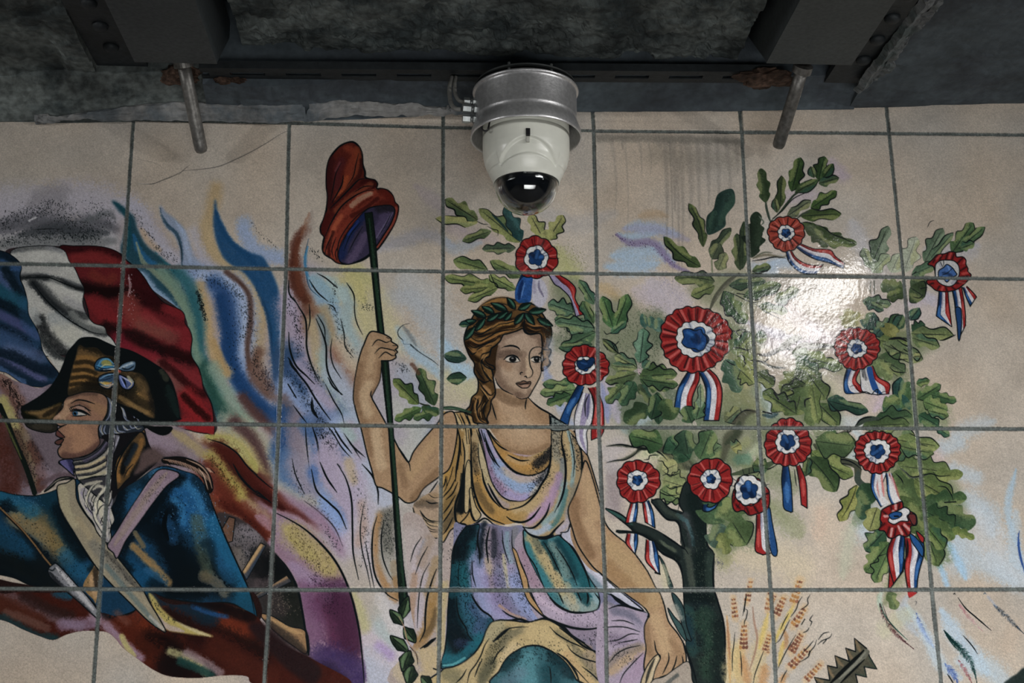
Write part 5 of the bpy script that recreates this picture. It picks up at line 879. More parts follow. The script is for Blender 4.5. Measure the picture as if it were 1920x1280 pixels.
# hair
PT('painted_woman_hair')
f('#3a2818', '300 560 400 480 460 470 450 540 440 640 440 720 400 800 330 760')
f('#5e4324', '150 440 160 360 210 250 270 150 340 90 420 50 520 38 620 60 720 80 820 120 880 200 930 280 955 330 955 400 935 470 920 500 950 520 945 560 925 600 945 640 920 680 868 715 862 660 880 600 870 540 870 490 865 400 840 370 760 380 710 360 690 325 640 345 560 370 510 385 480 440 440 480 400 510 380 580 330 600 310 640 400 700 420 800 438 900 430 950 400 990 390 1070 360 1150 370 1200 300 1200 240 1190 220 1130 170 1110 150 1090 200 1040 220 960 270 910 280 830 270 780 240 720 245 650 200 580 170 510', o=2.8)
for c, w, t, a in (('#8c6434', 13, '300 120 400 80 500 60 600 90', .95), ('#2a1c14', 12, '280 240 360 280 460 240 560 250 650 240', .9), ('#94692f', 9, '240 330 340 340 440 300 540 290 640 250 690 210', .9), ('#2a1c12', 9, '200 340 300 390 420 370 500 320 600 310 680 280', .9), ('#8a6030', 9, '190 400 260 440 350 410 440 380 520 350 600 330', .85), ('#2a1a12', 8, '190 450 270 480 380 450 470 400', .9), ('#9a7040', 9, '330 500 330 560 310 590', .9), ('#946838', 12, '240 520 290 560 380 480 460 420', .7), ('#24180f', 12, '170 460 200 560 280 620', .9), ('#211710', 16, '700 280 760 340 860 320 930 340', .95), ('#8a6238', 8, '720 240 800 290 860 290', .8), ('#33231a', 18, '880 300 920 380 890 470', .9), ('#8c623a', 9, '905 640 890 660 900 560', .8), ('#94693c', 8, '925 500 890 560 920 620 890 680', .8), ('#2b1e14', 12, '260 660 290 740 330 820', .9), ('#8a643a', 10, '330 640 370 700 390 760', .8), ('#99734a', 12, '330 860 380 900 390 950', .9), ('#8f6a40', 8, '250 960 300 960 280 1060 250 1100', .85), ('#241a10', 12, '340 960 330 1060 300 1130 350 1190', .9), ('#966c40', 8, '300 1000 270 1080 280 1160 340 1190', .85), ('#2a1e14', 9, '230 1000 220 1080 250 1170', .8), ('#775430', 14, '520 120 620 120 720 160', .8), ('#93683a', 8, '620 330 660 280 690 200', .8)): b(c, w, t, a, 0)
ink(2.4, 'K', '200 330 290 380 380 330 460 270 560 270 650 240 690 200', '190 390 280 440 380 400 450 360 540 340 620 330 680 300', '180 460 240 500 330 470 420 440 470 400 500 380', '700 260 700 320 740 370 790 370 840 350', '700 190 705 260 690 310', '170 500 230 560 300 500 400 480', '300 600 320 560 380 540 400 500', '315 620 340 670 400 700 430 700 420 670 370 650 330 600', '860 390 870 470 870 510 910 520 950 520', '870 690 920 670 945 640 930 610', '900 600 880 620', '290 820 330 880 390 940 430 910', '270 780 330 820 400 800', '240 960 280 1000 250 1090', '330 940 300 1020 270 1080 290 1160 350 1200', '390 960 330 1060 340 1140 370 1190', '245 650 240 720 280 800', '300 640 340 740 400 820', '230 1010 215 1080 160 1100'); ink(1.5, 'K', '250 200 340 170 420 200 520 180', '330 110 420 90 520 100 600 130', '760 150 840 200 900 280', '700 330 760 350 820 330', '250 410 330 390 400 360', '280 250 380 240 420 260')
for t, w, cc in (('220 300 300 350 400 310 470 270 560 262 660 225', 2.4, '#a8743c'), ('200 420 280 462 360 430 430 400 500 360 580 345', 2.2, '#a06c38'), ('190 500 240 540 320 500 400 455', 2.2, '#9a6a3a'), ('720 270 780 300 860 300 920 330', 2.2, '#9a6838'), ('730 310 800 340 860 335', 1.8, '#8a5c30'), ('890 370 900 440 890 490', 2, '#8a5c30'), ('330 700 370 760 410 800', 2.2, '#a0763e'), ('300 870 350 930 380 980', 2.2, '#ae8450'), ('270 960 250 1030 255 1100', 2.2, '#a87c48'), ('340 1010 300 1080 310 1150', 2.2, '#a87c48'), ('370 560 340 590 325 620', 2.2, '#b08048'), ('310 170 400 120 500 105', 2, '#a87848'), ('560 110 640 110 720 140', 2, '#8a6034'), ('900 560 925 600 915 650', 2, '#a87440')): s(w, t, cc, .75, own=False)
ink(1.6, 'K', '230 330 300 370 400 330 470 290 560 278', '210 440 290 480 370 450 440 415', '340 720 380 780 415 820', '280 980 262 1040 268 1100', '320 1020 300 1090', '740 290 800 318 880 312', '300 880 340 940 370 990', '260 700 300 760 340 800')
B('#7d5a38', 8, '270 150 340 80 440 40 560 40 640 60', .4)
# laurel wreath
PT('painted_laurel_wreath')
s(2, '640 150 560 170 460 180 350 220 260 280 200 360'); s(2, '640 150 740 170 830 210 900 250')
def bay(x0, y0, x1, y1, w, c='#1d3a30'):
    d = np.array([x1-x0, y1-y0], float); n = np.array([-d[1], d[0]])/np.hypot(*d)*w
    p = lambda q, k: (np.array([x0, y0])+d*q+n*k).tolist()
    f(c, sum([p(0, 0), p(.25, .42), p(.55, .5), p(.85, .2), p(1, 0), p(.85, -.2), p(.55, -.5), p(.25, -.42)], []), o=2.2)
    b('#3c6e58', w*.09, p(.2, .15)+p(.6, .2)+p(.9, .05), .9); b('#0c1c18', w*.09, p(.2, -.2)+p(.6, -.25)+p(.9, -.05), .9)
for q in ((545, 155, 395, 90, 60), (620, 145, 545, 40, 58), (650, 150, 770, 88, 60), (745, 175, 905, 150, 66), (350, 215, 215, 160, 60), (425, 180, 312, 122, 56), (260, 250, 105, 290, 56), (255, 345, 345, 225, 56), (360, 255, 470, 185, 54), (455, 235, 555, 165, 50), (520, 250, 590, 175, 50), (615, 285, 700, 180, 60), (710, 180, 800, 290, 62), (825, 235, 968, 300, 60), (150, 430, 250, 305, 60)): bay(*q)
PT('painted_dress')
Z(740, 740, 4.571)
# small green drape over the shoulder
s(4, '400 110 480 105 560 120 650 150', '#2c4434', tp=0); s(2, '400 125 480 125 560 135 640 160'); B('#3c5a44', 6, '400 120 500 115 600 140', .8)
# ---- staff runs over the arm; hand over the staff
PT('painted_staff'); Z(0, 0, 1)
f('#17261e', '715 676 728 676 733 740 740 850 748 960 756 1060 763 1110 768 1140 750 1140 748 1110 741 1000 736 920 729 810 719 720', sm=0, o=2.2)
b('#24402e', 8, '722 680 730 780 742 900 752 1040 760 1130', .9); b('#0c1412', 5, '716 690 726 780 736 900 746 1040', .8); dots(120, '722 700 732 800 742 900 755 1100', '3c5a44', .7, 3)
PT('painted_vine')
Z(400, 860, 3.048)
def oval(x0, y0, x1, y1, w, col='#33482e', dk='#15241c', hi='#5a7450'):
    d = np.array([x1-x0, y1-y0], float); n = np.array([-d[1], d[0]])/np.hypot(*d)*w
    p = lambda q, k: (np.array([x0, y0])+d*q+n*k).tolist()
    f(col, sum([p(0, 0), p(.2, .3), p(.35, .42), p(.5, .52), p(.62, .4), p(.85, .2), p(1, 0), p(.88, -.22), p(.7, -.38), p(.5, -.46), p(.38, -.5), p(.2, -.25)], []), o=2.2, tex=.6)
    b(hi, w*.12, p(.15, .2)+p(.5, .25)+p(.8, .1), .9); b(dk, w*.14, p(.15, -.2)+p(.5, -.3)+p(.8, -.1), .9); s(1.6, p(.05, 0)+p(.5, .03)+p(.9, 0))
for q in ((1070, 920, 1115, 785, 66), (1085, 950, 1010, 862, 62), (1090, 960, 1155, 1050, 70), (1115, 1105, 1012, 1010, 66), (1125, 1095, 1080, 1215, 84), (1140, 1180, 1110, 1290, 84), (1190, 1240, 1245, 1300, 60)): oval(*q)
s(1.6, '1060 900 1090 960 1110 1040 1150 1100 1170 1160', '#a07a60')
# leaf spray by the elbow
PT('painted_leaf_spray')
Z(400, 560, 4)
leaf(1540, 790, 1350, 600, 34, '#566a34', 2, 3, 2, '#1f3a24'); leaf(1660, 800, 1540, 520, 34, '#3a5434', 2, 4, 1.6, '#1c3020'); B('#5a3a2c', 10, '1490 490 1540 560', .8)
leaf(1560, 820, 1360, 910, 26, '#4c6a38', 2, 8, 1.2, '#1f3a24'); leaf(1700, 830, 1500, 900, 24, '#44623a', 2, 9, 1.2, '#1c3420'); leaf(1560, 810, 1700, 860, 22, '#34502f', 1, 2, 0); s(3, '1540 780 1580 795 1620 800', '#2a3024')
PT('painted_vine')
ink(1.5, 'K', '1470 185 1420 200 1385 240 1390 280 1420 310 1430 340 1480 340', '1480 350 1560 410 1640 460 1690 500'); s(3, '1480 345 1530 390', a=.8); B('#5a6268', 10, '1420 200 1470 270 1520 350', .6); B('#8fa8bc', 22, '1420 320 1540 440 1620 500 1700 600', .6)
PT('painted_leaf_spray')
leaf(1900, 450, 1725, 425, 24, '#2f5044', 0, 5, 1.8, '#1c302c'); leaf(1900, 590, 1750, 600, 22, '#33543c', 0, 6, 1.8, '#1c3028'); leaf(1920, 190, 1845, 195, 12, '#1f4a3c', 0, 7, 2); 
# ---- tree of liberty: soft foliage masses
PT('painted_tree'); Z(0, 0, 1)
for c, w, t, a in (('#7c8058', 50, '1040 530 1070 560 1060 590', .7), ('#5f7052', 50, '1060 590 1100 620 1110 650', .8), ('#4f6248', 40, '1050 640 1070 650', .7), ('#6f7658', 50, '1130 620 1170 640 1200 620', .6), ('#4a5c46', 70, '1150 680 1200 700 1240 720', .9), ('#5a6a50', 40, '1200 590 1230 600 1240 630', .7), ('#44584a', 34, '1215 610 1235 640', .7), ('#3c5440', 70, '1160 770 1200 760 1240 770', .9), ('#3c5440', 60, '1250 730 1300 770 1360 790', .8), ('#5a6a4c', 60, '1300 740 1320 780', .8), ('#7a7e56', 70, '1360 640 1390 680 1420 720', .7), ('#6c7650', 60, '1350 740 1390 770 1380 800', .8), ('#8c8656', 40, '1390 740 1410 760', .8), ('#5c6c4c', 60, '1360 620 1400 640', .7),
  ('#44583c', 60, '1190 810 1240 830 1280 850 1300 870', .9), ('#51654a', 60, '1300 820 1340 850 1330 880', .9), ('#66744c', 60, '1370 850 1400 870 1420 900', .9), ('#5c6c44', 60, '1430 880 1480 900', .7), ('#5c6c44', 50, '1240 880 1270 900 1260 930', .9), ('#48603e', 60, '1340 960 1360 1000 1350 1020', .9), ('#56684a', 50, '1390 980 1410 1010', .8), ('#6b7848', 50, '1440 940 1480 980 1500 1000', .6), ('#7c7f4c', 44, '1350 1030 1360 1050', .7), ('#4c5e3c', 50, '1440 790 1430 830', .6), ('#5c6a40', 40, '1480 740 1520 720 1560 760', .8),
  ('#5a6c48', 60, '1500 760 1530 790', .7), ('#5f6e48', 50, '1560 690 1610 700 1660 680', .5), ('#55683f', 60, '1650 640 1700 640', .6), ('#4c5f3c', 60, '1640 680 1680 700', .8), ('#47603e', 60, '1660 780 1690 770 1720 790', .9), ('#5f7448', 60, '1720 740 1750 770 1770 790', .7), ('#506638', 50, '1520 830 1560 850', .6), ('#5a6c40', 50, '1540 870 1600 860', .5), ('#54683c', 70, '1690 890 1720 920 1740 950', .9), ('#4c6038', 70, '1700 940 1740 970 1790 970', .9), ('#506638', 50, '1750 1000 1760 1040', .9), ('#4c6038', 40, '1620 930 1610 970', .7), ('#56683c', 40, '1700 1010 1680 1080 1660 1130', .6), ('#7a7450', 30, '1360 640 1380 660', .5), ('#96905a', 34, '1600 620 1610 600', .6), ('#8a8458', 40, '1690 610 1680 630', .6), ('#aaa79c', 60, '1440 640 1490 680 1540 700', .4), ('#b0a696', 60, '1570 730 1600 760', .6), ('#4c603c', 60, '1720 860 1700 880', .6), ('#6c7858', 50, '1350 520 1380 540 1420 540', .5)):
    B(c, w*1.1, t, a*.85, own=False, tex=1.2)
for c, t in (('#5f6a50', '1040 530 1080 520 1120 560 1180 560 1210 600 1240 580 1250 640 1240 700 1260 760 1300 800 1340 780 1400 760 1430 800 1420 850 1380 880 1330 880 1280 860 1230 840 1180 820 1150 780 1140 720 1080 650 1050 620 1040 580'), ('#66704e', '1360 600 1400 620 1430 680 1440 740 1480 700 1520 690 1560 720 1580 780 1560 820 1500 800 1440 820 1400 800 1350 780 1360 700'), ('#5c6a48', '1600 640 1640 610 1700 620 1760 640 1740 660 1690 690 1640 690'), ('#56683f', '1640 790 1690 760 1720 720 1760 740 1750 780 1700 810 1700 850 1740 870 1790 900 1810 960 1780 1000 1760 1050 1730 1000 1690 960 1700 900 1640 870'), ('#5c6a48', '1340 920 1400 930 1410 980 1380 1030 1345 1040 1335 980'), ('#66704c', '1240 860 1290 870 1290 920 1240 940 1235 900'), ('#66704e', '1290 540 1350 510 1420 510 1440 540 1400 590 1340 580')):
    f(c, t, e=7, a=.62, own=False)
for c, w, t, a in (('#a49cae', 30, '1130 700 1150 760 1160 790', .8), ('#b0a2a6', 26, '1180 690 1200 690', .6), ('#a9a7b4', 26, '1390 600 1440 620 1500 640', .7), ('#aab4b8', 26, '1430 720 1450 760 1440 780', .8), ('#b5ad96', 26, '1500 690 1560 720 1580 760', .6), ('#a8a070', 24, '1370 700 1400 720', .6), ('#9fb0bc', 22, '1240 770 1200 790', .6), ('#b2a0ae', 28, '1620 730 1660 740 1640 770', .7), ('#a8b6bc', 24, '1590 800 1620 830 1580 870', .7), ('#a49a5e', 26, '1250 860 1270 900', .7), ('#a39a62', 24, '1700 900 1730 880', .5), ('#a8b090', 24, '1400 860 1420 840', .6)):
    B(c, w, t, a)
dots(500, '1170 620 1200 600 1230 590 1240 640 1200 680', '3a4a34', .9, 16); dots(300, '1040 600 1080 620 1060 640 1100 660', '2c3c2c', .9, 14); dots(300, '1150 690 1220 690 1160 640', '3a4a34', .8, 18); dots(200, '1030 640 1020 600', '303a30', .8, 8); dots(200, '1180 560 1200 580 1240 575', '555e44', .7, 14)
B('#7f8cb0', 26, '1022 690 1034 730 1060 770', .8); B('#8f9cb8', 22, '1040 740 1060 780 1080 800', .7); B('#9098a8', 24, '1030 640 1026 680', .5); B('#7c84a8', 20, '1128 720 1136 760 1140 790', .8)
# leaves left of the wreath (upper left spray)
Z(800, 360, 4.795)
leaf(460, 270, 80, 240, 24, 'y', 1, 1, 2.2, 'g', .0, 1, 0); leaf(460, 250, 165, 65, 32, '#5c6a40', 2, 2, 2.4, '#2a4638'); leaf(840, 450, 470, 150, 36, '#6f7a44', 2, 3, 2, '#3c5a40'); leaf(850, 440, 700, 130, 30, '#20484a', 2, 4, 1.6, '#173438', 0, 1, 0, '#3c6a6c'); s(5, '590 205 650 260 730 350', '#1c3a3a')
leaf(580, 350, 320, 440, 22, '#5c6c44', 1, 5, 1.8, '#33492f'); leaf(800, 500, 500, 510, 24, '#4c5e48', 2, 6, 1.8, '#2c4434'); leaf(550, 700, 240, 610, 30, '#5c6e3e', 1, 7, 2, '#3c5434'); leaf(860, 760, 570, 620, 28, '#5f7040', 1, 8, 2, '#33492f'); leaf(640, 850, 155, 770, 30, '#647540', 2, 9, 2.2, '#3c5434'); leaf(650, 850, 300, 880, 26, '#69763f', 2, 10, 1.8, '#3c5434'); leaf(640, 860, 370, 975, 22, '#6c7a42', 1, 11, 2, '#3c5434'); leaf(800, 880, 560, 750, 26, '#6b7b44', 2, 12, 2, '#44593a')
ink(1.6, 'K', '450 260 500 285 550 290', '550 310 600 335 640 345 640 390', '560 700 600 800 640 860 720 860')
leaf(1060, 440, 930, 200, 32, '#84854e', 2, 13, 2.2, '#5c6c3c'); leaf(1090, 430, 1230, 210, 32, '#84854e', 2, 14, 2.2, '#5c6c3c'); leaf(1100, 440, 1060, 340, 30, '#84864c', 0, 2, 0, 'y')
# ribbons of the upper left cockade
PT('painted_cockade')
ribbon('850 740 800 860 795 960 830 1000', '950 760 950 860 940 940 920 990', 'U', 0); f('#a6a4b2', '950 770 1040 790 1080 860 1085 950 1040 1030 990 1030 950 960', e=1); b('#55506c', 7, '1010 800 1010 860 1050 940', .8); b('#7c7690', 12, '960 800 970 900', .6)
f('#234f94', '880 760 950 760 945 860 940 960 920 990 880 960 830 985 800 960 800 880 830 810', e=0, tex=.6); b('#12285c', 10, '860 800 840 900 830 960', .8); b('#5f8cc8', 5, '880 820 860 900 850 950', .7)
ribbon('1100 750 1150 830 1200 860 1280 940 1320 1040 1340 1120', '1200 750 1280 800 1340 870 1335 960 1390 1060 1405 1100', 'NR', 2)
rosette(985, 590, 39, 22, 13.5, 3, 10, 1.0)
# crown of leaves right of the wreath
PT('painted_tree')
leaf(1510, 1010, 1370, 790, 26, '#4a6a4c', 1, 20, 1.8); leaf(1320, 1080, 1090, 1000, 36, '#4c6c54', 2, 21, 2.2, '#31503c'); leaf(1450, 1200, 1150, 1140, 34, '#49684c', 2, 22, 2, '#31503c'); leaf(1500, 1180, 1400, 980, 30, '#47633e', 1, 23, 1.8)
Z(1010, 540, 4)
leaf(430, 330, 160, 460, 34, '#4c6a48', 2, 24, 2.2, '#2e4a38'); leaf(420, 300, 120, 250, 36, '#4f6e54', 2, 25, 2.2, '#31503c'); leaf(400, 420, 150, 450, 24, '#3d5a40', 1, 26, 2); leaf(560, 300, 480, 60, 34, '#42683c', 1, 27, 2.2, '#2a4c30'); leaf(575, 300, 670, 45, 34, '#466a3c', 1, 28, 2.2, '#2a4c30'); leaf(540, 340, 660, 250, 20, '#41684a', 1, 29, 1.6); leaf(600, 490, 480, 380, 16, '#4f5c3c', 0, 30, 2.2); 
leaf(760, 560, 790, 300, 38, '#4a7058', 2, 31, 2.2, '#31503f', .0, 1, 1, '#7f9a84'); leaf(730, 640, 500, 700, 30, '#56663f', 2, 32, 2.4, '#334a30'); leaf(740, 600, 570, 500, 28, '#6c7850', 1, 33, 1.8); leaf(770, 640, 960, 600, 30, '#4c633a', 2, 34, 2.2, '#2c4428'); leaf(760, 680, 980, 760, 30, '#405c38', 2, 35, 2, '#2a4230'); leaf(640, 720, 510, 860, 34, '#4f653e', 2, 36, 1.6); leaf(720, 700, 620, 880, 38, '#36583e', 2, 37, 1.2, '#22402c'); leaf(750, 720, 850, 860, 24, '#3a4c34', 1, 38, 0); leaf(820, 880, 640, 1000, 44, '#30482e', 1, 39, 0, '#203420'); leaf(900, 1020, 890, 780, 28, '#2c4a34', 1, 40, 1.8, '#1a3424'); leaf(540, 580, 740, 600, 20, '#66744c', 1, 41, 1.4); leaf(780, 600, 830, 540, 16, '#4a6850', 0, 42, 1); leaf(850, 300, 840, 210, 20, '#3f6458', 0, 43, 0); leaf(900, 330, 900, 220, 24, '#48685c', 0, 44, 0); leaf(800, 300, 775, 190, 14, '#3f6458', 0, 45, 0)
B('#b59aa4', 8, '750 610 765 650 800 650', .8); ink(1.6, 'K', '755 630 770 645 800 650', '360 230 400 270 420 320', '380 140 410 190 410 220', '490 320 510 345 550 330', '530 430 590 480 620 500', '550 410 580 470', '600 400 560 440')
# face-side leaves
leaf(270, 740, 30, 720, 32, '#40603f', 1, 46, 1.8, '#284830'); leaf(290, 760, 10, 790, 30, '#5c7448', 2, 47, 2, '#3c5a38'); leaf(240, 800, 60, 870, 28, '#3c5c38', 2, 48, 1.8, '#26442c')
PT('painted_cockade')
ribbon('300 715 240 820 190 920 160 990', '340 740 300 840 250 920 220 1030', 'U'); ribbon('330 780 290 880 270 960 270 1040 290 1160 360 1250', '400 800 420 900 400 1000 360 1080 365 1160 365 1240', 'WNW'); ribbon('370 750 410 830 410 920 395 1060 395 1140', '430 740 480 860 490 960 490 1060 470 1110', 'RR'); s(3, '380 790 350 860 350 960', a=.8); s(2.4, '395 800 415 900 395 1030'); B('#4b4a72', 7, '380 800 370 900 365 980', .9)
rosette(350, 580, 43, 19, 11, 5, 13, .86, dx=-1, dy=0); Z(1010, 540, 4); f('#12305c', '290 545 320 540 340 530 360 550 390 520 420 530 410 570 390 590 360 600 330 615 300 600 285 570', o=1.4, tex=.5); b('#2f5c9c', 5, '320 560 360 570', .6)
PT('painted_tree')
# upper middle branch
Z(1110, 340, 4.795)
s(9, '1060 1150 1100 1060 1170 960 1250 880 1320 830', '#4a4c3e', .9); s(5, '1100 1080 1180 970 1280 880', '#6c6a58', .6); s(3, '1080 820 1075 700', '#6c7258')
leaf(975, 770, 645, 500, 30, '#40542c', 2, 50, 2.6, '#2a3c24', -.06); leaf(1000, 590, 870, 200, 24, '#44552f', 2, 51, 2.2, '#2c3c26', .08); leaf(1040, 480, 1260, 70, 46, '#24403a', 1, 52, 0, '#162c28', 0, 1, 0, '#3c5c48'); leaf(1060, 470, 1110, 260, 20, '#26443a', 0, 53, 0, '#1b302a', 0, 1, 0, '#3c5a48'); leaf(1060, 640, 1250, 420, 26, '#3c4c38', 1, 54, 1.4, '#28362a'); leaf(1080, 700, 1150, 560, 30, '#4c583f', 0, 55, 1.2, '#323e30'); leaf(1330, 800, 1300, 470, 28, '#3c4c30', 2, 56, 1.8, '#28362a'); leaf(1350, 790, 1365, 360, 22, '#33452c', 1, 57, 1.2, '#222f22'); leaf(1440, 680, 1480, 270, 34, '#1d3024', 2, 58, 0, '#101c16', 0, 1, 0, '#3a4c38'); leaf(1130, 800, 1200, 640, 30, '#6c7250', 1, 59, 1.2, '#525e44')
leaf(1100, 900, 740, 870, 36, '#505f3c', 1, 60, 2, '#38523c', .05); leaf(1100, 940, 890, 1030, 26, '#626f40', 1, 61, 2, '#4a5a38'); leaf(1230, 940, 1560, 900, 26, '#3f5640', 1, 62, 1.6, '#2c4434'); leaf(1180, 990, 1380, 1280, 42, '#405c3a', 2, 63, 2.4, '#294434', .04); leaf(1440, 820, 1610, 770, 18, '#4c6038', 1, 64, 2); leaf(1360, 1040, 1700, 930, 34, '#45603a', 1, 65, 2.2, '#2f4a30'); leaf(1640, 1080, 1860, 970, 30, '#56683f', 1, 66, 1.8); leaf(1500, 1120, 1760, 1170, 26, '#56663c', 1, 67, 1.6)
ink(1.8, 'K', '1200 990 1280 1020 1360 1060 1440 1090 1520 1080', '1300 1010 1370 1020', '1460 1100 1580 1180 1700 1240'); B('#66604c', 8, '1450 690 1560 660 1700 680 1745 670', .9); s(2.6, '1440 715 1540 700 1640 680 1740 690'); s(3, '1450 690 1540 640 1620 640', '#4c5240', .8)
# top right spray
Z(1400, 270, 4.742)
s(5, '215 700 195 640 175 560 170 500', '#38463a'); leaf(170, 520, 125, 215, 30, '#35492a', 2, 70, 0, '#20341c', 0, 1, 1); s(4, '220 680 300 600 380 500 440 440 560 380 680 300', '#2c3c2c'); s(2, '230 660 310 600 380 520 440 470 560 420')
leaf(300, 560, 310, 280, 24, '#3c4c2a', 1, 71, 2, '#26381e'); leaf(270, 610, 250, 480, 16, '#4c5838', 0, 72, 1.8); leaf(400, 420, 480, 120, 34, '#345026', 2, 73, 2.4, '#1e341a'); leaf(640, 320, 690, 110, 30, '#34502a', 2, 74, 2.2, '#1e341a'); leaf(600, 300, 570, 200, 16, '#43583a', 0, 75, 2); leaf(680, 300, 770, 175, 18, '#2c4624', 0, 76, 2); leaf(640, 350, 820, 300, 22, '#44583a', 1, 77, 2); leaf(430, 430, 640, 320, 20, '#3c5430', 0, 78, 2)
leaf(360, 640, 570, 500, 24, '#5c644c', 1, 79, 2.2, '#44503c'); leaf(570, 570, 800, 420, 28, '#3c5a28', 2, 80, 2.2, '#26401e'); leaf(480, 640, 840, 620, 28, '#44582c', 1, 81, 2.4, '#2c4022'); leaf(500, 700, 980, 890, 38, '#44582f', 3, 82, 0, '#2a3c24', .08); leaf(530, 720, 720, 920, 30, '#4f5c42', 2, 83, 0, '#343f2c'); ink(2.2, 'K', '490 700 540 695 580 710', '600 710 680 740 760 800 860 840 960 890'); s(4, '450 660 500 620 560 600', '#3c463a')
leaf(40, 1010, 90, 600, 44, '#1d3020', 3, 84, 0, '#101a12', 0, 1, 0, '#3a4c38'); leaf(50, 1130, 210, 1080, 20, '#4c6038', 1, 85, 2.2); s(3, '110 640 150 690 130 720', '#5a6458')
PT('painted_cockade')
ribbon('345 950 370 1040 430 1110 500 1150 620 1155', '400 950 440 1010 520 1060 620 1080 680 1070', 'UWR', 1.6); ribbon('440 920 520 980 620 1030 740 1060 860 1110', '480 885 600 930 740 940 790 1000 870 1060', 'UWR', 1.6)
rosette(350, 795, 34, 15.5, 8, 8, 12, .95, col='#93382a', dx=0, dy=-1)
# right upper cockade spray
PT('painted_tree')
Z(1540, 400, 5.05)
leaf(460, 520, 630, 120, 38, '#5c6e58', 2, 90, 2, '#3f5440', 0, 1, 1, '#9aa890'); leaf(470, 520, 390, 330, 24, '#7c8c70', 1, 91, 1.4, '#5c6c54'); leaf(480, 560, 640, 390, 30, '#8c9a7c', 1, 92, 1.2, '#64745c'); leaf(660, 560, 740, 380, 34, '#a0a890', 1, 93, 1, '#7c8a70'); leaf(780, 560, 900, 220, 40, '#a2a894', 2, 94, 1, '#8a9480'); leaf(980, 460, 1150, 140, 34, '#5c7058', 2, 95, 1.8, '#3f5844', 0, 1, 1, '#8c9c80'); leaf(1020, 440, 1250, 180, 20, '#5c7458', 1, 96, 2, '#3f5844'); leaf(1240, 370, 1440, 90, 38, '#48663f', 2, 97, 2.4, '#2f4c34'); leaf(1300, 330, 1550, 130, 26, '#527048', 1, 98, 2.2, '#3c5a3c'); leaf(1320, 330, 1450, 280, 22, '#527048', 1, 99, 2)
leaf(860, 580, 1080, 480, 30, '#4f6c50', 1, 100, 1.2, '#3c5a44'); leaf(1000, 680, 840, 640, 34, '#44583a', 1, 101, 0, '#2c3f28'); leaf(840, 700, 980, 790, 46, '#3c5030', 0, 102, 2.2, '#283820'); leaf(780, 720, 560, 680, 44, '#4f6040', 2, 103, 0, '#334530'); leaf(800, 740, 620, 800, 30, '#44582f', 1, 104, 1.2, '#2f4128'); leaf(390, 830, 660, 860, 30, '#5a6f54', 2, 105, 2.2, '#3f5844'); leaf(420, 840, 590, 920, 22, '#3f5c48', 1, 106, 1.8); s(2.4, '470 640 460 720 470 760', '#3c4438', .8); s(2.4, '500 640 500 760', '#3c4438', .8)
ink(1.8, 'K', '940 710 1000 700', '870 790 930 800 960 770', '860 580 900 550')
leaf(420, 1100, 500, 940, 38, '#33564a', 1, 107, 2.4, '#1f3c34'); leaf(500, 1160, 660, 1000, 34, '#33564a', 2, 108, 2, '#1f3c34'); leaf(640, 1140, 730, 950, 34, '#3c5a38', 1, 109, 2.2, '#26402a'); leaf(700, 1100, 770, 960, 24, '#32543c', 0, 110, 2.2); leaf(840, 1010, 930, 895, 22, '#31584a', 0, 111, 2.4); leaf(860, 1120, 980, 1050, 34, '#33583c', 2, 112, 2, '#1f3c28'); leaf(850, 1140, 1250, 1150, 34, '#647244', 1, 113, 2.4, '#46583a'); leaf(860, 1180, 1120, 1260, 30, '#5c6e44', 1, 114, 2.2); leaf(540, 1200, 860, 1260, 40, '#62723f', 1, 115, 2, '#46582f'); leaf(620, 1160, 680, 1050, 40, '#6c6e38', 1, 116, 0, '#5a5c30'); s(5, '640 1190 740 1180 810 1210'); s(3, '1120 1200 1150 1200 1200 1180 1270 1150')
leaf(240, 1090, 260, 900, 36, '#8a8650', 2, 117, 0, '#6a6c40', 0, .8); leaf(280, 1060, 350, 930, 24, '#7c7a48', 1, 118, 0, '#6a6c40', 0, .8)
PT('painted_cockade')
ribbon('1115 740 1105 850 1090 960 1100 980 1230 1070', '1200 740 1210 860 1225 980 1235 1070', 'UWR', 2); ribbon('1240 730 1260 840 1280 1000 1300 1190', '1330 700 1350 820 1365 960 1365 1060', 'UWR', 2); f('#1c4278', '1270 900 1320 900 1330 1000 1325 1100 1310 1195 1295 1190 1285 1060', o=2); ribbon('1340 700 1370 790 1410 880', '1380 690 1440 750 1470 790', 'UWR', 2)
f('R', '1010 480 1060 430 1100 390 1170 380 1220 360 1270 370 1280 410 1340 410 1370 440 1370 480 1390 520 1390 550 1420 580 1400 620 1340 680 1280 720 1190 740 1090 730 1040 690 1000 660 1005 630 1080 620 1080 560 1060 500', o=2.4, tex=.6)
for q in ('1060 460 1100 400', '1120 440 1150 385', '1180 430 1200 370', '1240 430 1260 380', '1290 470 1340 420', '1320 540 1380 500', '1320 600 1400 590', '1280 660 1360 650', '1240 700 1270 720', '1180 700 1190 735', '1120 690 1100 720', '1060 660 1030 670'): b('#5c1214', 6, q, .8); s(1.4, q, a=.8)
for q in ('1090 430 1130 395', '1210 420 1230 375', '1350 470 1360 450', '1340 570 1390 560', '1310 650 1370 660', '1150 700 1140 725'): b('#c0504a', 7, q, .7)
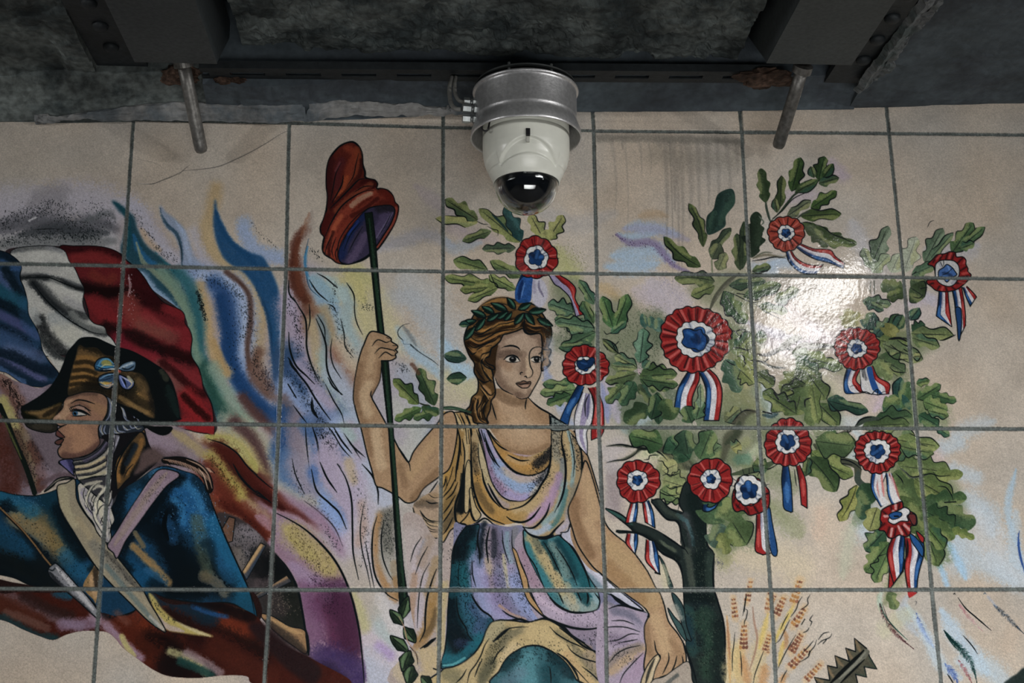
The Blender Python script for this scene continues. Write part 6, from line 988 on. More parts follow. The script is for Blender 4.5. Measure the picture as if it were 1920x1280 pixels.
f('#a9a8a8', '1085 480 1130 445 1200 440 1260 450 1300 490 1310 550 1300 600 1270 660 1220 690 1160 680 1110 650 1085 600 1080 540', o=2.2); b('#6f7484', 8, '1120 470 1150 520', .6); b('#6f7484', 8, '1280 620 1240 660', .6); f('#3a5f9c', '1115 540 1160 510 1190 480 1240 510 1270 550 1285 580 1230 610 1190 650 1160 620 1115 595', o=2); b('#1c3460', 8, '1150 560 1200 570 1240 590', .8); b('#6f94c8', 5, '1200 500 1220 540', .7); ink(1.4, 'K', '1130 460 1150 500', '1160 450 1160 490', '1200 560 1240 520', '1200 560 1150 580')
# the large cockade
Z(1180, 540, 4.795)
ribbon('530 745 470 840 430 930 400 1110', '625 735 630 820 590 920 565 1000 570 1120', 'UWR', 2.2); ribbon('630 760 680 880 690 980 670 1190', '720 730 790 800 830 900 830 1020 805 1190', 'UWR', 2.2); f('#9c6a6c', '480 1105 520 1095 560 1125 560 1135 520 1110', o=0)
rosette(592, 458, 66, 36, 23, 12, 20, .92, wav=.05); Z(1180, 540, 4.795); f('#163f7c', '480 380 530 365 590 385 640 370 660 410 690 440 695 490 670 550 630 565 590 545 540 540 510 530 470 490 490 440', o=1.8, tex=.5); b('#2f66a8', 10, '520 400 560 420', .7); b('#2f66a8', 10, '620 540 660 500', .7); b('#0a1c3c', 12, '560 460 620 480 600 420', .6)
PT('painted_tree')
# leaves under and right of it
leaf(90, 790, 430, 770, 34, '#4a6238', 2, 120, 2.2, '#2c442a'); leaf(110, 820, 440, 870, 30, '#405c38', 2, 121, 2, '#294330'); leaf(200, 1180, 250, 950, 34, '#2c4c34', 1, 122, 2.2, '#1a3424'); leaf(400, 1180, 300, 1000, 44, '#38502f', 1, 123, 0, '#243c28'); leaf(560, 1210, 500, 1060, 34, '#3c5c3c', 1, 124, 1.8, '#28452f'); leaf(600, 1180, 650, 1000, 30, '#4c6c48', 1, 125, 1.8, '#31503a'); leaf(640, 1080, 640, 860, 18, '#6c8068', 1, 126, 1.6, '#4c6650'); leaf(860, 640, 990, 940, 48, '#3f5c48', 2, 127, 0, '#2c4a3a'); leaf(900, 560, 1090, 440, 50, '#65744c', 2, 128, 1.6, '#4c5f3c'); leaf(950, 560, 1100, 400, 30, '#56683c', 1, 129, 2); leaf(980, 720, 1100, 600, 50, '#6e7a40', 2, 130, 0, '#55663a'); leaf(1000, 740, 1120, 860, 40, '#707a44', 2, 131, 1.8, '#55663a'); leaf(1150, 760, 1300, 880, 34, '#4c5c34', 1, 132, 2, '#33452a'); leaf(1130, 440, 1240, 440, 26, '#4a6038', 0, 133, 2.2); leaf(860, 1200, 1000, 1080, 30, '#5c6444', 1, 134, 1.8); s(10, '930 1210 1000 1150 1060 1110 1140 1110', '#4a4638', .8); s(2.6, '930 1200 980 1140 1040 1100 1130 1110')
ink(2.4, 'K', '930 535 990 540 1060 560 1095 545', '970 615 1020 610 1035 640 1030 660 1045 680 1020 710', '870 650 910 680 950 695', '1080 650 1140 655 1210 660', '1155 655 1220 680 1270 710 1350 715 1400 720', '1250 635 1220 660', '950 395 1000 375 1050 380'); s(5, '1210 665 1260 700 1310 712 1400 718', '#4c4f48')
s(9, '1150 595 1240 600 1330 560 1400 540 1480 560 1520 600', '#4c463e', .9); s(3, '1160 600 1260 605 1340 570 1400 545 1460 560'); s(14, '1340 560 1420 500 1480 460 1540 440', '#5c5c4c', .8); s(14, '1480 560 1560 520 1680 530 1840 520', '#5a5c48', .8); dots(260, '1420 500 1500 450 1600 480 1780 500', '3c4038', 1, 8); dots(160, '1400 480 1550 440 1650 440', 'a8a89c', .9, 6); s(2.2, '1600 540 1720 530 1850 520'); s(2, '1700 510 1780 520 1850 530')
leaf(1480, 600, 1860, 700, 40, '#54683f', 2, 140, 1.8, '#3a5234'); leaf(1500, 610, 1700, 740, 34, '#4c6238', 1, 141, 1.4); leaf(1580, 720, 1360, 930, 46, '#4c5c34', 2, 142, 2.2, '#33452a'); leaf(1590, 750, 1770, 1000, 46, '#55663a', 1, 143, 2.4, '#3a4c2c'); leaf(1580, 860, 1360, 940, 34, '#46582f', 1, 144, 2.2, '#2c3f26'); leaf(1560, 880, 1490, 1140, 50, '#4c6034', 2, 145, 1.8, '#34492c'); leaf(1500, 1130, 1200, 930, 44, '#4c6034', 2, 146, 2.4, '#33492c'); leaf(1600, 860, 1640, 1240, 44, '#5c6e40', 2, 147, 0, '#3f5634'); leaf(1700, 1040, 1890, 1230, 34, '#4c6034', 0, 148, 2.4, '#33492c'); leaf(1640, 860, 1700, 1220, 30, '#62723f', 1, 149, 1.2, '#46582f'); s(3, '1560 690 1620 740 1680 800', '#6a6256'); ink(3, 'K', '1580 1070 1580 1010 1630 985', '1200 1110 1280 1130', '1300 940 1340 1000'); B('#1f3c44', 10, '1200 1140 1280 1150 1330 1130', .8)
leaf(1780, 1000, 1920, 1060, 30, '#24483a', 0, 150, 2)
# middle right
Z(1480, 590, 4.795)
leaf(340, 770, 710, 870, 30, '#24483a', 1, 151, 2.2, '#17342a'); leaf(20, 340, 480, 480, 40, '#566a40', 2, 152, 1.8, '#3c5434'); leaf(60, 400, 260, 520, 34, '#4c6240', 1, 153, 1.4)
leaf(820, 260, 560, 120, 2, 'G', 0, 1, 0)
leaf(840, 260, 1200, 400, 44, '#62704a', 1, 154, 2.2, '#465c3c', .02); leaf(800, 380, 1040, 520, 50, '#4c6040', 2, 155, 1.6, '#35502f'); leaf(760, 420, 920, 580, 40, '#66764a', 2, 156, 0, '#4c5f3c'); leaf(1110, 380, 1180, 370, 16, '#7a7f52', 0, 157, 2.2)
s(2.4, '860 300 900 360 960 400 1060 400', 'K'); ink(2, 'K', '910 270 960 310 1020 350', '1030 310 1060 330', '900 470 950 510 1050 520'); 
leaf(950, 900, 1000, 560, 30, '#28504a', 1, 158, 2.4, '#1a3a34'); leaf(860, 900, 980, 720, 36, '#33583c', 1, 159, 0, '#22402c'); leaf(1000, 840, 1080, 600, 34, '#466640', 2, 160, 0, '#33502f'); leaf(1140, 620, 1260, 590, 20, '#506c3c', 1, 161, 1.4); leaf(1150, 760, 1360, 630, 30, '#47663c', 2, 162, 2, '#2f4c2c'); leaf(1280, 720, 1500, 780, 26, '#40623c', 2, 163, 1.2, '#28482e'); leaf(1200, 780, 1420, 860, 40, '#56703f', 2, 164, 1.6, '#3c5834'); leaf(1160, 900, 1340, 1000, 34, '#33583c', 2, 165, 1.8, '#22402c'); leaf(1240, 860, 1430, 910, 24, '#5c7444', 1, 166, 1.8); leaf(1320, 1010, 1440, 1090, 20, '#3c6044', 1, 167, 1.2); leaf(840, 820, 1000, 770, 34, '#52683c', 1, 168, 0); leaf(760, 960, 1100, 900, 46, '#3c5838', 2, 169, 1.6, '#28432c'); leaf(660, 1000, 1080, 980, 40, '#4c6038', 2, 170, 1.6, '#33492c'); leaf(1020, 800, 1080, 770, 30, '#2c5448', 0, 171, 0)
s(10, '600 1000 650 960 700 935 800 930', '#3a463c'); s(3, '595 1000 630 950 680 925 740 920'); s(9, '240 1130 330 1090 420 1090 520 1050 600 1010', '#4f4c40'); s(2.6, '240 1100 330 1080 400 1090 500 1065 590 1010'); s(2.8, '240 1140 340 1110 440 1110 520 1130 600 1145')
leaf(600, 1150, 300, 1130, 50, '#43592f', 1, 172, 1.8, '#2c4226', -.04); leaf(340, 1060, 420, 1050, 26, '#3c5a34', 0, 173, 0); s(14, '250 1160 300 1230 400 1290', '#4f4f40', .9)
leaf(960, 1140, 1350, 1180, 34, '#74803f', 1, 174, 2.4, '#52683a'); leaf(950, 1190, 1300, 1250, 32, '#5c7040', 1, 175, 2.2, '#3f5832'); leaf(1000, 1100, 1130, 1090, 30, '#8a8c4c', 0, 176, 1.8)
PT('painted_cockade')
ribbon('515 490 490 590 500 700 570 710', '650 470 600 580 640 640 670 700', 'UWR', 1.8); ribbon('640 490 640 580 660 690 790 720', '750 460 800 560 900 620 895 710', 'WUWR', 1.8); f('#b0afae', '640 480 700 480 740 600 760 690 700 690 650 620', e=0); s(1.2, '660 490 670 570'); s(1.2, '675 490 690 590'); s(1.2, '650 500 660 560'); B('#5c5c60', 10, '665 490 690 570', .7); f('#1f4c90', '695 480 740 470 760 560 805 675 770 670 750 680 715 580', o=0); s(1.8, '545 650 570 635 600 640 610 670 640 690 700 695 740 715 760 690 795 670 795 720 850 690 895 700')
rosette(605, 300, 42, 18.5, 9.5, 20, 16, .93, dx=0, dy=1)
# lower right group
PT('painted_tree')
Z(1480, 780, 4.266)
s(14, '200 230 260 300 330 350 440 360 540 400 550 500 620 570', '#45493a'); s(2.6, '260 250 300 310 360 345 450 350 520 380 580 430'); s(2.4, '180 270 240 330 330 375 440 380 500 390'); s(12, '550 440 550 520 640 580', '#3c4840')
leaf(170, 290, 510, 480, 50, '#5c6e38', 2, 180, 2.2, '#3f5630', .04); leaf(160, 330, 380, 600, 50, '#38502c', 1, 181, 2.2, '#243a22', -.03); leaf(130, 480, 150, 330, 24, '#3c5030', 1, 182, 1.8); leaf(210, 200, 520, 240, 60, '#4a603a', 1, 183, 1.6, '#2f462c'); leaf(540, 550, 400, 840, 36, '#7c7e3c', 2, 184, 2.4, '#5c6a34', -.05); leaf(620, 560, 580, 830, 44, '#30503a', 1, 185, 0, '#1e3c2c'); leaf(580, 540, 660, 700, 44, '#2c4a30', 1, 186, 0, '#1c3624'); leaf(700, 730, 640, 920, 46, '#7c8048', 1, 187, 2.2, '#5f6c3c')
leaf(760, 920, 610, 1080, 44, '#36583c', 2, 188, 2.2, '#234430'); leaf(800, 1010, 610, 1250, 50, '#4a6638', 3, 189, 2.2, '#31502c'); leaf(780, 1100, 680, 1330, 36, '#557040', 2, 190, 1.8, '#3a5832')
leaf(840, 440, 1100, 820, 80, '#4c6238', 2, 191, 0, '#33492c'); leaf(860, 330, 1060, 400, 40, '#4c6034', 2, 192, 0, '#33482a'); leaf(880, 400, 1290, 450, 60, '#5f7040', 2, 193, 1.6, '#40582f'); leaf(1060, 500, 1390, 460, 36, '#66743c', 2, 194, 0, '#4c6034'); leaf(1000, 500, 1310, 680, 70, '#5c6c38', 1, 195, 2, '#3f5630'); leaf(1060, 680, 1420, 650, 40, '#3f5c34', 2, 196, 0, '#28442c'); leaf(1060, 700, 1490, 860, 66, '#3a5636', 3, 197, 0, '#22402c', .03); leaf(1080, 760, 1320, 880, 60, '#33502f', 2, 198, 1.6, '#1f3a26'); leaf(1100, 820, 1320, 980, 40, '#4f6434', 2, 199, 0, '#344c2c'); leaf(1080, 840, 1190, 1200, 56, '#4c6034', 1, 200, 2, '#2c4a30', .03); leaf(1110, 900, 1240, 1060, 40, '#45602f', 1, 201, 2); leaf(880, 640, 1040, 940, 54, '#44582f', 2, 202, 0, '#2c4226'); leaf(1300, 900, 1480, 980, 22, '#5c6c34', 2, 203, 0, '#445a30')
s(4, '880 410 930 450 980 490 1100 470', '#4c5448'); ink(2.2, 'K', '930 450 980 485 1060 475 1130 460 1200 480 1280 475', '1190 560 1250 570 1290 620 1310 670', '1240 690 1330 685', '850 460 890 500 910 540'); leaf(820, 350, 1000, 220, 30, '#5c6c3c', 1, 204, 1.4)
leaf(850, 190, 1200, 240, 40, '#6c7a44', 1, 205, 2.2, '#4f643a'); leaf(880, 240, 1150, 300, 36, '#5c7040', 1, 206, 2)
# ribbons and cockades, right column
PT('painted_cockade')
ribbon('660 450 650 540 670 620 730 725', '775 455 740 560 750 640 775 700', 'UWPW', 1.6); ribbon('770 460 780 560 790 640 825 720', '815 455 850 560 870 640 905 685', 'UWPW', 1.4); f('#b9b8b9', '700 470 740 470 760 640 800 690 740 720 715 620', e=1); f('#bdbcbc', '800 480 850 600 880 670 830 690 800 600', e=1); B('#b5605c', 7, '735 460 745 560 755 640', .8); B('#b5605c', 6, '820 480 850 570 880 660', .7)
rosette(703, 285, 42, 24, 13, 24, 18, .93, dx=0, dy=-1)
Z(1480, 780, 4.266)
ribbon('820 980 785 1100 800 1200 790 1400', '910 940 880 1050 920 1150 910 1240', 'RWU', 2); 
Z(1600, 1000, 4.572)
ribbon('330 40 290 160 310 300 345 430', '440 0 435 120 430 240 420 320', 'RWU', 2.2); ribbon('435 30 450 170 440 290 455 420 480 545', '600 70 605 170 570 300 550 400 545 505', 'RWU', 2.2); f('#20508c', '480 0 530 30 580 90 600 140 590 200 540 130 500 70', o=2); f('#9a2424', '540 -20 600 30 605 60 590 80 560 40', o=2); s(4, '460 50 465 120 460 200', a=.9); f('#ab2a2a', '470 495 545 505 520 530 480 548', o=0)
Z(1480, 780, 4.266)
f('R', '730 790 740 750 800 715 850 700 900 685 915 740 960 760 1010 790 1020 860 1000 875 970 880 965 940 930 965 880 950 830 975 790 970 760 920 715 910 740 860 725 830', o=2.4, tex=.6)
for q in ('780 790 745 760', '820 760 810 720', '870 750 880 700', '760 860 725 890', '800 890 780 950', '850 900 840 960', '900 880 940 950', '940 860 990 870'): b('#5c1214', 7, q, .8); s(1.4, q, a=.8)
for q in ('850 740 850 710', '800 800 760 800', '870 880 900 940', '820 900 810 960', '920 870 960 910', '830 760 860 790'): b('#c0a09c', 8, q, .8)
f('#b5b3b4', '790 830 820 780 880 750 920 730 960 750 960 780 940 800 950 840 890 840 840 865 800 850', o=2.2); f('#1d4a86', '795 790 840 765 890 770 900 790 870 815 820 825', o=1.8); s(3, '840 800 870 800'); f('#6a2c2c', '950 790 1000 785 1015 830 1005 870 980 860', o=1.8)
# trunk and branches
PT('painted_tree')
Z(1120, 760, 4.573)
f('#44483a', '80 345 200 330 330 350 440 360 540 340 600 350 700 400 790 470 860 560 700 540 640 480 560 410 460 380 380 385 300 440 220 470 80 490 200 460 300 410 340 370 230 355 90 350', o=0, e=1); s(2.8, '80 350 200 335 330 360 430 365 540 340 560 330'); s(2.2, '80 490 160 470 240 465 320 420 350 380'); s(3, '360 380 460 378 540 410 600 470'); b('#6f7058', 16, '600 400 720 440 800 520', .6); b('#1f2620', 14, '240 350 400 370 500 370', .8)
leaf(560, 340, 270, 260, 52, '#3c5c34', 1, 210, 2.2, '#26442a', .03); leaf(790, 460, 600, 280, 60, '#2f563c', 1, 211, 1.8, '#1c3c2a'); leaf(900, 470, 1060, 340, 60, '#56704c', 1, 212, 2, '#3c583c'); leaf(880, 460, 980, 210, 50, '#48663f', 1, 213, 1.8, '#2f4c34'); leaf(780, 420, 740, 210, 50, '#33503a', 1, 214, 1.6, '#1f3a2c')
f('#4f5240', '1100 470 1130 380 1180 320 1240 250 1260 150 1300 90 1360 50 1240 60 1190 130 1150 200 1080 260 1060 400 1040 500', e=2); b('#35402f', 16, '1220 150 1190 250 1100 330', .7)
B('#7c7f58', 60, '560 480 640 560 620 700', .6); leaf(560, 640, 760, 700, 56, '#7c8454', 2, 215, 1.4, '#5f6e48'); leaf(540, 720, 720, 820, 40, '#5c7044', 2, 216, 2.2, '#445c38'); leaf(560, 560, 690, 500, 34, '#909060', 1, 217, 1.2, '#788058'); ink(2, 'K', '400 465 440 460 450 430 520 425', '520 475 560 480 575 510 605 545 600 580 560 600', '590 690 630 715 680 700 740 685', '530 740 600 770 680 770', '580 580 640 600 700 580', '580 820 640 825 690 790 700 850 690 900')
s(12, '1160 590 1300 560 1440 520 1540 470', '#44513a'); s(2.4, '1280 590 1400 560 1480 540 1550 500'); leaf(1460, 540, 1330, 510, 36, '#38502f', 1, 218, 1.6); B('#3c6a58', 30, '1220 460 1280 450', .6)
leaf(1150, 370, 1230, 330, 30, '#84844c', 1, 219, 1.6); 
f('#232c2a', '760 700 800 720 850 740 870 820 920 880 925 980 930 1100 950 1300 700 1300 720 1200 690 1020 560 940 480 850 460 800 520 820 600 870 700 900 740 910 710 850 740 780', o=0)
Z(1130, 920, 3.556)
f('#222d2c', '560 -60 660 0 680 60 690 140 690 260 700 360 740 420 740 560 745 660 770 750 800 850 815 960 815 1080 805 1290 620 1290 590 1180 560 1060 550 900 540 700 530 560 490 470 400 420 340 350 270 300 200 280 110 280 95 265 200 270 100 180 20 120 100 145 180 200 300 245 400 290 480 340 545 385 520 280 500 210 420 180 360 110 325 70 380 55 440 110 500 145 540 145 515 100 515 40', o=2.4)
for c, w, t, a in (('#44484a', 30, '560 180 600 280 620 380', .95), ('#4a7078', 10, '560 200 595 290 605 360', .8), ('#3c6468', 12, '500 160 540 190', .7), ('#12201f', 34, '600 40 640 200 650 400 660 640', .8), ('#2e3f38', 22, '720 440 720 560 740 700', .8), ('#51584c', 20, '560 400 580 500 600 640', .7), ('#15252a', 50, '640 720 680 860 700 1000', .8), ('#264a48', 34, '570 800 580 920 600 1060', .8), ('#2c4a38', 50, '680 860 740 1000 720 1200', .7), ('#0f1a1a', 24, '560 700 640 700 730 720', .7), ('#2f5c54', 10, '30 125 120 175 200 220', .9), ('#5a6450', 12, '240 240 330 290 400 350 480 400', .8), ('#121c1c', 12, '200 250 300 290 400 380 500 450', .8), ('#3f4a40', 14, '380 70 420 130 500 170', .7), ('#141e20', 40, '780 900 790 1060 780 1240', .7), ('#1a3440', 24, '560 860 580 1000', .7)): b(c, w, t, a, 0)
dots(700, '620 300 660 600 700 900 720 1200', '4c5a4c', .7, 34); dots(400, '600 760 640 1000 740 1200', '0c1214', .8, 30)
ink(3.4, 'K', '20 115 110 150 190 205 310 245 400 290 480 345 545 385 570 420', '90 262 180 270 260 290 340 345 380 400 470 450 520 500 535 600', '520 350 520 280 500 205 430 190 370 130 325 75', '745 420 735 500 740 640 765 730 800 850 815 960 815 1080 805 1280', '560 1060 600 1180 630 1290', '540 1020 555 1080')
f('#2c4442', '375 430 410 480 440 560 470 645 440 640 420 560 400 500', o=1.4); f('#2c4446', '460 680 500 710 540 780 560 900 590 1000 540 960 520 860 480 760', o=1.8); f('#335050', '435 780 480 840 530 900 560 1000 520 960 480 890 450 830', o=1.8); B('#8a8a80', 14, '480 770 520 850', .7)
B('#aaa89c', 26, '430 700 460 780', .0) ; B('#b0a888', 24, '400 500 420 600 420 640', .6)
# leaves over trunk edges, right of trunk
leaf(700, 220, 760, 60, 60, '#47603f', 1, 220, 0, '#2f4a30'); leaf(690, 160, 860, 60, 56, '#3f5c3c', 1, 221, 0, '#284430'); leaf(740, 380, 800, 220, 50, '#40584a', 1, 222, 0, '#2c443a'); leaf(860, 200, 960, 360, 60, '#4c6238', 0, 223, 2, '#34492c'); leaf(780, 280, 840, 420, 34, '#66703c', 2, 224, 0, '#4c5c30'); leaf(830, 200, 900, 60, 70, '#54693f', 1, 225, 0, '#3c5434'); dots(60, '770 470 790 490', '55555f', .9, 6)
# cockades around the fork
PT('painted_cockade')
Z(1120, 760, 4.573)
ribbon('290 820 255 940 240 1010', '345 830 345 900 330 1000', 'RWU', 2); ribbon('255 1100 245 1180 310 1260', '345 1100 345 1180 325 1270', 'RWU', 2); ribbon('385 820 395 900 410 1000', '440 815 480 920 495 1050', 'RWU', 2)
Z(1130, 920, 3.556); ribbon('290 325 285 400 290 470 360 545', '345 340 370 430 380 550', 'RWU', 2); s(3, '350 545 382 555'); f('#25302e', '200 205 300 240 400 290 380 330 300 290 220 265', e=1, o=0)
Z(1120, 760, 4.573)
ribbon('905 850 905 900 950 910 1010 880', '950 845 940 865 980 870 1050 820', 'U', 2.2); f('#a8a488', '1030 800 1110 750 1090 790 1050 825', o=1.2)
ribbon('1365 940 1360 1100 1355 1240 1420 1280', '1465 870 1480 1000 1530 1150 1545 1250', 'RWU', 2.2); f('#204a84', '1450 880 1480 880 1500 1000 1545 1260 1500 1275 1465 1120', o=1.8)
ribbon('1590 520 1580 640 1590 760 1600 880 1660 915', '1640 525 1660 660 1670 780 1675 910', 'U', 2); ribbon('1705 520 1730 660 1750 850', '1735 510 1790 660 1800 880', 'R', 2); s(1.8, '1690 550 1700 640 1710 690')
rosette(348, 650, 40, 19, 9, 30, 11, .98, dx=-1, dy=-2); Z(1120, 760, 4.573); rosette(970, 640, 41, 18.5, 8, 33, 10, 1.0, dx=1, dy=-2); Z(1120, 760, 4.573); rosette(1635, 320, 43, 22, 13, 37, 14, 1.03, dx=-1, dy=-2)
Z(1120, 760, 4.573)
f('R', '1160 760 1200 700 1400 640 1450 700 1475 740 1475 850 1440 900 1360 930 1300 940 1250 900 1190 910 1160 860', o=2.4, tex=.5)
for q in ('1190 850 1220 880', '1280 880 1300 930', '1350 870 1380 920', '1420 850 1450 880', '1440 760 1470 750', '1180 790 1165 830'): b('#5c1214', 7, q, .8); s(1.4, q, a=.8)
rosette(1300, 725, 27, 26, 15, 41, 12, 1.05); Z(1120, 760, 4.573)
# ---- wheat
PT('painted_wheat')
Z(1330, 1020, 4.923)
B('#b5a374', 40, '180 1280 240 1000 300 900', .7); B('#b5a06c', 40, '420 1280 460 1000 520 760', .6); B('#b8a05a', 14, '540 640 500 800 460 960', .9); B('#b8a050', 12, '790 540 720 680 640 820 600 920', .9); B('#b59a60', 30, '280 1290 270 1000', .6); B('#a87c50', 22, '360 1290 320 1120 310 1040', .8); B('#a87c50', 24, '480 1290 510 1160', .8); B('#a87c50', 20, '660 1290 690 1220', .8); B('#b08a58', 10, '160 660 170 800 180 1000 190 1280', .8); B('#8f6248', 5, '165 700 175 860 190 1060', .7); B('#8c6a58', 6, '400 580 410 700 440 860 420 1000 370 1160', .8); B('#9a7048', 12, '690 800 710 880 690 960', .8); B('#b5984c', 12, '640 1120 660 1000 680 900', .8)
def ear(x0, y0, x1, y1, w, n=6, c='#8a5a42'):
    d = np.array([x1-x0, y1-y0], float); L = np.hypot(*d); u = d/L; m = np.array([-u[1], u[0]])
    B('#b59468', w/4.9*1.3, [x0, y0, x1, y1], .6, 0)
    for i in range(n):
        for sg in (-1, 0, 1):
            p = np.array([x0, y0])+u*L*(i+.3+.2*RNG.random())/n+m*sg*w*.33*(1-.5*i/n); k = w*.3*(1-.4*i/n)
            q = p+u*k*1.3+m*sg*k*.4
            f([c, '#a0703f', '#704638'][RNG.integers(3)], (np.array([p-m*k*.55, p+u*k*.6-m*k*.6, q, p+u*k*.6+m*k*.6, p+m*k*.55, p-u*k*.3])).ravel(), own=True)
for q in ((240, 690, 220, 490, 60, 5), (345, 540, 385, 330, 60, 5), (315, 980, 320, 740, 80, 6), (535, 620, 560, 440, 60, 4), (560, 540, 600, 470, 60, 3), (610, 660, 690, 490, 76, 5), (770, 550, 840, 330, 80, 5), (770, 760, 880, 590, 76, 5), (510, 990, 555, 830, 60, 5), (750, 1000, 850, 830, 80, 6), (740, 1140, 900, 970, 80, 6), (885, 1260, 1030, 1100, 66, 6), (540, 1010, 545, 960, 30, 2)): ear(*q)
ink(1.8, 'K', '235 815 225 930 212 1030 212 1170', '285 990 295 1100 297 1210', '500 985 460 1090 420 1200 405 1280', '795 840 740 930 680 1040 625 1160', '715 1160 680 1220 660 1270', '730 640 690 710 655 790', '740 700 700 780 650 880 610 915', '340 460 325 560 308 660', '855 485 820 540 800 600 750 670', '330 600 350 610 340 680 325 710 320 755', '930 465 905 510 910 550 880 580 840 605', '955 650 925 700 945 715 930 755', '920 770 900 800 865 815', '960 890 910 950 860 1000', '990 880 970 940 930 990 910 1040 830 1090', '1005 880 1050 825 1105 810', '1000 925 1040 890 1110 860 1130 825', '1050 915 1080 880', '880 690 850 740', '340 480 320 620', '925 985 915 1020')
# ---- serrated fleuron at the bottom
PT('painted_serrated_blade')
f('#4c4a3c', '970 1230 1110 1255 1090 1120 1180 1140 1160 1030 1290 1080 1260 960 1350 990 1340 870 1450 960 1480 1040 1545 1150 1430 1130 1450 1225 1350 1200 1370 1290 1000 1300', sm=0, o=2.4, tex=.6)
for t in ('1350 880 1380 960 1400 1000', '1265 970 1300 1030 1320 1060', '1165 1040 1200 1090 1230 1120', '1090 1130 1120 1190 1150 1230', '980 1235 1040 1270'): b('#7a6448', 9, t, .8); 
for t in ('1480 1050 1540 1150 1440 1130', '1440 1140 1450 1220 1360 1200'): b('#3a4a3c', 12, t, .8)
f('#5c5c50', '1110 1290 1200 1190 1310 1080 1420 980 1450 965 1480 990 1460 1030 1390 1100 1290 1190 1190 1290', o=0); s(7, '1110 1290 1220 1180 1330 1075 1425 980', '#0f1414'); s(4, '1200 1290 1300 1190 1430 1065', '#0f1414'); b('#77776a', 9, '1200 1240 1330 1120 1440 1000', .8)
# ---- feather brush marks at the lower right
PT('painted_brush_mark')
Z(1600, 1000, 4.572)
def feather(t, c, n, w=5, c2='K'):
    P = catmull(pts(t), False); S_ = FR[:]; FR[:] = [0., 0., 1.]
    k = len(P)-1
    for i in range(n):
        q = RNG.random(); p = P[int(q*k)]; j = min(k, int(q*k)+1); d = P[j]-P[j-1]; d = d/(np.hypot(*d)+1e-6); m = np.array([-d[1], d[0]])*(1 if RNG.random() < .5 else -1)
        e_ = p+d*w*.5+m*w*(.3+RNG.random()*.8)*math.sin(math.pi*min(1, q+.08)); s(.9, [*p, *e_], c if RNG.random() < .75 else c2, .7)
    FR[:] = S_
B('#8f9c84', 12, '215 520 225 600 240 680', .8); B('#a0b0a4', 12, '240 510 225 600', .7); feather('225 600 260 700 320 800 400 890 520 990', '#5c2a30', 220, 5); s(2.4, '235 600 270 700 340 790 420 870 465 910', '#33584c'); leaf(300, 500, 370, 650, 26, '#5a6c44', 1, 230, 0, '#44582f'); s(1.6, '250 600 300 740 380 840', a=.7); feather('540 680 570 760 610 850 650 910', '#2c4488', 90, 4, '#5f7cc0'); B('#8fa4c4', 14, '550 740 600 840 690 970', .7); s(1.4, '530 580 545 585 535 610', '#555555')
s(2.6, '895 550 960 640 1040 710 1110 770 1180 830'); feather('905 610 950 670 1020 750 1110 840', '#a88084', 90, 4, '#8c4a50'); B('#9c6a70', 6, '910 615 945 655', .7); s(1.8, '855 520 865 512 870 522'); s(2.2, '940 875 990 930 1030 980 1062 1030'); s(5, '775 830 820 890 880 950 920 990', '#10262a'); feather('780 840 860 930 930 1000 1000 1090 1040 1200 1060 1290', '#12403c', 320, 7, '#0c2426'); s(2, '790 870 850 950 900 1000', '#173c38')
feather('900 1085 950 1160 1000 1250 1020 1290', '#9a5058', 90, 4, '#5c2028'); feather('1200 610 1290 690 1380 780 1463 860', '#34485c', 170, 5, 'K'); s(2, '1115 520 1125 508 1135 520', '#556270'); feather('780 1110 850 1200 900 1290', '#3a5494', 140, 8, '#7f94c0'); s(2.4, '805 1205 830 1240 860 1290'); B('#8a9ab8', 8, '1150 540 1220 620', .4)
f('#22302e', '1290 1300 1340 1240 1400 1200 1470 1150 1500 1300', o=0, e=1)
PT('tile_panel')
# ---- grade the glaze, fine speckle, grout joints
_g = CV@np.array([.3, .55, .15], np.float32)
CV[:] = _g[..., None]+(CV-_g[..., None])*.86
_l = np.clip(_g/.52, 0, 1); CV *= (.74+.26*_l*_l*(3-2*_l))[..., None]
CV *= (1+(NF-.5)*.16+(RNG.random(NF.shape, dtype=np.float32)-.5)*.10)[..., None]
ROWS = [[(-120, 219), (60, 222), (250, 224), (542, 230), (831, 238.5), (1113, 245), (1391, 247.5), (1667, 249.5), (1920, 253), (2100, 255)],
        [(-90, 492.5), (231, 498), (536, 504), (830.5, 508.7), (1119, 512.7), (1405, 515.6), (1694.4, 519.4), (1980, 523.5), (2100, 525)],
        [(-110, 785), (211, 792.5), (522.5, 796), (827.5, 799), (1123, 800.8), (1423, 801.7), (1718.8, 803), (2020, 804.5), (2140, 805)],
        [(-150, 1102), (187, 1104), (506.6, 1105.4), (825, 1106), (1135, 1106.5), (1445.4, 1105.7), (1747, 1105), (2060, 1104.5), (2150, 1104)]]
TOPS = [(258, 120), (551, 120), (831, 120), (1107, 120), (1380, 120), (1655, 120), (1922, 120)]
BOT = [(167, 1400), (487, 1400), (820, 1400), (1140, 1400), (1461, 1400), (1777, 1400), (2095, 1400)]
GM = np.zeros((MH, MW), np.float32)
def joint(p, q, w=6.8):
    P = canvas(np.array([p, q], float)); r = w/2; bx = box(P, r+3); x0, y0, x1, y1 = bx
    if x1 <= x0 or y1 <= y0: return
    xx = np.arange(x0, x1)[None]+.5-P[0, 0]; yy = np.arange(y0, y1)[:, None]+.5-P[0, 1]
    d = P[1]-P[0]; tt = np.clip((xx*d[0]+yy*d[1])/(d@d), 0, 1)
    D_ = np.sqrt((xx-tt*d[0])**2+(yy-tt*d[1])**2)+(NZ[y0:y1, x0:x1]-.5)*.9
    GM[y0:y1, x0:x1] = np.maximum(GM[y0:y1, x0:x1], np.clip(r+.8-D_, 0, 1.6)/1.6)
